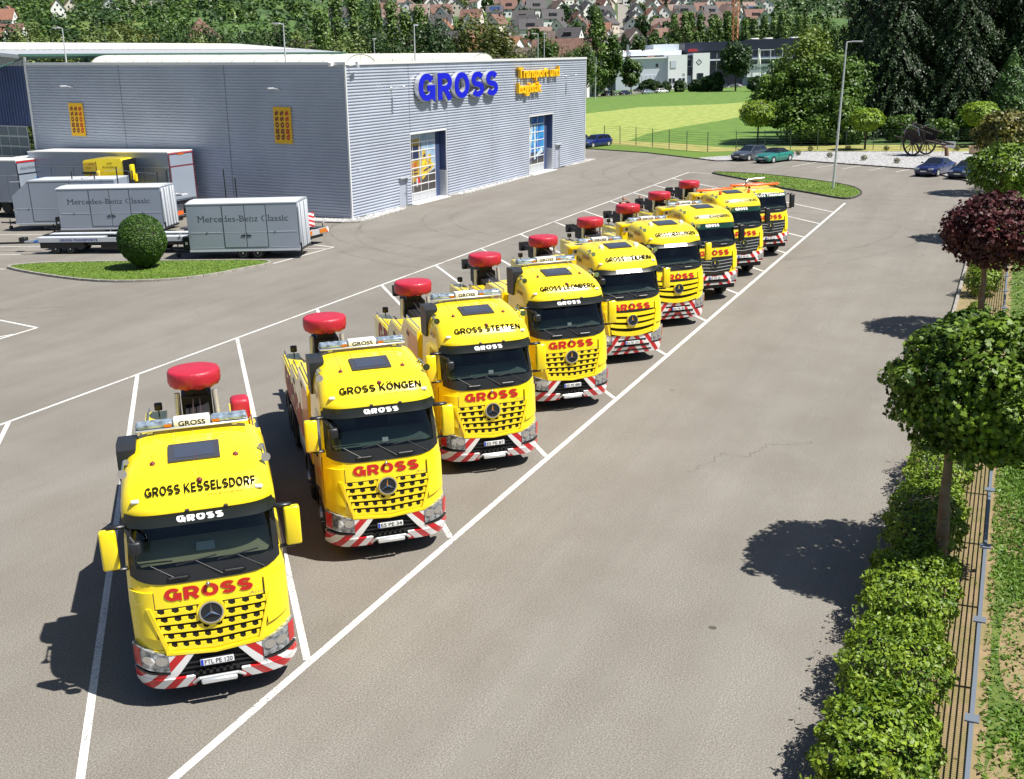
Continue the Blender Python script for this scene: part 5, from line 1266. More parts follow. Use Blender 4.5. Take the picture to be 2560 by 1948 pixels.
def box_trailer(label, P, d, L, doors, text, nose=False, low=.45, top=3.05, Wd=2.3):
    root = frame_thing('box_trailer', label, 'trailer', P, d, 'silver box trailers on the yard')
    x0 = 0.
    if nose:
        prof = [(0, low), (L, low), (L, top+.25), (1.25, top+.25), (.0, 2.35)]
        mb = MB(); mb.prism(prof, 0, Wd, T=lambda p: (p[0], p[2], p[1])); part('body', mb, 'traileralu', root)
        mb = MB(); mb.add([(-.012, .02, low), (-.012, Wd-.02, low), (-.012, Wd-.02, 1.95), (-.012, .02, 2.33)], [(0, 1, 2, 3)]); part('front_panel', mb, 'steel', root)
        mb = MB(); mb.box(1.25, L, -.01, Wd+.01, top+.25, top+.29); part('roof', mb, 'trailerroof', root); tz = top+.25
    else:
        mb = MB(); mb.rbox(0, L, 0, Wd, low, top, .03, 1); part('body', mb, 'traileralu', root)
        mb = MB(); mb.prism([(0, top), (Wd*.33, top+.10), (Wd*.67, top+.10), (Wd, top)], -.01, L+.01, T=lambda p: (p[2], p[0], p[1])); part('roof', mb, 'trailerroof', root, 20); tz = top
    mb = MB(); mb.box(-.01, L+.01, -.015, .0, low, low+.10); mb.box(-.01, L+.01, -.02, .0, tz-.05, tz); part('side_rail', mb, 'trailerroof', root)
    for a, b in (((.12, doors[0]-.08), (doors[2]+.08, L-.12)) if not nose else ((.12, doors[0]-.08),)):
        mb = MB(); mb.box(a, b, -.012, 0, 1.47, 1.50); mb.box(a, b, -.008, 0, low+.2, low+.215); part('rub_rail', mb, 'trailerroof', root)
    xs_ = [doors[0], doors[1], doors[2]] if not nose else [doors[0], doors[2]]
    for a, b in zip(xs_[:-1], xs_[1:]):
        mb = MB(); mb.box(a+.02, b-.02, -.02, .0, .68, tz-.14); dr = part('door', mb, 'traileralu', root)
        mb = MB(); mb.box(a+.03, b-.03, -.026, -.02, 1.47, 1.49); part('door_rail', mb, 'trailerroof', dr)
        if not nose:
            hx = b-.28 if b == xs_[1] else a+.05
            mb = MB(); mb.rbox(hx, hx+.23, -.045, -.02, 1.26, 1.34, .01, 1); mb.cyl((hx+(.2 if b == xs_[1] else .03), -.035, 1.22), (hx+(.2 if b == xs_[1] else .03), -.035, 1.42), .015, n=6); part('door_handle', mb, 'black', dr)
    mb = MB()
    for x in xs_: mb.box(x-.018, x+.018, -.012, -.001, .66, tz-.12)
    mb.box(xs_[0], xs_[-1], -.012, -.001, tz-.14, tz-.115); mb.box(xs_[0], xs_[-1], -.012, -.001, .655, .68); part('door_gap', mb, 'black', root)
    for x in (1.0, L-1.35):
        mb = MB(); mb.box(x, x+.07, -.02, 0, 1.44, 1.5); part('marker_lamp', mb, 'black', root)
    # canvas corner at the rear and underride
    if not nose:
        mb = MB(); 
        for k in range(5): mb.rbox(L-.02, L+.06+.03*(k % 2), .1+k*.42, .35+k*.42, low+.1, tz-.1, .03, 1)
        mb.rbox(L, L+.12, -.02, .10, low+.4, tz-.2, .03, 1); part('rear_curtain', mb, 'trailerroof', root, 40)
        mb = MB(); mb.box(L-.05, L+.08, .05, .14, .25, 1.1); mb.box(L-.05, L+.05, .1, Wd-.1, .42, .52); part('rear_bar', mb, 'black', root)
    if text: 
        TX = 'Mercedes-Benz Classic'; cxx, kk = (3.08, 1.) if L < 6.5 else (3.42, 1.1)
        vs, fs = fittext(TX, 4.93, .315); mb = MB(); ly = lambda x: -.0215 if doors[0]+.02 < x < doors[2]-.02 else -.003; mb.add([(cxx+v[0]*kk, ly(cxx+v[0]*kk), 2.06+v[1]) for v in vs], fs)
        al = [textmesh(TX[:i+1], size=1., align='LEFT')[0] for i in range(len(TX))]; x_0 = min(v[0] for v in al[-1]); x_1 = max(v[0] for v in al[-1]); sc = 4.93/(x_1-x_0)
        for i, ch in enumerate(TX):      # small serifs at the stems
            if ch not in 'MrdBnliC': continue
            own = textmesh(ch, size=1., align='LEFT')[0]; wch = (max(v[0] for v in own)-min(v[0] for v in own))*sc; r1 = (max(v[0] for v in al[i])-x_0)*sc-4.93/2; l1 = r1-wch
            st = {'M': (l1+.02, r1-.02), 'n': (l1+.02, r1-.02), 'd': (r1-.02,), 'B': (l1+.02,), 'r': (l1+.02,), 'l': (l1+.02,), 'i': (l1+.02,), 'C': ()}[ch]; tp = {'M': .315, 'd': .325, 'B': .315, 'l': .325, 'i': .235, 'n': .235, 'r': .235}.get(ch, .3)
            for sx_ in st:
                for z_ in ((0, tp) if ch not in 'n' or sx_ == st[0] else (0,)): zz = 2.06+z_; mb.box(cxx+(sx_-.05)*kk, cxx+(sx_+.05)*kk, ly(cxx+sx_*kk)-.002, ly(cxx+sx_*kk)-.001, zz-.004, zz+.014)
        part('lettering', mb, 'ctext', root)
        # serifs on the tall letters
    mb = MB(); xw = L*.47
    for x in (xw, xw+.82): smallwheel(root, x, .12, .33); smallwheel(root, x, Wd-.32, .33)
    mb = MB(); mb.box(.0, L, .3, .4, .38, .46); mb.box(.0, L, Wd-.4, Wd-.3, .38, .46); mb.cyl((-.02, .4, .45), (-1.35, Wd/2, .45), .05, n=6); mb.cyl((-.02, Wd-.4, .45), (-1.35, Wd/2, .45), .05, n=6)
    mb.cyl((-1.35, Wd/2, .45), (-1.75, Wd/2, .47), .045, n=8); mb.cyl((-1.1, Wd/2, .1), (-1.1, Wd/2, .7), .035, n=6); mb.cyl((-1.1, Wd/2-.06, .12), (-1.1, Wd/2+.06, .12), .12, n=12); part('drawbar', mb, 'black', root)
    if not nose:
        mb = MB(); mb.rbox(-.5, -.06, .35, 1.3, .55, 1.22, .03, 1); bx = part('battery_box', mb, 'black', root)
        mb = MB(); mb.box(-.36, -.22, .345, .352, .8, .95); part('sticker', mb, 'paper', bx)
    mb = MB(); mb.box(.05, .15, -.004, -.0, 1.25, 1.4); part('reflector', mb, 'lens', root)
    return root
box_trailer('right silver box trailer with dark serif lettering beside the striped low loader', (37.5, 30.1), (.36, -.933), 6.1, (1.98, 3.2, 4.37), True)
box_trailer('silver box trailer with dark serif lettering directly behind the flat white car trailer', (42.3, 44.7), (.32, -.947), 6.9, (2.17, 3.51, 4.82), True)
box_trailer('plain silver trailer with sloping nose, left of the lettered trailers', (43.5, 50.0), (.32, -.947), 7.2, (1.29, 3, 4.1), False, nose=True)

# long silver semi-trailer by the wall
def semitrailer():
    root = thing('semi_trailer', 'long silver semi-trailer parked along the blue-grey warehouse wall', 'semi-trailer', (50.5, 42.65, .35), R(90))
    # local x runs away to the left end, local -y points to the wall -> near side at y=0
    L, Wd, zb, zt = 13.2, 2.5, .95, 4.25
    mb = MB(); mb.box(0, L, -Wd, 0, zb, zt); part('body', mb, 'traileralu', root)
    mb = MB(); mb.box(-.02, L+.02, -Wd-.02, .02, zt, zt+.06); part('roof', mb, 'white', root)
    for k in range(6):
        mb = MB(); mb.box(.1+k*2.2, .1+k*2.2+2.15, 0, .03, zb+.05, zt-1.05); part('side_panel', mb, 'traileralu', root)
    mb = MB(); mb.box(0, L, 0, .05, zt-1.02, zt-.96); mb.box(0, L, 0, .035, zb, zb+.05); part('side_rail', mb, 'gatepanel', root)
    mb = MB(); mb.box(-.05, 0, -Wd+.12, -.12, zb+.1, zt-1.0); mb.box(-.04, 0, -Wd+.12, -.12, zt-.9, zt-.2); part('rear_door', mb, 'traileralu', root)
    mb = MB(); mb.box(-.055, 0, -Wd, 0, zt-.99, zt-.91); mb.box(-.055, -.0, -Wd, -Wd+.05, zb, zt-.1); mb.box(-.055, -.0, -.05, 0, zb, zt-.1); part('rear_frame', mb, 'maroon', root)
    mb = MB(); mb.box(-.05, 0, -Wd+.05, -.05, zt-.10, zt-.05); part('red_line', mb, 'red', root)
    mb = MB(); mb.box(-.06, 0, -Wd*.5-.3, -Wd*.5+.3, zt-.19, zt-.11); part('marker_plate', mb, 'amber', root)
    mb = MB(); mb.box(0, L, -Wd+.3, -.3, .7, .93); mb.box(-.1, 0, -Wd+.1, -.1, .45, .6); part('chassis', mb, 'black', root)
    for x in (2.0, 3.3, 4.6): smallwheel(root, x, -.32, .48, .3)
    mb = MB(); mb.box(L+.2, L+1.6, -Wd+.1, -.1, .9, 3.9); part('tractor_cab', mb, 'white', root); mb = MB(); mb.box(L+.12, L+.2, -Wd+.3, -.3, 2.4, 3.9); part('cooling_unit', mb, 'black', root)
semitrailer()
def yellow_cab():
    root = thing('breakdown_truck', 'yellow breakdown truck seen from behind in front of the silver semi-trailer', 'truck', (48.0, 48.0, .0), math.atan2(-.947, .32))
    mb = MB()
    prof = [(0, 1.2), (2.95, 1.2), (2.95, 3.3), (2.86, 4.15), (2.75, 4.32), (1.0, 4.38), (.15, 4.3), (.02, 4.15)]
    mb.prism(prof, 0, 2.0, T=lambda p: (p[0], p[2], p[1])); part('cab', mb, 'yellow', root, 20)
    mb = MB(); mb.box(.05, .95, -.012, 0, 3.55, 4.15); part('sticker_panel', mb, mat('gold_panel', (.55, .36, .02), .4), root)
    mb = MB(); mb.box(-.1, .98, -.03, 0, 3.38, 3.5); mb.box(2.9, 3.06, -.02, 2.02, 2.6, 4.25); mb.box(.97, .99, -.02, 0, 2.6, 4.2); part('trim', mb, 'black', root)
    mb = MB(); mb.add([(.3+.22*k+a, -.02, z) for k in range(4) for a, z in ((0, 3.0), (.1, 3.0), (.28, 3.36), (.18, 3.36))], [(4*k, 4*k+1, 4*k+2, 4*k+3) for k in range(4)]); part('stripe', mb, 'redtext', root)
    fitpart('lettering', 'ADAC', .42, .13, lambda p: (1.95+p[0], -.015, 3.98+p[1]), 'blacktext', root)
    fitpart('lettering', 'Rückholdienst', 1.05, .13, lambda p: (1.95+p[0], -.015, 3.74+p[1]), 'blacktext', root)
    fitpart('lettering', 'GROSS', .42, .10, lambda p: (.62+p[0], -.02, 3.98+p[1]), 'maroon', root); fitpart('lettering', '60 Jahre', .42, .10, lambda p: (.42+p[0], -.02, 3.74+p[1]), 'blacktext', root)
    mb = MB(); mb.rbox(3.35, 3.6, -.1, .3, 2.9, 3.95, .06, 2); part('mirror', mb, 'yellow', root, 40)
    mb = MB(); mb.rbox(1.1, 1.32, -.45, -.2, 2.8, 3.6, .06, 2); part('exhaust', mb, 'yellow_dull', root, 40)
    mb = MB(); mb.box(3.6, 3.7, 0, .3, 2.8, 3.3); part('mirror', mb, 'yellow', root)
yellow_cab()
def transporter():
    root = thing('car_transporter', 'empty car transporter with loading ramps and thin posts beside the trailers', 'car transporter', (47.0, 40.2, 0), math.atan2(.947, -.10))
    # local x runs back to the left, y towards the camera side
    mb = MB(); mb.box(0, 6, -1.1, -.35, 2.1, 2.2); mb.box(0, 6, .35, 1.1, 2.1, 2.2); mb.box(-.9, 0, .3, 1.1, 2.0, 2.1); mb.box(-1.1, 0, -1.1, -.4, 2.12, 2.22); part('ramp', mb, 'trailerroof', root)
    for k in range(10):
        mb = MB(); mb.box(-.8+k*.65, -.78+k*.65, .36, 1.08, 2.2, 2.25); mb.box(-.8+k*.65, -.78+k*.65, -1.08, -.42, 2.22, 2.26); part('ramp_rib', mb, 'steel', root)
    mb = MB()
    for x in (.2, 2.0, 3.8, 5.6):
        for y in (-1.05, 1.05): mb.cyl((x, y, .5), (x, y, 2.1), .06, n=6)
        mb.cyl((x, 1.05, .5), (x+1.6, 1.05, 2.1), .05, n=6); mb.cyl((x, -1.05, .5), (x+1.6, -1.05, 2.1), .05, n=6)
    mb.box(-.5, 9, -1.1, 1.1, .45, .75); mb.cyl((-.3, .6, .6), (2.6, .8, 1.7), .09, n=8); mb.cyl((-.3, -.6, .6), (2.6, -.8, 1.9), .09, n=8); part('frame', mb, 'black', root)
    mb = MB(); mb.box(-.62, -.5, -1.1, 1.1, .75, 1.5); part('tail_board', mb, 'steel', root)
    for y in (-.7, .7):
        mb = MB(); mb.box(-.64, -.62, y-.3, y+.3, .85, 1.1); part('reflector_board', mb, 'orange', root)
    mb = MB(); mb.rbox(-.7, -.4, .2, .5, .75, 1.15, .04, 1); mb.box(-.2, 1.2, .3, .4, 1.3, 1.4); part('hydraulic_unit', mb, 'red', root)
    for x, y, h_ in ((.4, -1.1, 1.5), (1.4, 1.1, 1.7), (2.6, 1.1, 1.9), (3.4, -1.1, 1.4), (4.4, 1.1, 1.5), (5.4, 1.1, 1.2), (-.5, 1.1, 1.6), (6.2, 1.1, 1.6)):
        mb = MB(); mb.cyl((x, y, 2.1), (x, y, 2.2+h_), .04, n=6); part('post', mb, 'black', root)
    mb = MB(); P = [(.4, -1.1, 3.6), (-.5, 1.1, 3.7), (1.4, 1.1, 3.8), (2.6, 1.1, 4.0), (4.4, 1.1, 3.6), (5.4, 1.1, 3.3)]; mb.tube(P, .012, 4); part('wire', mb, 'steel', root)
    for x in (1.5, 2.8): smallwheel(root, x, .8, .4, .28); smallwheel(root, x, -1.08, .4, .28)
transporter()
def flat_trailer():
    root = frame_thing('flat_car_trailer', 'low white car-carrying trailer with blue side lettering behind the round bush', 'trailer', (36.4, 41.3), (.305, -.952))
    L, Wd = 11.0, 2.25
    mb = MB(); mb.add([(0, .0, .72), (.9, .0, .70), (L, 0, .70), (L, 0, .95), (1.0, 0, .95), (0, 0, .78), (0, .10, .72), (.9, .10, .70), (L, .10, .70), (L, .10, .95), (1.0, .10, .95), (0, .10, .78)], [(0, 1, 2, 3, 4, 5), (6, 11, 10, 9, 8, 7), (5, 4, 10, 11), (4, 3, 9, 10), (0, 5, 11, 6), (2, 8, 9, 3)]); part('side_beam', mb, 'trailerroof', root)
    mb = MB(); mb.box(1.0, L, Wd-.1, Wd, .7, .95); part('side_beam', mb, 'trailerroof', root)
    for y0, y1 in ((.12, .72), (Wd-.72, Wd-.12)):
        for k in range(5):
            if k == 2 and y0 < 1: continue
            mb = MB(); mb.box(.7+k*2.05, .7+k*2.05+2.0, y0, y1, .90, .955); part('track_plate', mb, 'trailerroof', root)
    mb = MB(); mb.box(1, L, .75, .8, .8, .9); mb.box(1, L, Wd-.8, Wd-.75, .8, .9); mb.box(1.2, L, .8, Wd-.8, .6, .7); part('centre_well', mb, 'black', root)
    mb = MB(); mb.box(1.2, L-.2, .3, Wd-.3, .45, .68); mb.rbox(4.6, 6.0, .05, .5, .25, .68, .03, 1); mb.rbox(.9, 3.6, .05, .3, .35, .68, .03, 1); mb.cyl((.6, Wd/2, .55), (-2.4, Wd/2, .5), .06, n=8); mb.rbox(-.9, -.5, Wd/2-.2, Wd/2+.2, .5, .85, .03, 1); part('chassis', mb, 'black', root)
    for x in (1.8, 2.7, 6.9, 7.8): smallwheel(root, x, .12, .29, .22); smallwheel(root, x, Wd-.34, .29, .22)
    fitpart('lettering', 'GROSS-TRANSPORTE', 2.3, .13, lambda p: (3.35+p[0], -.006, .76+p[1]), 'bluetext', root, bold=.02)
    mb = MB(); mb.add([(.55, -.004, .72), (.9, -.004, .72), (.85, -.004, .86), (.6, -.004, .80)], [(0, 1, 2, 3)]); part('blue_mark', mb, 'bluegraf', root)
    mb = MB(); mb.box(9.4, 9.5, -.03, .0, .95, 1.1); part('stake', mb, 'white', root)
flat_trailer()
def low_loader():
    root = thing('low_loader', 'low loader with orange rear boards and red-white warning panel', 'low loader', (42.5, 26.1, 0), math.atan2(.0, 1))
    mb = MB(); mb.box(0, 2.4, 0, .14, .62, .92); part('rear_beam', mb, 'silver', root)
    for a, b in ((.08, .75), (1.5, 2.2)):
        mb = MB(); mb.box(a, b, -.02, 0, .66, .9); part('reflector_board', mb, 'amber', root)
    mb = MB(); mb.box(2.2, 2.4, -.02, 0, .62, .92); part('warning_end', mb, 'stripes2', root)
    mb = MB(); mb.box(0, .5, .14, 9, .8, .92); mb.box(1.9, 2.4, .14, 9, .8, .92)
    for k in range(9): mb.box(.5, 1.9, .3+k, .45+k, .75, .85)
    part('deck', mb, 'steel', root)
    mb = MB(); mb.box(.3, 2.1, .2, 9, .4, .74); part('chassis', mb, 'black', root)
    M['warn'] = stripemat('warning_panel_stripes', (.6, .02, .03), (.8, .8, .8), .3, 1, .26, .5, False)
    mb = MB(); mb.box(1.75, 2.35, .9, .94, .95, 1.75); part('warning_panel', mb, 'warn', root)
    mb = MB(); mb.rbox(.9, 2.2, 4.2, 5.2, .95, 1.25, .05, 1); mb.tube([(1, 4.3, 1.25), (1, 4.3, 1.45), (2.1, 4.3, 1.45), (2.1, 4.3, 1.25)], .03); part('ramp_gear', mb, 'red', root)
    for x in (.25, 2.15):
        mb = MB(); mb.tube([(x, .2, .92), (x, .2, 1.15), (x+.12, .15, 1.2)], .03); part('lashing_hook', mb, 'black', root)
    for y in (1.5, 2.8, 4.1):
        for x in (.02, 2.1):
            t = MB(); t.lathe([(.25, x), (.4, x), (.42, x+.05), (.42, x+.25), (.4, x+.28), (.25, x+.28)], (0, y, .42), 16, 'X'); part('wheel', t, 'tyre', root, 40)
    for y, x in ((7.2, 2.3), (4.6, .1)):
        mb = MB(); mb.cyl((x, y, .9), (x, y, 4.2 if y > 7 else 3.9), .04, n=6); part('stanchion', mb, 'black', root)
low_loader()
def box_truck():
    root = thing('box_truck', 'white box truck with red trim and blue picture at the left edge', 'truck', (48.7, 55.2, .35), R(92))
    L, Wd = 8, 2.4
    mb = MB(); mb.box(0, L, -Wd, 0, .8, 3.75); part('body', mb, 'traileralu', root); mb = MB(); mb.box(-.02, L, -Wd-.02, .02, 3.75, 3.82); part('roof', mb, 'white', root)
    mb = MB(); mb.box(-.03, 0, -Wd+.05, -.05, 3.62, 3.72); part('red_line', mb, 'red', root)
    mb = MB(); mb.box(-.04, 0, -Wd+.1, -.1, 1.0, 2.75); part('rear_door', mb, 'traileralu', root)
    mb = MB(); mb.box(-.05, 0, -Wd, 0, 2.8, 2.86); mb.box(-.05, 0, -Wd, -Wd+.06, .8, 3.6); mb.box(-.05, 0, -.06, 0, .8, 3.6); part('door_frame', mb, 'black', root)
    mb = MB(); mb.add([(-.045, -Wd+.25, 2.3), (-.045, -Wd+.5, 2.6), (-.045, -1.2, 2.1), (-.045, -.5, 1.6), (-.045, -1.4, 1.4), (-.045, -Wd+.25, 1.5)], [(0, 1, 2, 3, 4, 5)]); part('blue_picture', mb, 'bluegraf', root)
    fitpart('lettering', 'GROSS-AUTOTRANSPORTE', 1.7, .16, lambda p: (-.055, -Wd/2-p[0], 3.15+p[1]), 'ctext', root)
    mb = MB(); mb.box(0, L, 0, .03, 2.72, 2.78); mb.box(1.1, 1.14, 0, .03, .8, 2.7); mb.box(2.0, 2.04, 0, .03, .8, 2.1); mb.box(2.0, 3.4, 0, .03, 2.08, 2.12); part('side_rail', mb, 'gatepanel', root)
    mb = MB(); mb.box(.2, L, -Wd+.3, -.2, .4, .78); part('chassis', mb, 'black', root)
    for x in (1.6, 2.8): smallwheel(root, x, -.3, .45, .28)
box_truck()
root = thing('mixer_drum_truck', 'blue and white rounded tank truck behind the box truck roof', 'truck', (61.1, 69.0, 0), R(70))
mb = MB(); mb.lathe([(.3, -1.4), (.9, -1.0), (1.05, -.2), (1.0, .6), (.7, 1.2), (.35, 1.5)], (0, 0, 3.4), 16, 'X'); part('tank', mb, mat('blue_white_tank', (.5, .58, .7), .4, col2=(.05, .15, .5), vscale=1.5), root, 50)
mb = MB(); mb.box(-1.2, 1.2, -.5, .5, .6, 2.5); part('tank_cradle', mb, 'black', root)

# ================================================================ cars
def car_template(kind, col, L=4.4, Wd=1.78, H=1.42):
    """nose towards -y, origin at the middle of the footprint"""
    root = thing('car', 'x', 'car'); hl = L/2; w2 = Wd/2
    m = mat(kind+'_paint', col, .22, .25, coat=1.)
    belt = .92 if kind not in ('suv', 'van') else 1.05
    # lower body loft
    st = [(-hl, .62, .80, .30), (-hl+.10, .72, .92, .22), (-hl+.35, .78, .97, .20), (-hl+.95, .88, 1., .18), (-hl+1.35, belt, 1., .18), (hl-1.2, belt+.03, 1., .18), (hl-.5, belt+.02, .99, .20), (hl-.12, belt-.05, .93, .25), (hl, belt-.2, .84, .35)]
    if kind == 'van': st[0] = (-hl, .85, .85, .3); st[1] = (-hl+.1, .95, .95, .22); st[2] = (-hl+.4, 1.0, .98, .2)
    mb = MB(); rows = []
    for y, zt, wf, zb in st:
        ww = w2*wf
        rows.append([(-ww*.92, y, zb), (-ww, y, zb+.15), (-ww, y, (zb+zt)/2+.05), (-ww*.97, y, zt-.10), (-ww*.88, y, zt-.01), (-ww*.45, y, zt+.03), (0, y, zt+.04), (ww*.45, y, zt+.03), (ww*.88, y, zt-.01), (ww*.97, y, zt-.10), (ww, y, (zb+zt)/2+.05), (ww, y, zb+.15), (ww*.92, y, zb)])
    for r_ in rows: mb.v += r_
    n = 13
    for j in range(len(rows)-1):
        for i in range(n-1): mb.f.append((j*n+i, j*n+i+1, (j+1)*n+i+1, (j+1)*n+i)); mb.m.append(0)
        mb.f.append((j*n+n-1, j*n, (j+1)*n, (j+1)*n+n-1)); mb.m.append(0)
    mb.f.append(tuple(range(n))[::-1]); mb.m.append(0); mb.f.append(tuple(range((len(rows)-1)*n, len(rows)*n))); mb.m.append(0)
    part('body', mb, m, root, 38)
    # greenhouse
    wb, wr = w2*.90, w2*.70
    gh = {'hatch': (-.95, hl-.28, -.15, hl-.75), 'sedan': (-.85, hl-.75, -.15, .85), 'coupe': (-.75, hl-.6, .0, .75), 'wagon': (-.95, hl-.12, -.2, hl-.5), 'suv': (-1.05, hl-.15, -.35, hl-.5), 'conv': (-.75, hl-.8, -.1, .75), 'van': (-hl+.7, hl-.05, -hl+1.35, hl-.15)}[kind]
    yA, yB, yC, yD = gh; zb, zt = belt+.0, H
    base = [(-wb, yA, zb), (wb, yA, zb), (wb, yB, zb+.02), (-wb, yB, zb+.02)]; top = [(-wr, yC, zt-.02), (wr, yC, zt-.02), (wr, yD, zt-.04), (-wr, yD, zt-.04)]
    mb = MB(); mb.grid(lambda u, v: (-wb+2*wb*u+0, yA+(yB-yA)*v, zb), 1, 1); mb = MB()
    bm = bmesh.new(); vv = [bm.verts.new(p) for p in base+top]
    for f in ((0, 1, 5, 4), (1, 2, 6, 5), (2, 3, 7, 6), (3, 0, 4, 7), (4, 5, 6, 7)): bm.faces.new([vv[i] for i in f])
    bm.edges.ensure_lookup_table(); ed = [e for e in bm.edges if any(v.co.z > zb+.1 for v in e.verts)]
    bmesh.ops.bevel(bm, geom=ed, offset=.07, segments=2, affect='EDGES'); mb.bm(bm)
    part('roof', mb, 'black' if kind == 'conv' else m, root, 50)
    def quad(a, b, c_, d, i0, i1, j0, j1, off):
        A, B_, C_, D_ = map(Vector, (a, b, c_, d)); nrm = (B_-A).cross(D_-A).normalized()
        P = lambda u, v: (A*(1-u)+B_*u)*(1-v)+(D_*(1-u)+C_*u)*v+nrm*off
        return [P(i0, j0), P(i1, j0), P(i1, j1), P(i0, j1)]
    F4 = [(0, 1, 2, 3)]
    b, t = base, top
    mb = MB(); mb.add(quad(b[0], b[1], t[1], t[0], .06, .94, .06, .93, .006), F4); part('windscreen', mb, 'sideglass', root)
    if kind != 'van' or True:
        mb = MB(); mb.add(quad(b[2], b[3], t[3], t[2], .08, .92, .15, .9, .006), F4); part('rear_window', mb, 'sideglass', root)
    for (p0, p1, p2, p3) in ((b[1], b[2], t[2], t[1]), (b[3], b[0], t[0], t[3])):
        k = .5
        for u0, u1 in (((.07, .46), (.50, .72), (.75, .93)) if kind in ('wagon', 'suv', 'van') else ((.07, .50), (.54, .90))):
            mb = MB(); mb.add(quad(p0, p1, p2, p3, u0, u1, .08, .86, .006), F4); part('side_window', mb, 'sideglass', root)
    for s in (-1, 1):
        for y in (-hl+.82, hl-.85):
            r_ = .31
            a = MB(); a.lathe([(r_+.05, s*(w2-.02)), (r_+.05, s*(w2+.004))], (0, y, r_), 20, 'X'); part('wheel_arch', a, 'hole', root)
            t_ = MB(); t_.lathe([(r_*.66, s*(w2-.18)), (r_, s*(w2-.17)), (r_, s*(w2-.0)), (r_*.9, s*(w2+.015)), (r_*.66, s*(w2+.01))], (0, y, r_), 20, 'X'); wo = part('wheel', t_, 'tyre', root, 40)
            t_ = MB()
            for k in range(7):
                a_ = 2*math.pi*k/7; c1, s1 = math.cos(a_), math.sin(a_); x = s*(w2+.012)
                t_.add([(x, y+c1*.05-s1*.03, r_+s1*.05+c1*.03), (x, y+c1*.05+s1*.03, r_+s1*.05-c1*.03), (x-s*.01, y+c1*r_*.66+s1*.035, r_+s1*r_*.66-c1*.035), (x-s*.01, y+c1*r_*.66-s1*.035, r_+s1*r_*.66+c1*.035)], [(0, 1, 2, 3)])
            t_.lathe([(r_*.70, s*(w2+.004)), (r_*.60, s*(w2+.012))], (0, y, r_), 20, 'X'); part('rim', t_, 'silver', wo)
        h = MB(); h.rbox(*sorted((s*w2*.42, s*w2*.86)), -hl-.01, -hl+.22, .58, .72, .03, 2); part('headlight', h, 'lens', root, 40)
        h = MB(); h.rbox(*sorted((s*w2*.55, s*w2*.90)), hl-.12, hl+.01, belt-.28, belt-.12, .03, 2); part('tail_light', h, 'red', root, 40)
        h = MB(); h.rbox(*sorted((s*(w2-.02), s*(w2+.16))), yA+.25, yA+.36, belt+.0, belt+.12, .03, 2); part('door_mirror', h, m, root, 50)
        h = MB(); h.box(*sorted((s*(w2-.01), s*(w2+.002))), -.55, -.54, .3, belt-.1); h.box(*sorted((s*(w2-.01), s*(w2+.002))), .55, .56, .3, belt-.1); part('door_gap', h, 'hole', root)
    h = MB(); h.rbox(-w2*.38, w2*.38, -hl-.015, -hl+.05, .50, .64, .02, 1); part('grille', h, 'black', root)
    h = MB(); h.box(-w2*.7, w2*.7, -hl-.0, -hl+.05, .26, .38); part('air_inlet', h, 'black', root)
    h = MB(); h.box(-.26, .26, -hl-.03, -hl-.005, .40, .51); part('number_plate', h, 'plate', root)
    h = MB(); h.box(-.26, .26, hl-.01, hl+.02, .55, .66); part('number_plate', h, 'plate', root)
    return root
def put_car(kind, col, x, y, ang, label, group, **k):
    r_ = car_template(kind, col, **k); r_.location = (x, y, terrain(x, y)+.03*(y < 0) if False else terrain(x, y)+.004); r_.rotation_euler = (0, 0, R(ang)); tag(r_, label, 'car', group); return r_
GC = 'cars parked at the edge of the yard'
put_car('hatch', (.055, .065, .08), 100.4, 13.6, -113, 'dark grey hatchback parked left of the green convertible', GC, L=4.4)
put_car('conv', (.02, .22, .17), 98.3, 10.8, -113, 'teal green convertible with black soft top beside the gravel bed', GC, L=4.4, H=1.34)
put_car('coupe', (.012, .018, .10), 88.2, -4.4, -110, 'dark blue coupe, left one of the pair by the rounded hedge bush', GC, L=4.55, H=1.38)
put_car('sedan', (.012, .03, .10), 86.4, -7.0, -110, 'dark blue saloon, right one of the pair, partly behind the leaves', GC, L=4.4, H=1.36)
put_car('wagon', (.012, .025, .16), 115.6, 35.5, -111, 'dark blue estate car at the right end of the warehouse', GC, L=4.5, H=1.44)
put_car('hatch', (.10, .13, .17), 116.8, 38.6, -111, 'grey-blue hatchback partly hidden by the warehouse edge', GC, L=4.2)

# ================================================================ fences, lamps
def mesh_fence(name, label, pts, h, rails, vertical=None, post_w=.06, mname='steel', cap_=.6, rail=0):
    root = thing(name, label, 'fence', (pts[0][0], pts[0][1], 0)); o = Vector(pts[0])
    for a, b in zip(pts[:-1], pts[1:]):
        A, B_ = Vector(a)-o, Vector(b)-o; mb = MB()
        for k in range(rails):
            z = .06+k*(h-.08)/(rails-1)
            mb.cyl((A.x, A.y, z), (B_.x, B_.y, z), .012, n=4, cap=False)
        if vertical:
            n_ = int((B_-A).length/vertical)
            for i in range(1, n_): p = A+(B_-A)*(i/n_); mb.box(p.x-.003, p.x+.003, p.y-.003, p.y+.003, .04, h)
        part('fence_panel', mb, mname, root)
        if rail: mb = MB(); mb.box(min(A.x, B_.x), max(A.x, B_.x), A.y-rail, A.y+rail, h-.01, h+.035); part('top_rail', mb, mname, root)
    for p in pts:
        p = Vector(p)-o; mb = MB(); mb.box(p.x-post_w/2, p.x+post_w/2, p.y-post_w/2, p.y+post_w/2, 0, h+.04); mb.box(p.x-post_w*cap_, p.x+post_w*cap_, p.y-post_w*cap_, p.y+post_w*cap_, h+.04, h+.06); part('post', mb, mname, root)
    return root
M['fencegrey'] = mat('galvanised_fence', (.17, .20, .24), .5, .3)
M['fencegreen'] = mat('green_fence', (.09, .13, .10), .5, .2)
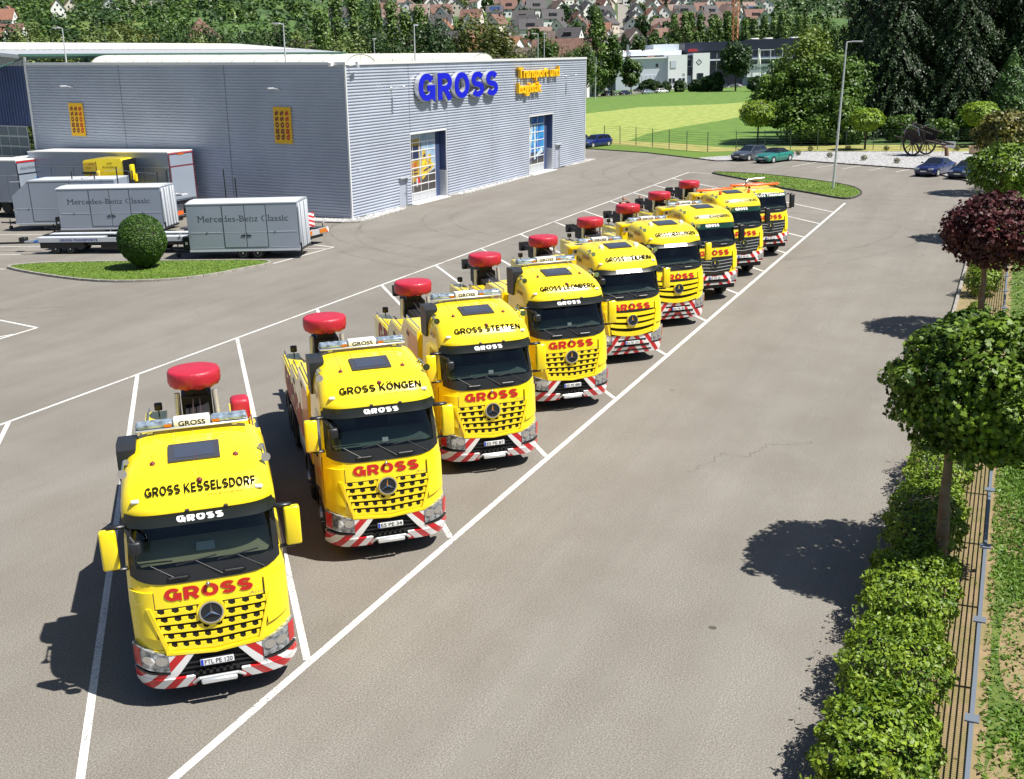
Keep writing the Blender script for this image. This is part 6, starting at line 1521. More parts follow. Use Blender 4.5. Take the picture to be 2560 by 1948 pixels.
XS = [0.1+2.83*i for i in range(0, 9)]+[25.8+2.95*i for i in range(18)]
mesh_fence('mesh_fence', 'grey wire mesh fence running beside the hedge and round trees', [(x, -10.36) for x in XS], 1.2, 9, .05, .06, 'fencegrey', 1.5, .028)
mesh_fence('mesh_fence', 'tall rod fence between the yard edge and the meadow', [(121.5, 36.5), (119.6, 33.8), (117.3, 31), (114.6, 28.1), (112.2, 25.4), (109.9, 22.7), (108.5, 20.0), (109.7, 17.2), (111.0, 14.4), (111.8, 11.8), (112.1, 9), (112.25, 6.1), (112.4, 3.35), (112.6, .6), (112.7, -2.1), (112.8, -4.8), (113, -7.5), (113.2, -10.3), (113.4, -13)], 2.1, 9, None, .07, 'fencegreen')
def lamp(label, x, y, h, z0=0, arm=.9, ang=0, lean=0., group=None, r_=.075):
    root = thing('lamp_post', label, 'lamp post', (x, y, z0), group=group); root.rotation_euler = (lean, 0, 0)
    mb = MB(); mb.cyl((0, 0, 0), (0, 0, h), r_, r_*.55, 12); part('pole', mb, 'silver', root, 60)
    a = R(ang); mb = MB(); mb.cyl((0, 0, h), (math.cos(a)*arm*.4, math.sin(a)*arm*.4, h+.04), .035, n=6)
    Tm = lambda p: (math.cos(a)*p[0]-math.sin(a)*p[1], math.sin(a)*p[0]+math.cos(a)*p[1], h+p[2])
    mb.rbox(arm*.3, arm, -.13, .13, .0, .09, .03, 2, T=Tm); part('lamp_head', mb, 'silver', root, 40)
    return root
lamp('tall grey lamp post standing on the right grass island', 76.2, 1.98, 10.5, .07, 1.1, -75, .038, r_=.10)
def onroof(a, b, z): 
    return Matrix.Translation((53.558, 30.051, 0)) @ Euler(BR).to_matrix().to_4x4() @ Vector((a, b, z))
for (a, b, an, lab) in ((.5, 24.9, 100, 'left lamp post rising from the roof edge above the first banner'), (.5, 5.0, 100, 'lamp post rising from the roof edge near the warehouse corner'), (10.0, .5, 15, 'lamp post rising from the roof edge above the blue letters')):
    P = onroof(a, b, 9.9); lamp(lab, P.x, P.y, 2.7, P.z, .8, an, .03, 'lamp posts along the roof edge', .06)
lamp('small lamp post behind the vaulted rooflights', 102.8, 58, 13, 0, .9, 20, .03, None, .08)
lamp('left one of two close lamp posts beyond the warehouse', 111.7, 41.4, 13, 0, .9, 150, .03, 'paired lamp posts', .08)
lamp('right one of two close lamp posts beyond the warehouse', 111.9, 40.7, 13, 0, .3, 0, .03, 'paired lamp posts', .08)
lamp('street lamp beside the distant road behind the fence', 273.5, 93.9, 11, 0, 2.5, 70, .03, None, .15)
lamp('street lamp in front of the distant white office building', 330, 75.5, 11, 0, 1.5, 200, .03, None, .15)

# ================================================================ old cart, stone block, planted tufts
def cart():
    root = thing('wooden_cart', 'old dark wooden two-wheeled cart with shafts resting on a stump', 'cart', (106.0, -1.7, .06), R(140)); root.scale = (1.38, 1.38, 1.38)
    Rw = .92
    for x in (-.62, .68):
        mb = MB(); mb.lathe([(Rw-.10, x-.05), (Rw, x-.05), (Rw, x+.05), (Rw-.10, x+.05), (Rw-.10, x-.05)], (0, 0, Rw), 28, 'X'); wh = part('wheel', mb, 'wood', root, 30)
        for k in range(12):
            a = 2*math.pi*k/12+.1; sp = MB(); sp.cyl((x, 0, Rw), (x, math.cos(a)*(Rw-.08), Rw+math.sin(a)*(Rw-.08)), .04, .03, 5); part('spoke', sp, 'wood', wh)
        hb = MB(); hb.cyl((x-.14, 0, Rw), (x+.14, 0, Rw), .13, .11, 10); part('hub', hb, 'wood', wh)
    mb = MB(); mb.cyl((-.8, 0, Rw), (.85, 0, Rw), .06); part('axle', mb, 'wood', root)
    mb = MB(); mb.add([(-.5, -.9, 1.05), (.55, -.9, 1.05), (.55, 1.0, 1.05), (-.5, 1.0, 1.05), (-.6, -1.0, 1.85), (.65, -1.0, 1.85), (.65, 1.1, 1.75), (-.6, 1.1, 1.75)], [(0, 1, 2, 3), (0, 3, 7, 4), (1, 5, 6, 2)]); part('cart_box', mb, 'wood', root)
    for x in (-.45, .5):
        mb = MB(); mb.tube([(x, -1.9, 1.25), (x, -.3, 1.05), (x, 1.2, 1.05), (x*.8, 2.7, .85)], .06, 6); part('shaft', mb, 'wood', root)
        mb = MB(); mb.tube([(x*1.1, -1.6, 2.15), (x*1.1, -.2, 1.95), (x*1.1, 1.6, 1.55)], .045, 6); part('top_rail', mb, 'wood', root)
    for x in (-.62, .68):
        mb = MB(); mb.tube([(x*1.15, -.75, 1.5), (x*1.15, -.55, 1.95), (x*1.15, 0, 2.1), (x*1.15, .5, 1.95), (x*1.15, .7, 1.4)], .03, 5); part('mudguard', mb, 'steel', root)
    mb = MB(); mb.tube([(.0, 1.1, 1.0), (.0, 2.1, .85), (.1, 2.9, .9)], .05, 6); part('brake_lever', mb, 'wood', root)
cart()
root = thing('tree_stump', 'short tree stump propping up the shafts of the old cart', 'stump', (105.2, -4.3, .06)); mb = MB(); mb.cyl((0, 0, 0), (.05, .1, .75), .2, .17, 10); mb.cyl((.05, .0, .65), (-.1, .5, .95), .12, .1, 8); part('trunk', mb, mat('stump_bark', (.16, .08, .05), .9, var=.4, vscale=8), root, 40)
root = thing('info_board', 'small white information board behind the old cart', 'sign', (108.3, -4.2, .06), R(-100)); mb = MB(); mb.box(-.65, .65, -.02, .02, .55, 1.15); part('panel', mb, 'white', root)
for s in (-.5, .5):
    mb = MB(); mb.cyl((s, 0, 0), (s, 0, .55), .03); part('post', mb, 'steel', root)
bm = bmesh.new(); bmesh.ops.create_cube(bm, size=1); bmesh.ops.subdivide_edges(bm, edges=bm.edges[:], cuts=2, use_grid_fill=True)
for v in bm.verts: v.co += Vector((random.uniform(-.06, .06), random.uniform(-.06, .06), random.uniform(-.06, .06))); v.co.x *= 1.9; v.co.y *= .9; v.co.z = (v.co.z+.5)*.75
me = bpy.data.meshes.new('stone_block'); bm.to_mesh(me); bm.free(); me.materials.append(mat('sandstone', (.55, .40, .25), .9, var=.25, vscale=3)); o = link('stone_block', me, None, (107.8, -7.2, .06), R(-95)); tag(o, 'rough pinkish sandstone block lying on the white gravel', 'stone')

# ================================================================ two people behind the trucks
def person(label, x, y, rz, arm_up, h=1.82):
    root = thing('person', label, 'person', (x, y, 0), rz, 'two men behind the trucks')
    k = h/1.8
    def skin(name, verts, edges, radii, m_, lv=1):
        me = bpy.data.meshes.new(name); me.from_pydata([tuple(Vector(v)*k) for v in verts], edges, []); ob = link(name, me, root)
        sm = ob.modifiers.new('s', 'SKIN'); 
        for i, r_ in enumerate(radii): me.skin_vertices[0].data[i].radius = (r_[0]*k, r_[1]*k)
        me.skin_vertices[0].data[0].use_root = True
        ss = ob.modifiers.new('d', 'SUBSURF'); ss.levels = lv; ss.render_levels = lv
        dg = bpy.context.evaluated_depsgraph_get(); nm = bpy.data.meshes.new_from_object(ob.evaluated_get(dg)); ob.modifiers.clear(); ob.data = nm
        nm.materials.clear(); nm.materials.append(M[m_]); 
        for p in nm.polygons: p.use_smooth = True
        return ob
    RU = [(.21, 0, 1.44), (.30, -.02, 1.18), (.26, -.16, .98), (.24, -.22, .92)] if not arm_up else [(.21, 0, 1.44), (.42, -.05, 1.42), (.24, -.10, 1.62), (.14, -.08, 1.68)]
    V_ = [(0, 0, .98), (0, 0, 1.15), (0, 0, 1.36), (0, .01, 1.5), (0, -.01, 1.56), (-.21, 0, 1.44), (-.30, .02, 1.18), (-.27, -.12, .96), (-.25, -.18, .88)]+RU+[(-.1, 0, .9), (-.11, -.01, .5), (-.12, .02, .09), (-.13, -.12, .04), (.1, 0, .9), (.11, -.01, .5), (.12, .02, .09), (.13, -.12, .04)]
    E_ = [(0, 1), (1, 2), (2, 3), (3, 4), (2, 5), (5, 6), (6, 7), (7, 8), (2, 9), (9, 10), (10, 11), (11, 12), (0, 13), (13, 14), (14, 15), (15, 16), (0, 17), (17, 18), (18, 19), (19, 20)]
    Rr = [(.16, .11), (.15, .11), (.18, .12), (.06, .06), (.055, .055), (.07, .07), (.045, .045), (.033, .033), (.025, .035), (.07, .07), (.045, .045), (.033, .033), (.025, .035), (.09, .09), (.06, .06), (.04, .04), (.035, .03), (.09, .09), (.06, .06), (.04, .04), (.035, .03)]
    skin('body', V_, E_, Rr, 'skin')
    s_v = [V_[i] for i in (0, 1, 2, 5, 6, 9, 10)]+[(0, .01, 1.45)]
    s_v[4] = tuple((Vector(V_[5])+Vector(V_[6]))/2+Vector((0, 0, -.03))); s_v[6] = tuple((Vector(V_[9])+Vector(V_[10]))/2)
    skin('shirt', s_v, [(0, 1), (1, 2), (2, 3), (3, 4), (2, 5), (5, 6), (2, 7)], [(.18, .13), (.17, .13), (.2, .14), (.088, .088), (.07, .07), (.088, .088), (.07, .07), (.085, .08)], 'shirt')
    skin('trousers', [V_[i] for i in (0, 13, 14, 15, 17, 18, 19)], [(0, 1), (1, 2), (2, 3), (0, 4), (4, 5), (5, 6)], [(.175, .125), (.105, .105), (.08, .08), (.065, .065), (.105, .105), (.08, .08), (.065, .065)], 'jeans')
    hd = MB(); hd.sph((0, -.01, 1.69*k), .078, .095, .12, 14, 10); hd.sph((0, -.105, 1.675*k), .014, .02, .024, 6, 5)
    for s in (-1, 1): hd.sph((s*.08, 0, 1.68*k), .012, .022, .03, 6, 5)
    hd = part('head', hd, 'skin', root, 60)
    e = MB(); [e.sph((s*.032, -.096, 1.70*k), .012, .008, .009, 6, 4) for s in (-1, 1)]; part('eye', e, 'black', hd)
    e = MB(); e.box(-.028, .028, -.104, -.095, 1.622*k, 1.632*k); part('mouth', e, 'maroon', hd)
    hr = MB(); hr.sph((0, .012, 1.725*k), .084, .098, .10, 14, 8); part('hair', hr, 'hair', hd, 60)
    for V0, dx in (((-.25, -.18, .88), 0), (tuple(RU[3]), 1)):
        b = Vector(RU[3]) if dx else Vector((-.25, -.18, .88)); d = (b-(Vector(RU[2]) if dx else Vector((-.27, -.12, .96)))).normalized()
        hm = MB()
        side = d.orthogonal().normalized()
        for f in range(5):
            o_ = side*(.03-.016*f); ln = (.05, .075, .08, .075, .06)[f]; dd = (d+side*(.9 if f == 0 else 0)).normalized()
            hm.cyl((b+o_)*k, (b+o_+dd*ln)*k, .010, .007, 6)
        part('hand', hm, 'skin', root)
person('man in dark polo shirt holding one hand to his head', 54.70, 11.19, R(-60), True)
person('man in dark polo shirt with short hair, standing right of the other', 55.18, 10.3, R(-75), False, 1.85)
# ================================================================ vegetation
L_ = {}
L_['maple'] = leafmat('maple_leaf', (.018, .055, .006), (.17, .27, .018), .9, .12)
L_['redmaple'] = leafmat('red_maple_leaf', (.030, .012, .014), (.13, .030, .030), .9, .15)
L_['brownish'] = leafmat('bronze_green_leaf', (.04, .05, .010), (.19, .17, .03), .9, .12)
L_['beech'] = leafmat('beech_leaf', (.035, .095, .007), (.26, .36, .025), 1.6, .14)
L_['beechgold'] = leafmat('beech_leaf_gold', (.07, .13, .010), (.32, .29, .035), 1.8, .15)
L_['box'] = leafmat('clipped_box_leaf', (.012, .045, .006), (.07, .15, .012), 4, .1)
L_['lime'] = leafmat('lime_green_leaf', (.08, .17, .010), (.30, .42, .03), 1.5, .25)
L_['g'] = leafmat('green_leaf', (.018, .050, .010), (.10, .17, .03), .25, .15)
L_['d'] = leafmat('dark_green_leaf', (.010, .032, .010), (.05, .10, .022), .25, .12)
L_['w'] = leafmat('willow_leaf', (.05, .085, .02), (.22, .28, .08), .25, .2)
L_['o'] = leafmat('olive_leaf', (.035, .055, .010), (.14, .16, .028), .2, .15)
L_['p'] = leafmat('poplar_leaf', (.035, .08, .016), (.15, .24, .045), .25, .15)
L_['bigleaf'] = leafmat('broad_leaf', (.018, .055, .007), (.13, .23, .025), .22, .18)
L_['birch'] = leafmat('birch_leaf', (.04, .08, .008), (.17, .24, .03), .3, .2)
L_['spruce'] = leafmat('spruce_needles', (.006, .018, .006), (.040, .080, .020), .3, .05)
L_['lspruce'] = leafmat('young_spruce_needles', (.018, .055, .012), (.09, .18, .03), .4, .08)
L_['grassblade'] = leafmat('grass_blade', (.04, .11, .008), (.16, .28, .03), .8, .25)
M['bark'] = mat('bark', (.16, .12, .085), .9, var=.4, vscale=5, bump=.5, bscale=25)
M['barkred'] = mat('lichened_bark', (.22, .18, .13), .9, col2=(.17, .09, .05), vscale=3, bump=.4, bscale=20)
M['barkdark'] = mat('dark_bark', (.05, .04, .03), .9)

def leafmesh(name, C_, Nn, size, m, asp=.55, lobes=1, jit=.35, dirs=None):
    n = len(C_); C_ = np.asarray(C_, float); Nn = np.asarray(Nn, float)+rng.normal(0, jit, (n, 3)); Nn /= np.linalg.norm(Nn, axis=1)[:, None]+1e-9
    t = rng.normal(0, 1, (n, 3)) if dirs is None else np.asarray(dirs, float)+rng.normal(0, .25, (n, 3)); t -= (t*Nn).sum(1)[:, None]*Nn; t /= np.linalg.norm(t, axis=1)[:, None]+1e-9
    b = np.cross(Nn, t); s = (size*rng.uniform(.65, 1.3, n))[:, None]; tint = rng.random(n)
    V, TI = [], []
    for k in range(lobes):
        a = (k-(lobes-1)/2)*1.0; tt = t*math.cos(a)+b*math.sin(a); bb = -t*math.sin(a)+b*math.cos(a); lift = Nn*(k*.004)
        sc = 1. if lobes == 1 or k == lobes//2 else .8
        P = np.stack([C_+lift-tt*s*.5, C_+lift+bb*s*asp*.5*sc, C_+lift+tt*s*.5*sc, C_+lift-bb*s*asp*.5*sc], 1); V.append(P.reshape(-1, 3)); TI.append(np.repeat(tint, 4))
    V = np.concatenate(V); TI = np.concatenate(TI); nq = len(V)//4
    me = bpy.data.meshes.new(name); me.vertices.add(len(V)); me.vertices.foreach_set('co', V.astype(np.float32).ravel())
    me.loops.add(nq*4); me.loops.foreach_set('vertex_index', np.arange(nq*4, dtype=np.int32)); me.polygons.add(nq); me.polygons.foreach_set('loop_start', np.arange(0, nq*4, 4, dtype=np.int32))
    at_ = me.attributes.new('tint', 'FLOAT', 'POINT'); at_.data.foreach_set('value', TI.astype(np.float32))
    me.materials.append(m); me.update(calc_edges=True); return me
def shell(n, c, r, inner=.78, up=.35):
    d = rng.normal(0, 1, (n, 3)); d /= np.linalg.norm(d, axis=1)[:, None]; k = rng.uniform(inner, 1.03, n)[:, None]
    lump = (1+.07*np.sin(d[:, :1]*7+c[0])*np.sin(d[:, 1:2]*6+1)+.05*np.sin(d[:, 2:]*11+d[:, :1]*5))
    nn = d.copy(); nn[:, 2] += up; return np.array(c)+d*np.array(r)*k*lump, nn
def clumps(n, env, K, rc, up=.4):
    """env(k) gives K clump centres; leaves lie on each clump's skin"""
    cc = env(K); i = rng.integers(0, K, n); d = rng.normal(0, 1, (n, 3)); d /= np.linalg.norm(d, axis=1)[:, None]; d[:, 2] = np.where(d[:, 2] < -.4, -d[:, 2], d[:, 2])
    rr = rc*rng.uniform(.6, 1.2, K); P = cc[i]+d*(rr[i]*rng.uniform(.75, 1.05, n))[:, None]*np.array([1, 1, .8]); nn = d.copy(); nn[:, 2] += up; return P, nn
def ell(c, r, lo=.45):
    def f(K):
        d = rng.normal(0, 1, (K, 3)); d /= np.linalg.norm(d, axis=1)[:, None]; return np.array(c)+d*np.array(r)*(rng.uniform(lo**2, 1, K)**.5)[:, None]
    return f
def limb_trunk(h, r, top, n=5, m='bark', seed=0):
    mb = MB(); rn = random.Random(seed); x = y = 0; p = Vector((0, 0, -.1)); 
    for i in range(6):
        q_ = Vector((rn.uniform(-.008, .008)*h, rn.uniform(-.008, .008)*h, h*(i+1)/6)); mb.cyl(p, q_, r*(1-.08*i), r*(1-.08*(i+1)), 10, False); p = q_
    for k in range(n):
        a = 2*math.pi*k/n+rn.uniform(-.3, .3); e = p+Vector((math.cos(a)*top[0]*.6, math.sin(a)*top[0]*.6, top[1]*rn.uniform(.4, .9))); mid = p.lerp(e, .5)+Vector((0, 0, top[1]*.08))
        mb.cyl(p, mid, r*.5, r*.3, 7, False); mb.cyl(mid, e, r*.3, r*.1, 6, False)
    return mb

# ---- the four round-headed trees by the fence
def round_tree(x, y, off, cz, r, rz, n, size, mk, label, cat='tree', trunk_r=.145, th=2.6, lobes=3, bark='barkred', group='round-headed trees between the hedge bushes'):
    root = thing('round_tree', label, cat, (x, y, 0), group=group)
    c = (off[0], off[1], cz)
    P1, N1 = shell(int(n*.5), c, (r*.93, r*.93, rz*.92), .74); P2, N2 = clumps(int(n*.5), ell(c, (r*.90, r*.90, rz*.88), .75), 90, r*.17); P1[:, 2] -= .22*rz*np.clip(np.hypot(P1[:, 0]-c[0], P1[:, 1]-c[1])/r-.5, 0, 1)
    me = leafmesh('crown', np.concatenate([P1, P2]), np.concatenate([N1, N2]), size, L_[mk], .72, lobes, .62); link('crown', me, root)
    part('trunk', limb_trunk(th, trunk_r, (r*.7, rz), 6, seed=int(x)), bark, root, 60); return root
round_tree(12.4, -9.6, (.35, -.62), 3.85, 2.0, 1.42, 24000, .118, 'maple', 'large round green maple nearest the camera, above the hedge')
round_tree(33.2, -9.6, (.1, -.3), 3.65, 1.95, 1.4, 9000, .16, 'redmaple', 'round tree with dark red leaves behind the big green maple')
round_tree(54.5, -9.6, (.0, -.2), 3.7, 2.05, 1.4, 6000, .19, 'maple', 'round bright green tree behind the dark red one', lobes=1)
round_tree(75.5, -9.6, (.0, -.0), 4.1, 2.4, 1.7, 4200, .26, 'brownish', 'round bronze-green tree beside the white gravel bed', lobes=1)
# ---- hedge bushes
def hedge(x0, x1, y0, y1, h, n, mk, label, size=.085):
    cx, cy = (x0+x1)/2, (y0+y1)/2; root = thing('hedge_bush', label, 'hedge', (cx, cy, 0), group='hedge bushes beside the kerb')
    a, b = (x1-x0)/2, (y1-y0)/2
    d = rng.normal(0, 1, (n, 3)); d[:, 2] = np.abs(d[:, 2])*1.1-.15; d /= np.linalg.norm(d, axis=1)[:, None]
    k = (np.abs(d[:, 0])**3.2+np.abs(d[:, 1])**3.2+np.abs(d[:, 2])**3.2)**(-1/3.2)
    lump = 1+.09*np.sin(d[:, 0]*9+cx*3)*np.sin(d[:, 1]*8+cx)+.07*np.sin(d[:, 2]*9+d[:, 0]*13+cx)+.04*np.sin(d[:, 1]*21+d[:, 0]*17)
    P = d*(k*lump*rng.uniform(.84, 1.03, n))[:, None]*np.array([a, b, h*.62])+np.array([0, 0, h*.42]); P[:, 2] = np.maximum(P[:, 2], .03); Nn = d.copy(); Nn[:, 2] += .45
    me = leafmesh('foliage', P, Nn, size*.92, L_[mk], .6, 1, .8); link('foliage', me, root)
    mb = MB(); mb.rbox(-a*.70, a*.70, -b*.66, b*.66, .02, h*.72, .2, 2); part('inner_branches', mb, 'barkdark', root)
    # a few shoots standing out
    sp = rng.uniform(-1, 1, (70, 2))*np.array([a*.95, b*.95]); Q = np.concatenate([np.column_stack([sp+rng.normal(0, .02, sp.shape), np.full(70, h+.02+.05*j)]) for j in range(3)]); setting(link('shoots', leafmesh('shoots', Q, rng.normal(0, 1, Q.shape), size, L_[mk], .5, 1), root), 'stuff')
hedge(1.5, 4.4, -10.02, -8.42, 1.08, 9500, 'beechgold', 'hedge bush with bronze-yellow tips at the lower picture edge', .10)
hedge(4.55, 6.8, -10.0, -8.45, 1.05, 8500, 'beech', 'bright green hedge bush just behind the bronze-tipped one', .095)
hedge(6.95, 9.0, -10.02, -8.45, 1.0, 6500, 'beech', 'hedge bush with faded tips in the middle of the hedge', .085)
hedge(9.15, 12.0, -9.98, -8.48, 1.02, 9000, 'beech', 'dark green hedge bush in front of the big maple trunk', .09)
hedge(12.3, 15.6, -9.98, -8.5, .98, 6000, 'beech', 'hedge bush directly behind the big maple trunk', .09)
hedge(15.8, 18.9, -9.95, -8.6, .95, 5000, 'beech', 'last bush of the hedge, ending under the big maple crown', .09)
for i, (x, r_, lab) in enumerate(((21.5, .5, 'small'), (29.6, .45, 'low'), (35.2, .42, 'low'), (39.5, .85, 'tall leafy'), (42.6, .8, 'leafy'), (47.5, .8, 'leafy'), (51.5, .75, 'round'), (59, .8, 'green'), (64, .8, 'green'), (69.5, .85, 'green'), (78.5, 1.5, 'big bright green'))):
    root = thing('shrub', ['small shrub in the bare soil beside the fence', 'low shrub in front of the dark red tree trunk', 'low shrub at the foot of the dark red tree', 'tall leafy shrub just behind the dark red tree trunk'][i] if i < 4 else 'leafy shrub in the planting strip beyond the dark red tree', 'shrub', (x, -9.5, 0), group='shrubs in the planting strip')
    P, Nn = shell(int(1500*r_+600), (0, 0, r_*.85), (r_, r_*.9, r_*.85), .7); link('foliage', leafmesh('foliage', P, Nn, .12, L_['beech'], .6), root); mb = MB(); [mb.cyl((0, 0, 0), (r_*.4*math.cos(a), r_*.4*math.sin(a), r_*.9), .02, n=5) for a in (0, 2, 4)]; part('stem', mb, 'bark', root)
# ---- clipped bush on the island
root = thing('clipped_bush', 'dark green egg-shaped clipped bush on the left grass island', 'bush', (34.7, 30.75, .07))
d = rng.normal(0, 1, (15000, 3)); d /= np.linalg.norm(d, axis=1)[:, None]; P = d*np.array([1.24, 1.24, 1.38])*rng.uniform(.95, 1.02, (15000, 1)); P[:, :2] *= np.clip(1.0-.16*np.clip(-d[:, 2:], 0, 1)-.0*d[:, 2:], .6, 1.1); P *= 1+.015*np.sin(d[:, :1]*17)*np.sin(d[:, 1:2]*15+d[:, 2:]*13)+.02*np.sin(d[:, :1]*5+1)*np.sin(d[:, 2:]*6); P[:, 2] += 1.42
link('foliage', leafmesh('foliage', P, d+np.array([0, 0, .2]), .085, L_['box'], .7, 1, .5), root)
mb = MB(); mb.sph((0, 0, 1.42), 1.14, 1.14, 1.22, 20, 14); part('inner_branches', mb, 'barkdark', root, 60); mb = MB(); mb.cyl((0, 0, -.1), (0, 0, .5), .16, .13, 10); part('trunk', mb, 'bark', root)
# ---- ball-crowned trees beyond the gravel bed
for x, y, r_, z0, z1, lab in ((120, 17.1, 2.2, 2.05, 5.05, 'bright lime-green ball tree standing in the meadow edge'), (112.6, 4.2, 1.75, 2.0, 4.3, 'smaller flat-topped ball tree behind the fence by the lamp post'), (116.5, -6.6, 1.8, 2.2, 4.7, 'ball tree behind the old wooden cart')):
    root = thing('ball_tree', lab, 'tree', (x, y, 0), group='ball-crowned trees'); cz = (z0+z1)/2; P, Nn = shell(3200, (0, 0, cz), (r_, r_, (z1-z0)/2), .86, .6)
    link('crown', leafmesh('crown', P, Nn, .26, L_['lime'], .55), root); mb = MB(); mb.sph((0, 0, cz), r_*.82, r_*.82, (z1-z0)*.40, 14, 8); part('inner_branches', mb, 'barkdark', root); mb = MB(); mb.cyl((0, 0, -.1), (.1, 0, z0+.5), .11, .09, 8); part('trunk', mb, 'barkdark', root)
for i, (x, y) in enumerate([(110.7, 9.5), (104.9, 9.7), (102.8, 6.3), (111.3, 5.7), (99.9, 2.7), (111.4, 1.9), (97.3, -.5), (111.2, -4.9)]):
    root = thing('grass_tuft', ['dark clump by the rear fence, right of the green convertible', 'dark clump just right of the green convertible', 'dark clump between the convertible and the lamp post', 'dark clump by the rear fence, behind the lamp post', 'dark clump just right of the lamp post', 'dark clump by the rear fence, left of the old cart', 'dark clump in front of the old cart', 'dark clump by the rear fence, right of the old cart'][i], 'plant', (x, y, .06), group='clumps planted in the gravel bed'); P, Nn = shell(260, (0, 0, .26), (.33, .33, .28), .6); link('foliage', leafmesh('foliage', P, Nn, .14, L_['brownish'], .35), root)

# ---- unit trees, scaled copies
def unit_round(n, leaf, K=60, rc=.28, low=.12):
    P, Nn = clumps(n, ell((0, 0, (1+low)/2+.02), (.78, .78, (1-low)/2*.88), .5), K, rc); return P, Nn
def fix(P, zs): P = P.copy(); return P
def make_unit(kind, seed, n, leaf, shape):
    global rng
    rng = np.random.default_rng(seed)
    if shape == 'round':
        cc = ell((0, 0, .60), (.76, .76, .36), .5)(70); cc[:, 2] = np.clip(cc[:, 2], .18, .98)
        i = rng.integers(0, 70, n); d = rng.normal(0, 1, (n, 3)); d /= np.linalg.norm(d, axis=1)[:, None]; rr = rng.uniform(.16, .30, 70); P = cc[i]+d*np.array([1, 1, .42])*rr[i][:, None]*rng.uniform(.7, 1.05, (n, 1)); Nn = d+np.array([0, 0, .5])
    elif shape == 'bush':
        cc = ell((0, 0, .45), (.75, .75, .45), .5)(50); i = rng.integers(0, 50, n); d = rng.normal(0, 1, (n, 3)); d /= np.linalg.norm(d, axis=1)[:, None]; rr = rng.uniform(.18, .32, 50); P = cc[i]+d*rr[i][:, None]*np.array([1, 1, .55]); P[:, 2] = np.abs(P[:, 2]); Nn = d+np.array([0, 0, .5])
    elif shape == 'poplar':
        K = 110; z = rng.uniform(.04, .97, K); rad = np.sin(np.clip(z*1.05+.12, 0, 1)*math.pi)**.55*.75*(1-.35*z); rad = rad*1.15; a = rng.uniform(0, 2*math.pi, K); q_ = rng.uniform(.2, 1, K)**.5; cc = np.column_stack([np.cos(a)*rad*q_, np.sin(a)*rad*q_, z]); i = rng.integers(0, K, n)
        d = rng.normal(0, 1, (n, 3)); d /= np.linalg.norm(d, axis=1)[:, None]; P = cc[i]+d*np.array([.28, .28, .06])*rng.uniform(.5, 1.1, (n, 1)); Nn = d+np.array([0, 0, .3])
    elif shape == 'spruce':
        z = 1-rng.uniform(.0, 1, n)**.62; z = np.round(z*26)/26+rng.normal(0, .004, n); z = np.clip(z, .03, .995); nb = 17; a = (rng.integers(0, nb, n)+np.round(z*26)*.37)*2*math.pi/nb+rng.normal(0, .05, n)
        Rz = (1-z)**.80*(.86+.2*np.sin(a*3+z*40)); u = rng.uniform(.15, 1, n)**.6; r_ = Rz*u
        P = np.column_stack([np.cos(a)*r_, np.sin(a)*r_, z-.055*u*u-.03*rng.random(n)*u+.01]); Nn = np.column_stack([np.cos(a)*.8+rng.normal(0, .3, n), np.sin(a)*.8+rng.normal(0, .3, n), np.full(n, .55)])
    return P, Nn
UNITS = {}
def unit_tree(kind, shape, h, r_, n, leaf_m, mk, seed):
    key = (kind, seed, mk)
    if key not in UNITS:
        P, Nn = make_unit(kind, seed, n, leaf_m, shape); P = P*np.array([r_, r_, h])
        me = leafmesh('crown', P, Nn, leaf_m, L_[mk], .75 if shape != 'spruce' else .5, 1, .35, None if shape != 'spruce' else np.column_stack([P[:, 0]*.25/r_, P[:, 1]*.25/r_, np.full(n, -.40)]))
        mb = MB(); mb.cyl((0, 0, -.5), (0, 0, h*(.6 if shape == 'round' else .9)), h*.018, h*.006, 8, False)
        for k in range(5):
            a = k*1.3; mb.cyl((0, 0, h*(.3+.06*k)), (math.cos(a)*r_*.55, math.sin(a)*r_*.55, h*(.5+.07*k)), h*.008, h*.003, 5, False)
        UNITS[key] = (me, mb.mesh('trunk', M['barkdark']), h, r_)
    return UNITS[key]
def place_tree(name, label, kind, shape, x, y, z0, h, r_, n, leaf_m, mk, seed, group=None):
    me, tr, h0, r0 = unit_tree(kind, shape, h, r_, n, leaf_m, mk, seed)
    root = thing(name, label, 'tree' if shape != 'bush' else 'bush', (x, y, z0), random.uniform(0, 6.28), group)
    root.scale = (r_/r0, r_/r0, h/h0); link('crown', me, root); link('trunk', tr, root) if shape != 'bush' else None
    return root
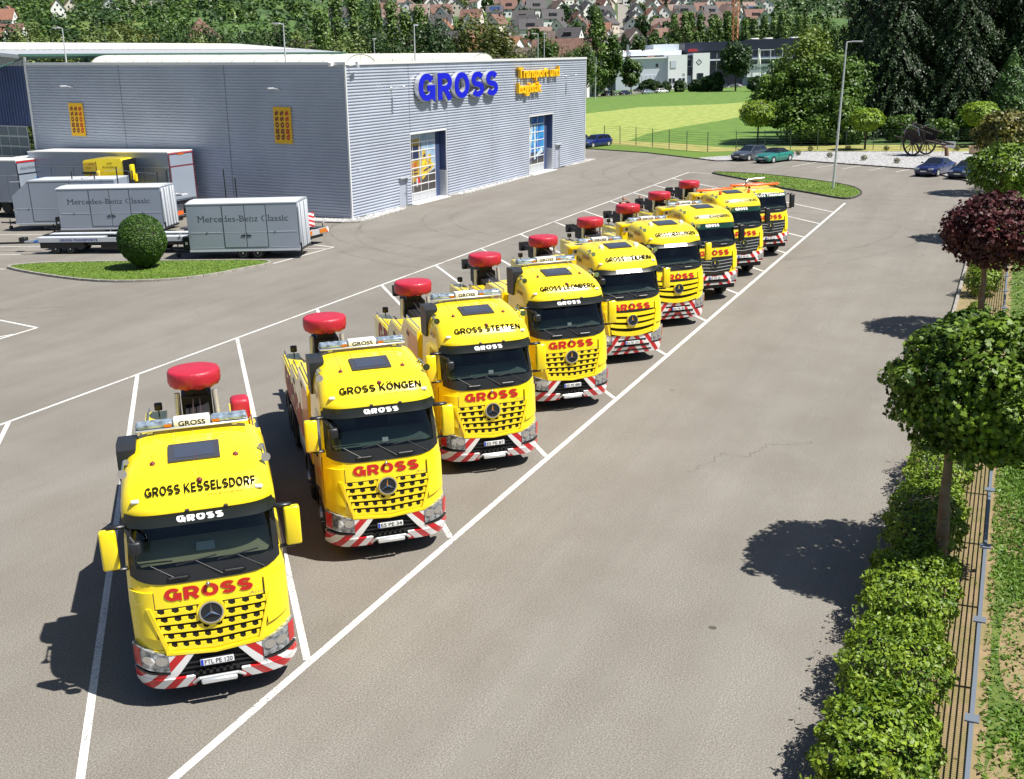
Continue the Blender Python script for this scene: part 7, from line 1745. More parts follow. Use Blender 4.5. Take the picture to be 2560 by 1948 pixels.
TREES= [(104.6, 117.3, 17.4, 3.6, 'd'), (110.2, 119.1, 16.5, 3.3, 'w'), (91.7, 102.0, 14.9, 2.8, 'w'), (104.6, 110.6, 15.6, 3.5, 'w'), (124.2, 126.5, 18.1, 4.4, 'd'), (95.7, 98.4, 14.7, 2.8, 'w'), (105.0, 103.3, 15.6, 3.4, 'w'), (123.5, 120.2, 17.1, 3.0, 'd'), (99.9, 94.2, 14.8, 2.8, 'w'), (136.4, 128.4, 18.7, 5.1, 'o'), (128.0, 115.5, 17.8, 4.3, 'o'), (105.3, 95.7, 15.1, 2.5, 'w'), (141.4, 122.9, 19.4, 5.1, 'g'), (114.6, 100.4, 15.6, 2.7, 'd'), (132.2, 110.8, 17.8, 3.9, 'd'), (152.0, 126.0, 20.0, 4.4, 'g'), (138.7, 110.8, 17.2, 3.5, 'd'), (115.0, 92.4, 14.9, 2.2, 'w'), (128.6, 99.5, 16.0, 3.3, 'g'), (141.8, 106.8, 17.0, 4.0, 'd'), (159.7, 116.5, 20.1, 4.4, 'g'), (132.0, 95.1, 15.6, 2.9, 'g'), (145.4, 102.2, 17.6, 3.5, 'd'), (145.4, 93.5, 18.6, 3.5, 'p'), (159.3, 99.7, 21.8, 3.3, 'p'), (165.2, 99.8, 22.7, 3.3, 'p'), (133.5, 84.3, 15.2, 3.2, 'g'), (130.9, 79.2, 14.2, 3.5, 'w'), (141.0, 81.9, 16.6, 3.7, 'd'), (167.2, 96.5, 21.6, 2.9, 'p'), (164.4, 91.6, 20.9, 3.3, 'p'), (156.9, 84.5, 19.0, 3.1, 'p'), (134.4, 73.5, 15.1, 3.5, 'd'), (158.0, 82.5, 19.6, 2.7, 'p'), (150.2, 76.0, 17.5, 3.8, 'd'), (142.4, 69.4, 16.2, 2.8, 'd'), (157.7, 72.3, 17.9, 5.6, 'o'), (150.2, 64.9, 15.9, 4.9, 'o'), (165.3, 68.0, 13.4, 2.2, 'g'), (184.9, 73.2, 13.2, 2.5, 'g'), (195.2, 74.6, 15.0, 3.1, 'g'), (205.9, 74.7, 13.9, 3.2, 'g'), (301.8, 104.0, 25.4, 3.1, 'pp'), (235.0, 82.8, 14.3, 2.9, 'g'), (303.4, 99.6, 17.4, 3.1, 'g'), (147.9, 98.6, 16.4, 2.2, 'g'), (131.0, 88.0, 14.5, 2.4, 'w'), (406.1, 111.0, 26.4, 2.4, 'pp'), (409.5, 107.9, 27.6, 2.4, 'pp'), (416.3, 107.4, 27.1, 2.5, 'pp'), (421.8, 105.1, 26.3, 2.5, 'pp'), (407.9, 96.9, 24.8, 2.4, 'pp'), (413.0, 96.1, 24.0, 2.4, 'pp'), (417.0, 93.0, 24.7, 2.4, 'pp'), (418.1, 90.8, 25.0, 2.5, 'pp'), (397.7, 82.3, 22.9, 2.3, 'pp'), (418.6, 83.5, 23.5, 2.4, 'pp'), (425.2, 81.2, 25.6, 2.5, 'pp'), (411.9, 74.9, 22.7, 2.4, 'pp'), (402.3, 69.9, 25.2, 2.3, 'pp'), (428.3, 72.8, 25.1, 2.5, 'pp'), (409.4, 65.3, 23.8, 2.4, 'pp'), (411.4, 62.9, 23.5, 2.4, 'pp'), (428.3, 62.3, 23.6, 2.5, 'pp'), (427.5, 58.2, 22.2, 2.5, 'pp'), (407.4, 52.3, 19.1, 2.4, 'pp'), (429.9, 52.1, 20.8, 2.5, 'pp'), (409.7, 46.5, 19.1, 2.4, 'pp'), (412.2, 44.2, 21.9, 2.4, 'pp')]
TREES2= [(324.1, 100.7, 11.2, 4.1, 'g'), (328.0, 68.7, 15.1, 5.5, 'd'), (321.4, 108.6, 9.1, 3.9, 'd'), (322.0, 112.8, 9.8, 3.3, 'd'), (286.7, 46.5, 8.8, 3.9, 'd'), (416.7, 105.5, 19.0, 4.1, 'g'), (422.0, 123.1, 21.7, 5.0, 'g'), (419.4, 114.2, 20.4, 4.2, 'g'), (410.6, 126.0, 19.7, 4.1, 'g'), (399.1, 128.6, 19.7, 3.6, 'd'), (328.4, 94.0, 3.8, 2.0, 'b'), (327.4, 90.4, 3.4, 1.6, 'b'), (330.5, 86.8, 3.6, 2.0, 'b'), (332.0, 81.5, 4.1, 2.1, 'b'), (330.7, 78.6, 4.6, 2.6, 'b'), (329.5, 75.2, 5.8, 2.6, 'b'), (331.5, 83.3, 2.9, 1.3, 'b'), (330.5, 97.2, 4.1, 2.7, 'b'), (324.4, 61.8, 4.4, 2.5, 'b'), (320.4, 56.9, 4.9, 2.5, 'b')]
NEAR= [(126.3, 12.4, 12.9, 4.8, 'big'), (123.9, 14.5, 9.6, 4.7, 'big'), (124.8, 9.1, 10.3, 4.4, 'big'), (122.2, 12.5, 6.7, 4.6, 'big'), (120.8, 8.7, 6.2, 3.6, 'big'), (141.1, 7.8, 19.3, 5.3, 'spruce'), (133.5, 3.7, 21.2, 5.6, 'spruce'), (141.8, 0.7, 23.0, 6.0, 'spruce'), (161.7, 2.8, 22.2, 4.8, 'spruce'), (135.0, -3.4, 22.6, 5.7, 'spruce'), (142.1, -7.1, 22.0, 6.0, 'spruce'), (138.1, -10.7, 20.6, 5.8, 'spruce'), (120.1, -9.2, 9.5, 3.3, 'lightspruce')]
ORD = 'first second third fourth fifth sixth seventh eighth ninth tenth eleventh twelfth thirteenth fourteenth fifteenth sixteenth seventeenth eighteenth nineteenth twentieth twenty-first twenty-second'.split()
KINDS_ = {'g': ('leafy_tree', 'round', 'mid-green leafy tree', 'g'), 'd': ('leafy_tree', 'round', 'dark green tree', 'd'), 'w': ('willow', 'bush', 'pale green willow bush', 'w'), 'o': ('leafy_tree', 'round', 'olive-brown leafy tree', 'o'), 'p': ('poplar', 'poplar', 'tall light-green poplar', 'p'), 'pp': ('poplar', 'poplar', 'slim poplar', 'p'), 'b': ('bush', 'bush', 'low dark bush', 'd')}
for i, (x, y, zt, r_, k) in enumerate(TREES):
    nm, sh, lb, mk = KINDS_[k]; far = x > 300; z0 = terrain(x, y); h = zt-z0
    rr = r_*(1.2 if sh != 'poplar' else 1.35); h += 1.8 if k == 'w' else 0
    lab = lb+(' of the row on the slope left of the spruces' if x > 380 else ' standing alone between the roofs beyond the warehouse' if far else ' in the belt of trees behind the warehouse')
    if not far:
        pxx = 1280+FPX*math.tan(math.atan2(x-CAMP[0], y-CAMP[1])-YAW)
        lab = lb+[' at the left picture edge above the hall roof', ' above the left end of the hall roof', ' left of the pyramid-shaped red roof', ' just left of the brown roof with the spire', ' right of the brown roof with the spire', ' above the warehouse corner', ' above the blue letters', ' left of the orange-roofed houses', ' near the paired lamp posts', ' behind the right end of the warehouse'][int(np.searchsorted([90, 330, 560, 730, 840, 930, 1100, 1240, 1380], pxx))]
    if k == 'pp' and x > 380: lab = 'slim poplar on the slope, %s from the left in its row' % ORD[sorted([t_ for t_ in TREES if t_[0] > 380], key=lambda t_: (t_[0]-CAMP[0])/(t_[1]-CAMP[1])).index((x, y, zt, r_, k))]
    place_tree(nm, lab, k, sh, x, y, z0, h, rr*(1.45 if k == 'pp' else 1), 4200 if not far else 3000, .46 if not far else .85, mk, 100+i % 3+(50 if far else 0), 'poplars on the slope' if x > 380 else 'trees behind the warehouse' if not far else None)
T2L = {'g': 'leafy tree in front of the distant office buildings', 'd': 'dark tree in front of the distant office buildings', 'b': 'low bush at the foot of the distant office buildings'}
for i, (x, y, zt, r_, k) in enumerate(TREES2):
    nm, sh, lb, mk = KINDS_[k]; lab = T2L[k] if i not in (0, 1) else ('rounded green tree left of the white office block', 'big dense green tree hiding the middle of the dark office block')[i]
    bs_ = sorted([t_ for t_ in TREES2 if t_[4] == 'b'], key=lambda t_: (t_[0]-CAMP[0])/(t_[1]-CAMP[1]))
    if k == 'b': lab = 'low bush at the foot of the distant offices, %s from the left' % ORD[bs_.index((x, y, zt, r_, k))]
    place_tree(nm, lab, k, sh, x, y, 0, zt, r_*1.08, 3200, .85, mk, 200+i % 3, 'planting by the distant offices' if i > 1 else None)
for i, (x, y, zt, r_, k) in enumerate(NEAR):
    if k == 'big':
        mk = 'birch' if i == 0 else 'bigleaf'; place_tree('broad_tree', ['tall yellow-green birch beside the dark spruces', 'broad leafy tree left of the birch', 'leafy tree between birch and spruces', 'low spreading tree in front of the birch behind the fence', 'low leafy tree behind the fence near the lamp post'][i], 'near%d' % i, 'round' if i < 3 else 'bush', x, y, -.3, zt+.3, r_*1.15, 9000, .34, mk, 300+i, 'leafy trees beside the spruces')
    elif k == 'spruce':
        place_tree('spruce', ['dark spruce at the left end of the tall stand, beside the leafy trees', 'second tall dark spruce from the left in the stand', 'third tall dark spruce from the left, behind the old cart', 'dark spruce at the back of the tall stand', 'tall dark spruce behind the ball tree by the cart', 'tall dark spruce behind the young green one', 'dark spruce at the right picture edge'][i-5], 'spruce', 'spruce', x, y, -.5, zt+9.5, r_*1.32, 46000, .32, 'spruce', 400+i % 3, 'dark spruces at the right edge')
    else: place_tree('young_spruce', 'lighter green young spruce in front of the dark stand', 'ls', 'spruce', x, y, -.3, zt+1, r_*1.3, 9000, .34, 'lspruce', 410)
for i, (x, y, r_, h) in enumerate([(124, 2, 2.2, 3.4), (123, -2.5, 2.0, 3), (124, 6.5, 2.2, 3.5), (122, -12, 2.6, 4.5), (126, -6, 2.8, 4.5)]):
    place_tree('undergrowth_bush', 'leafy undergrowth bush at the foot of the spruces', 'ub', 'bush', x, y, 0, h, r_, 3000, .3, 'bigleaf', 500, 'undergrowth bushes behind the rod fence')

# ---- weeds and grass on the verge beyond the fence
def blades(name, n, region, size, mk, dens):
    P = []
    while len(P) < n:
        x, y = random.uniform(*region[0]), random.uniform(*region[1])
        if dens(x, y) > random.random(): P.append((x, y, random.uniform(.02, size*.6)))
    P = np.array(P); Nn = rng.normal(0, .7, (n, 3)); Nn[:, 2] = .7
    o = link(name, leafmesh(name, P, Nn, size, L_[mk], .3, 1, .1)); return setting(o, 'stuff')
def dn(x, y):
    bare = math.exp(-((x-10.2)/2.2)**2-((y+11.3)/1.1)**2)+.8*math.exp(-((x-5.5)/1.4)**2-((y+10.8)/.35)**2)+.5*math.exp(-((y+10.6)/.25)**2)
    return max(0.22, min(1., 1-1.0*bare-.25*max(0, math.sin(x*1.3)*math.sin(y*2.1+x))))
blades('weeds', 60000, ((2, 20), (-13.8, -10.5)), .12, 'grassblade', dn)
blades('weeds', 16000, ((20, 80), (-15, -10.5)), .20, 'grassblade', dn)
blades('weeds', 900, ((-2, 60), (-10.3, -8.8)), .10, 'grassblade', lambda x, y: .5 if x > 19 else .2)
def tall(name, n, poly_c, size, mk):
    pass
# lawn blades on the two islands and meadow tufts
def inpoly(x, y, P):
    c = False
    for i in range(len(P)):
        (x0, y0), (x1, y1) = P[i-1], P[i]
        if (y0 > y) != (y1 > y) and x < (x1-x0)*(y-y0)/(y1-y0)+x0: c = not c
    return c
def turf(n, P_, size, z):
    Q = []
    xs_, ys_ = [p[0] for p in P_], [p[1] for p in P_]
    while len(Q) < n:
        x, y = random.uniform(min(xs_), max(xs_)), random.uniform(min(ys_), max(ys_))
        if inpoly(x, y, P_): Q.append((x, y, z+random.uniform(.01, .04)))
    Nn = rng.normal(0, .5, (n, 3)); Nn[:, 2] = 1.; setting(link('grass', leafmesh('grass', np.array(Q), Nn, size, L_['turf'], .4, 1, .3)), 'stuff')
L_['turf'] = leafmat('turf_blade', (.07, .13, .010), (.17, .25, .025), .9, .1)
turf(9000, inset(ISL1, .15), .09, .075); turf(5000, inset(ISL2, .2), .13, .075)
# ================================================================ distant offices
rng = np.random.default_rng(11)
M['officewhite'] = mat('white_render', (.86, .88, .92), .7)
M['officegrey'] = mat('blue_grey_panel', (.22, .27, .36), .5)
M['officelight'] = mat('light_panel', (.62, .67, .75), .5)
M['officenavy'] = mat('navy_facade', (.018, .022, .045), .4)
M['winglass'] = mat('dark_window_glass', (.02, .028, .045), .1)
OA = math.atan2(-.9057, .4240)
def oframe(name, label, cat, px, D):
    """stands on the plain at a horizontal distance D in the direction seen at px; local x to the right, y away"""
    ang = YAW+math.atan((px-1280)/FPX); return thing(name, label, cat, (CAMP[0]+math.sin(ang)*D, CAMP[1]+math.cos(ang)*D, 0), OA)
k_ = 395/FPX
def office_block(root, px0, px1, py0, py1, y0, y1, m_, nm='wall'):
    yh = 146; x0, x1 = (px0-1800)*k_, (px1-1800)*k_; z1 = 9.7+(yh-py0)*k_; z0 = max(-1, 9.7+(yh-py1)*k_) if py1 < 205 else -1
    mb = MB(); mb.box(x0, x1, y0, y1, z0, z1); return part(nm, mb, m_, root)
def owin(root, px0, px1, py0, py1, y, m_='winglass', fr=True):
    x0, x1 = (px0-1800)*k_, (px1-1800)*k_; za, zb = 9.7+(146-py1)*k_, 9.7+(146-py0)*k_
    mb = MB(); mb.box(x0-.12, x1+.12, y-.10, y, za-.12, zb+.12); f = part('window', mb, 'gatepanel' if fr else m_, root); mb = MB(); mb.box(x0, x1, y-.14, y-.10, za, zb); part('pane', mb, m_, f)
r_ = oframe('office_building', 'white two-storey office block numbered 18 with grey wing, beyond the meadow', 'building', 1800, 395)
office_block(r_, 1462, 1558, 146, 220, 4, 30, 'officegrey'); office_block(r_, 1558, 1680, 141, 220, 2, 30, 'officelight'); office_block(r_, 1540, 1690, 138, 141.5, 1.2, 31, 'officewhite', 'roof_edge')
office_block(r_, 1680, 1725, 135, 220, 0, 14, 'officewhite'); office_block(r_, 1725, 1739, 137, 220, 1.2, 14, 'officenavy', 'entrance_recess'); office_block(r_, 1739, 1778, 132.5, 220, 0, 14, 'officewhite')
office_block(r_, 1600, 1722, 124, 134.5, 10, 40, 'officelight'); office_block(r_, 1555, 1600, 127, 135, 12, 40, 'officewhite'); office_block(r_, 1660, 1722, 109, 123.5, 16, 40, 'officelight', 'roof_plant')
owin(r_, 1686, 1698, 149, 164, 0, 'officelight'); owin(r_, 1726, 1736, 146, 162, 1.2)
for px in (1683, 1691, 1706, 1714.5): owin(r_, px, px+5, 188, 198, 0)
owin(r_, 1749, 1763, 178, 194, 0); owin(r_, 1653, 1658, 154, 161, 2); owin(r_, 1727, 1735, 184, 206, 1.2, 'officegrey')
for i in range(6): owin(r_, 1610+i*10, 1618+i*10, 179, 196, 2, 'officelight', False)
for px in (1570, 1612, 1655):
    mb = MB(); x = (px-1800)*k_; mb.rbox(x-2.6, x+2.6, 14, 22, 12.6, 13.4, .3, 2); part('rooflight', mb, 'white', r_, 50)
mb = MB(); x = (1592-1800)*k_; mb.cyl((x, 9, 9), (x, 9, 15.3), .5, .5, 10); part('flue', mb, 'steel', r_)
fitpart('house_number', '18', .85, 1.0, lambda p: ((1716.5-1800)*k_+p[0], -.03, 9.7+(146-184)*k_+p[1]), 'ctext', r_)
mb = MB(); cx, cz, s_ = (1752.5-1800)*k_, 9.7+(146-153)*k_, .95
for a in range(4):
    p0 = Vector((cx+s_*math.cos(a*math.pi/2), 0, cz+s_*math.sin(a*math.pi/2))); p1 = Vector((cx+s_*math.cos((a+1)*math.pi/2), 0, cz+s_*math.sin((a+1)*math.pi/2))); d_ = (p1-p0).normalized()*.09; nn = Vector((d_.z, 0, -d_.x))*1.2
    mb.add([p0+nn+Vector((0, -.04, 0)), p1+nn+Vector((0, -.04, 0)), p1-nn+Vector((0, -.04, 0)), p0-nn+Vector((0, -.04, 0))], [(0, 1, 2, 3)])
part('logo', mb, 'ctext', r_); fitpart('logo_lettering', 'C', .5, .6, lambda p: (cx+p[0], -.04, cz-.3+p[1]), 'ctext', r_)
r_ = oframe('office_building', 'dark navy office hall with red sign and white frame porch, right of the white block', 'building', 1800, 404)
k_ = 404/FPX
office_block(r_, 1722, 1862, 108, 128, 3, 30, 'officenavy'); office_block(r_, 1722, 1862, 128, 220, 4, 30, 'officenavy'); office_block(r_, 1862, 2010, 106, 128, 3, 30, 'officenavy'); office_block(r_, 1862, 2010, 128, 220, 4, 30, 'officegrey')
office_block(r_, 1775, 2010, 147.5, 150.5, 1, 4, 'officelight', 'canopy')
for i in range(18): owin(r_, 1782+i*13, 1792+i*13, 131, 144, 4, 'winglass', False)
for i in range(12): owin(r_, 1782+i*19, 1796+i*19, 158, 172, 4, 'winglass', False)
owin(r_, 1870, 1932, 162, 190, 2.2, 'officewhite', False)
fitpart('sign_lettering', 'SPIETH', 3.2, .95, lambda p: ((1741-1800)*k_+p[0], 2.95, 9.7+(146-129)*k_+p[1]), 'redtext', r_, bold=.02)
fitpart('banner_lettering', 'SL.TRANSPORT', 6.6, 1.0, lambda p: ((1902-1800)*k_+p[0], 1.98, 9.7+(146-174)*k_+p[1]), 'ctext', r_, bold=.01)
for px in (1898, 1922, 1950): 
    mb = MB(); x = (px-1800)*k_; mb.cyl((x, 1, 0), (x, 1, 9.7+(146-129)*k_), .12, n=6); part('frame_post', mb, 'gateframe', r_)
mb = MB(); mb.box((1898-1800)*k_, (1930-1800)*k_, .9, 1.1, 12.0, 12.2); part('frame_beam', mb, 'gateframe', r_)
for px in (1895, 1928, 1963, 1990):
    mb = MB(); x = (px-1800)*k_; mb.rbox(x-1.4, x+1.4, 8, 13, 15.7, 16.3, .2, 2); part('rooflight', mb, 'white', r_, 50)
r_ = oframe('flag', 'white flag hanging on a pole before the navy office hall', 'flag', 1893, 385)
mb = MB(); mb.cyl((0, 0, 0), (0, 0, 12.6), .06, n=6); part('pole', mb, 'white', r_); mb = MB(); mb.grid(lambda u, v: (.06+1.0*u*(1-.6*v), .12*math.sin(u*6+v*5), 12.5-5*(1-v)), 5, 8); part('cloth', mb, 'white', r_)
# parked cars by the offices
for kd, col, x, y, an, lb, H_ in (('hatch', (.02, .02, .025), 297, 106, 60, 'black car at the right edge of the warehouse far away', 1.4), ('hatch', (.03, .05, .07), 304, 100.5, 60, 'dark teal hatchback parked by the meadow edge', 1.42), ('sedan', (.015, .02, .06), 309.5, 97.6, 60, 'dark blue saloon parked left of the silver hatchback', 1.42), ('wagon', (.015, .02, .05), 341, 103.5, 150, 'dark estate car with pale roof by the distant road', 1.5), ('hatch', (.30, .36, .42), 317, 93.0, 60, 'small silver-blue hatchback beside the white one', 1.4), ('hatch', (.02, .02, .05), 343, 97, 60, 'dark car behind the white hatchback', 1.5), ('hatch', (.8, .8, .8), 321, 89.8, 60, 'white hatchback parked nearest the meadow', 1.5), ('suv', (.75, .76, .72), 354, 91, 155, 'white off-road car parked before the office block', 1.6), ('van', (.02, .022, .03), 362, 81.5, 60, 'black van parked beside the office entrance', 2.1), ('sedan', (.35, .37, .4), 372, 79, 150, 'silver car parked under the big green tree', 1.4), ('suv', (.4, .42, .44), 345, 117, 100, 'silver off-road car in the shade at the left of the offices', 1.7), ('sedan', (.7, .7, .7), 364, 62, 150, 'white car parked under the white banner', 1.4)):
    o = put_car(kd, col, x, y, an, lb, 'cars parked by the distant offices', H=H_, L=5. if kd == 'van' else 4.3); o.location.z = .04

# ================================================================ houses on the slope
M['walls'] = [mat('house_wall_%d' % i, c_, .8) for i, c_ in enumerate([(.76, .75, .72), (.66, .62, .54), (.80, .79, .78), (.56, .50, .42)])]
M['roofs'] = [mat('roof_tiles_%d' % i, c_, .8, var=.25, vscale=.8) for i, c_ in enumerate([(.26, .12, .08), (.17, .09, .07), (.08, .075, .08), (.23, .155, .13), (.12, .085, .075), (.34, .17, .09)])]
M['solar'] = mat('solar_panel', (.03, .06, .14), .15, coat=.5)
def house_parts(root, W, L, e, rg, wm, rm, windows, solar=False, dormer=False):
    mb = MB(); mb.add([(-W/2, -L/2, -3), (W/2, -L/2, -3), (W/2, L/2, -3), (-W/2, L/2, -3), (-W/2, -L/2, e), (W/2, -L/2, e), (W/2, L/2, e), (-W/2, L/2, e), (0, -L/2, rg), (0, L/2, rg)], [(0, 1, 5, 8, 4), (2, 3, 7, 9, 6), (1, 2, 6, 5), (3, 0, 4, 7)]); part('wall', mb, wm, root)
    mb = MB(); o = .5; s_ = (rg-e)/(W/2)
    for s in (-1, 1):
        a = [(0, -L/2-o, rg+.12), (0, L/2+o, rg+.12), (s*(W/2+o), L/2+o, e-s_*o+.12), (s*(W/2+o), -L/2-o, e-s_*o+.12)]; b = [(p[0], p[1], p[2]-.22) for p in a]; mb.add(a+b, [(0, 1, 2, 3), (4, 7, 6, 5), (0, 3, 7, 4), (1, 5, 6, 2), (2, 6, 7, 3)])
    rf = part('roof', mb, rm, root)
    mb = MB(); mb.box(W*.1, W*.1+.7, L*.1, L*.1+.7, rg-1.2, rg+.9); part('chimney', mb, M['roofs'][4], rf)
    if solar:
        mb = MB(); mb.add([(-.8, -L*.35, rg-.8*s_+.18), (-.8, L*.3, rg-.8*s_+.18), (-W*.42, L*.3, rg-W*.42*s_+.18), (-W*.42, -L*.35, rg-W*.42*s_+.18)], [(0, 1, 2, 3)]); part('solar_panel', mb, 'solar', rf)
    if dormer:
        mb = MB(); z = rg-W*.30*s_; mb.add([(-W*.30-1, -L*.18, z-.6), (-W*.30-1, L*.18, z-.6), (-W*.30-1, L*.18, z+.9), (-W*.30-1, -L*.18, z+.9), (-W*.05, -L*.18, z+1.3), (-W*.05, L*.18, z+1.3)], [(0, 1, 2, 3), (3, 2, 5, 4), (0, 3, 4), (1, 5, 2)]); dm = part('dormer', mb, rm, rf)
        mb = MB(); mb.box(-W*.30-1.06, -W*.30-1.0, -L*.14, L*.14, z-.2, z+.7); part('window', mb, 'winglass', rf)
    for wx in windows:
        side, u, z = wx; mb = MB()
        if side == 'g': mb.box(u-.5, u+.5, -L/2-.05, -L/2+.02, z, z+1.2)
        elif side == 'h': mb.box(u-.5, u+.5, L/2-.02, L/2+.05, z, z+1.2)
        else: s = -1 if side == 'l' else 1; mb.box(*sorted((s*(W/2+.05), s*(W/2-.02))), u-.55, u+.55, z, z+1.2)
        part('window', mb, 'winglass', root)
HT = []
rr_ = random.Random(5)
WIN = [('g', -2.2, .8), ('g', 2.2, .8), ('g', -1.6, 3.6), ('g', 1.6, 3.6), ('l', -3, .8), ('l', 0, .8), ('l', 3, .8), ('l', -2, 3.3), ('l', 2, 3.3), ('g', 0, 6.0), ('r', -2, 2), ('r', 2, 2)]
for i in range(10):
    t = thing('house', 'x', 'house', (0, 0, 0)); W = rr_.uniform(7.8, 9.6); L = rr_.uniform(9, 12)
    house_parts(t, W, L, rr_.uniform(4.6, 5.6), rr_.uniform(8.8, 10.2), M['walls'][(0, 1, 2, 0, 2, 3, 0, 2, 1, 0)[i]], M['roofs'][(0, 1, 3, 4, 1, 2, 3, 0, 4, 2)[i]], WIN, i in (5,), i in (1, 4, 7, 9)); HT.append(t)
COLW = ['white', 'cream', 'white', 'white', 'white', 'sandy', 'white', 'white', 'cream', 'white']; COLR = ['orange-red', 'brown-red', 'pinkish', 'dark brown', 'brown-red', 'dark grey', 'pinkish', 'orange-red', 'dark brown', 'grey']
used_h = set(); nh = 0
def slope_point(px, D): ang = YAW+math.atan((px-1280)/FPX); return CAMP[0]+math.sin(ang)*D, CAMP[1]+math.cos(ang)*D
def add_house(px, D, ti, rot, where):
    global nh
    x, y = slope_point(px, D); z = terrain(x, y); t = HT[ti]
    if ti in used_h: o = copytree(t)
    else: used_h.add(ti); o = t
    o.location = (x, y, z); o.rotation_euler = (0, 0, OA+rot); zone = '' if 'woods' in where else ', behind blue letters' if px < 1120 else ', behind yellow lettering' if px < 1330 else ', above tall poplar' if px < 1480 else ', left of the street' if px < 1572 else ', right of the street' if px < 1680 else ', between street and crane' if px < 1800 else ', by the crane' if px < 1860 else ', right of the crane'; o['label'] = '%s house with %s roof %s%s' % (COLW[ti], COLR[ti], where, zone); o['group'] = 'houses on the slope'; nh += 1; return (x, y)
for ti in range(10): kids(HT[ti]); [kids(c_) for c_ in kids(HT[ti])]
D = 438; row = 0; hp = []
while D < 1120:
    step = 14*(1+.0004*(D-430)); lo = 1010+random.uniform(-12, 12); hi = 1690 if D < 470 else 1760 if D < 620 else 1920
    if D > 900: hi = 1960
    px = lo
    while px < hi:
        p_ = px+random.uniform(-5, 5); road = abs(p_-(1572-(D-430)*.02)) < 20-(D-430)*.012
        green = (1690 < p_ < 1800 and 455 < D < 520) or (random.random() < .10)
        if not road and not green and nh < 285:
            rot = random.choice([0, 0, math.pi/2])+random.gauss(0, .22)+.25*math.sin(row*.7)
            w_ = 'in the lowest town rows' if D < 510 else 'low on the slope' if D < 620 else 'halfway up the slope' if D < 740 else 'high on the slope' if D < 880 else 'at the top of the town'
            hp.append(add_house(p_, D+random.uniform(-7, 7), random.choice([0, 1, 1, 2, 2, 3, 3, 4, 5, 6, 6, 7, 8, 9, 9, 9]), rot, w_))
        px += step*FPX/D
    D += 24*(1+.0006*(D-430)); row += 1
# scattered houses on the wooded slope left of the town
for px, D, ti, rot in ((10, 620, 7, 1.5), (40, 600, 0, 1.5), (110, 600, 0, 1.6), (125, 640, 7, .2), (240, 700, 4, .4), (275, 720, 1, .3), (372, 690, 2, .1), (405, 760, 4, .4), (425, 740, 8, .1), (480, 760, 8, 1.6), (505, 730, 8, 1.5), (525, 790, 8, 1.6), (545, 720, 8, 1.4), (560, 760, 5, 1.5), (575, 690, 8, 1.6), (540, 820, 8, 1.5), (610, 800, 5, 1.6), (632, 740, 4, 1.5), (650, 850, 1, .2), (700, 780, 5, 1.5), (735, 850, 8, .3), (780, 800, 6, 1.5), (690, 900, 5, 1.5), (770, 900, 2, 1.5), (905, 620, 9, 1.5), (910, 780, 5, 1.6), (960, 860, 1, .5), (990, 760, 8, 1.5), (870, 900, 2, .2)):
    hp.append(add_house(px, D, ti, rot, 'in the woods, '+('far left' if px < 200 else 'left of the pyramid roof' if px < 480 else 'above the pyramid roof' if px < 640 else 'right of the pyramid roof' if px < 800 else 'above the blue letters')))
# singular roofs
def big_roof(name, label, px, D, z0, W, L, e, rg, rot, rm, hip=False, win=True):
    x, y = slope_point(px, D); z0 = terrain(x, y) if z0 is None else z0; t = thing(name, label, 'house', (x, y, z0), OA+rot)
    if hip:
        mb = MB(); mb.box(-W/2, W/2, -L/2, L/2, -3, e); part('wall', mb, M['walls'][0], t); mb = MB(); mb.add([(-W/2-.6, -L/2-.6, e), (W/2+.6, -L/2-.6, e), (W/2+.6, L/2+.6, e), (-W/2-.6, L/2+.6, e), (0, 0, rg)], [(0, 1, 4), (1, 2, 4), (2, 3, 4), (3, 0, 4), (0, 3, 2, 1)]); part('roof', mb, rm, t)
        for u in (-.25, .25):
            mb = MB(); mb.box(u*W-.6, u*W+.6, -L/2-.05, -L/2, e-3, e-1.4); part('window', mb, 'winglass', t)
    else: house_parts(t, W, L, e, rg, M['walls'][2], rm, WIN if win else [], False, False)
    return t
big_roof('large_house', 'building with tall pyramid-shaped red roof above the tree belt', 570, 330, 0, 17, 17, 14, 25, .5, M['roofs'][1], True)
big_roof('church', 'old building with brown roof and thin spire behind the warehouse roof', 735, 230, 0, 13, 16, 8.5, 15.5, 1.5, M['roofs'][4])
x, y = slope_point(747, 225); t = thing('church_tower', 'slender dark slate spire behind the pale hall roof', 'tower', (x, y, 0), OA); mb = MB(); mb.box(-2, 2, -2, 2, 0, 10); part('tower', mb, M['walls'][1], t); mb = MB(); mb.add([(-2.8, -2.8, 10), (2.8, -2.8, 10), (2.8, 2.8, 10), (-2.8, 2.8, 10), (-.7, -.7, 14), (.7, -.7, 14), (.7, .7, 14), (-.7, .7, 14), (0, 0, 19)], [(0, 1, 5, 4), (1, 2, 6, 5), (2, 3, 7, 6), (3, 0, 4, 7), (4, 5, 8), (5, 6, 8), (6, 7, 8), (7, 4, 8)]); part('spire', mb, M['roofs'][4], t)
big_roof('large_house', 'long house with bright orange roof at the foot of the town', 1268, 380, 0, 11, 20, 13, 18.5, .9, M['roofs'][5])
big_roof('large_house', 'house with smaller orange roof and skylights beside the dark roofs', 1300, 345, 0, 11, 12, 10, 15.5, .3, M['roofs'][5])
big_roof('large_house', 'house with broad brown roof and row of dormer windows behind the warehouse parapet', 1315, 250, 0, 14, 17, 8, 13.2, 1.57, M['roofs'][4])
big_roof('large_house', 'house with steep red-brown roof left of the tall poplar', 1425, 330, 0, 13, 17, 9.5, 16.5, 1.3, M['roofs'][1])
big_roof('large_house', 'white-gabled house with dark roof above the office roofs', 1735, 455, 4, 10, 11, 7.5, 13, .1, M['roofs'][2])
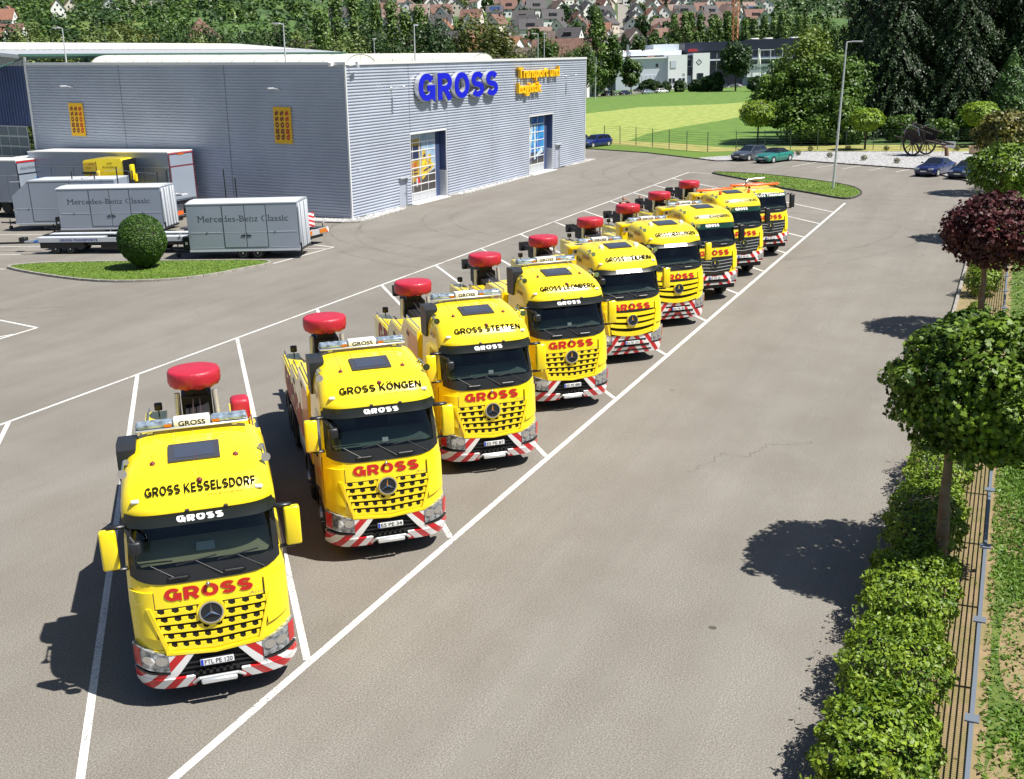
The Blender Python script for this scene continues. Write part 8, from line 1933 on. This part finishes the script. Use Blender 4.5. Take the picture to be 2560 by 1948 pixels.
big_roof('large_house', 'low house with flat dark-red roof right of the tall poplar', 1562, 425, 1, 12, 14, 8.0, 12.5, 1.5, M['roofs'][1])
big_roof('large_house', 'house with long orange-red roof at the left picture edge', 15, 490, None, 16, 26, 6.5, 13.5, 1.5, M['roofs'][0])
big_roof('large_house', 'white house with orange roof next to the long one at the left edge', 72, 475, None, 11, 13, 5.5, 10.5, 1.4, M['roofs'][0])
big_roof('large_house', 'white house with red roof between dark trees at the left', 112, 480, None, 11, 14, 6, 11.5, 1.55, M['roofs'][1])
# street climbing through the town
mb = MB(); pts_ = [(1576-(d-430)*.02, d) for d in range(430, 1150, 30)]; vs = []
for px, d in pts_:
    for s in (-1, 1): x, y = slope_point(px, d); x += s*3.6*math.cos(YAW); y -= s*3.6*math.sin(YAW); vs.append((x, y, terrain(x, y)+.6))
mb.add(vs, [(2*i, 2*i+1, 2*i+3, 2*i+2) for i in range(len(pts_)-1)]); setting(part('road', mb, 'asphalt2'))
# tower crane
x, y = slope_point(1837, 430); root = thing('tower_crane', 'orange lattice tower crane standing between the houses', 'crane', (x, y, 0), OA); mb = MB()
for a in (-.9, .9):
    for b in (-.9, .9): mb.box(a-.12, a+.12, b-.12, b+.12, 0, 40)
for i in range(20):
    z = i*2.0; mb.tube([(-.9, -.9, z), (.9, -.9, z+2)], .09, 4); mb.tube([(.9, -.9, z), (.9, .9, z+2)], .09, 4); mb.tube([(-.9, .9, z), (-.9, -.9, z+2)], .09, 4); mb.tube([(.9, .9, z), (-.9, .9, z+2)], .09, 4)
M['crane'] = mat('crane_paint', (.55, .24, .10), .5); part('mast', mb, 'crane', root); mb = MB()
for b, z in ((-.6, 36), (.6, 36), (0, 37.3)): mb.box(-42, 14, b-.1, b+.1, z-.1, z+.1)
for i in range(28): x_ = -42+i*2; mb.tube([(x_, -.6, 36), (x_+1, 0, 37.3), (x_+2, -.6, 36)], .06, 4)
part('jib', mb, 'crane', root)

# ================================================================ trees between the houses and the wooded slopes
TM = {}
for kk, (sh, mk, n_) in {'a': ('round', 'g', 420), 'b': ('round', 'd', 420), 'c': ('bush', 'g', 380), 'e': ('spruce', 'd', 500), 'f': ('bush', 'w', 380)}.items():
    P, Nn = make_unit('t', 700+ord(kk), n_, .1, sh); P = P*np.array([4.2 if sh != 'spruce' else 2.6, 4.2 if sh != 'spruce' else 2.6, 9 if sh != 'bush' else 6]); tr = MB(); tr.cyl((0, 0, -3), (0, 0, 5), .3, .15, 6, False)
    TM[kk] = (leafmesh('crown', P, Nn, 1.25, L_[mk], .75), tr.mesh('trunk', M['barkdark']))
TL_ = {'a': 'green garden tree', 'b': 'dark garden tree', 'c': 'low green garden bush-like tree', 'e': 'dark narrow conifer', 'f': 'pale green garden tree'}
nt_ = 0; rt_ = random.Random(21)
while nt_ < 285:
    D = 425+650*rt_.random()**1.5; px = rt_.uniform(1000, 1900); x, y = slope_point(px, D)
    if min([(x-a)**2+(y-b)**2 for a, b in hp]+[1e9]) < 52: continue
    if abs(px-(1572-(D-430)*.02)) < 18: continue
    kk = rt_.choice('aabbccef'); root = thing('garden_tree', TL_[kk]+(' low in the town' if D < 560 else ' halfway up the town' if D < 780 else ' high in the town')+(', behind the warehouse letters' if px < 1330 else ', above the tall poplar' if px < 1500 else ', beside the sloping street' if px < 1660 else ', near the orange crane'), 'tree', (x, y, terrain(x, y)-.3), rt_.uniform(0, 6), 'garden trees between the houses')
    s_ = rt_.uniform(.7, 1.3); root.scale = (s_, s_, s_*rt_.uniform(.8, 1.2)); link('crown', TM[kk][0], root); link('trunk', TM[kk][1], root); nt_ += 1
def wood(name, n, f_px, f_D, size, hh, mk, leaf, per, zoff=0):
    cs = []
    while len(cs) < n:
        px, D = f_px(), f_D(); x, y = slope_point(px, D)
        if hp and min((x-a)**2+(y-b)**2 for a, b in hp) < 90: continue
        cs.append((x, y, terrain(x, y), size*random.uniform(.6, 1.35)))
    cs = np.array(cs); N_ = n*per; i = np.repeat(np.arange(n), per); d = rng.normal(0, 1, (N_, 3)); d /= np.linalg.norm(d, axis=1)[:, None]; d[:, 2] = np.abs(d[:, 2])*.9+.05
    lump = 1+.22*np.sin(d[:, 0]*5+cs[i, 0])*np.sin(d[:, 1]*6+cs[i, 1]); P = cs[i, :3]+d*np.stack([cs[i, 3], cs[i, 3], cs[i, 3]*hh], 1)*lump[:, None]*rng.uniform(.85, 1.02, (N_, 1)); Nn = d+np.array([0, 0, .35])
    setting(link(name, leafmesh(name, P, Nn, leaf, L_[mk], .8, 1, .3)), 'stuff')
for mk, n, seed in (('g', 520, 1), ('d', 420, 2), ('p', 260, 3)):
    wood('wood', n, lambda: random.uniform(-260, 1030), lambda: 420+1150*random.random()**.9, 6.0, 1.35, mk, 1.9, 110)
for mk, n in (('d', 260), ('g', 260)):
    wood('wood', n, lambda: random.uniform(1850, 2900), lambda: 460+1300*random.random()**.9, 7.0, 1.3, mk, 2.2, 90)
wood('wood', 240, lambda: random.uniform(1000, 2000), lambda: random.uniform(1140, 1700), 8.0, 1.3, 'g', 2.6, 70)
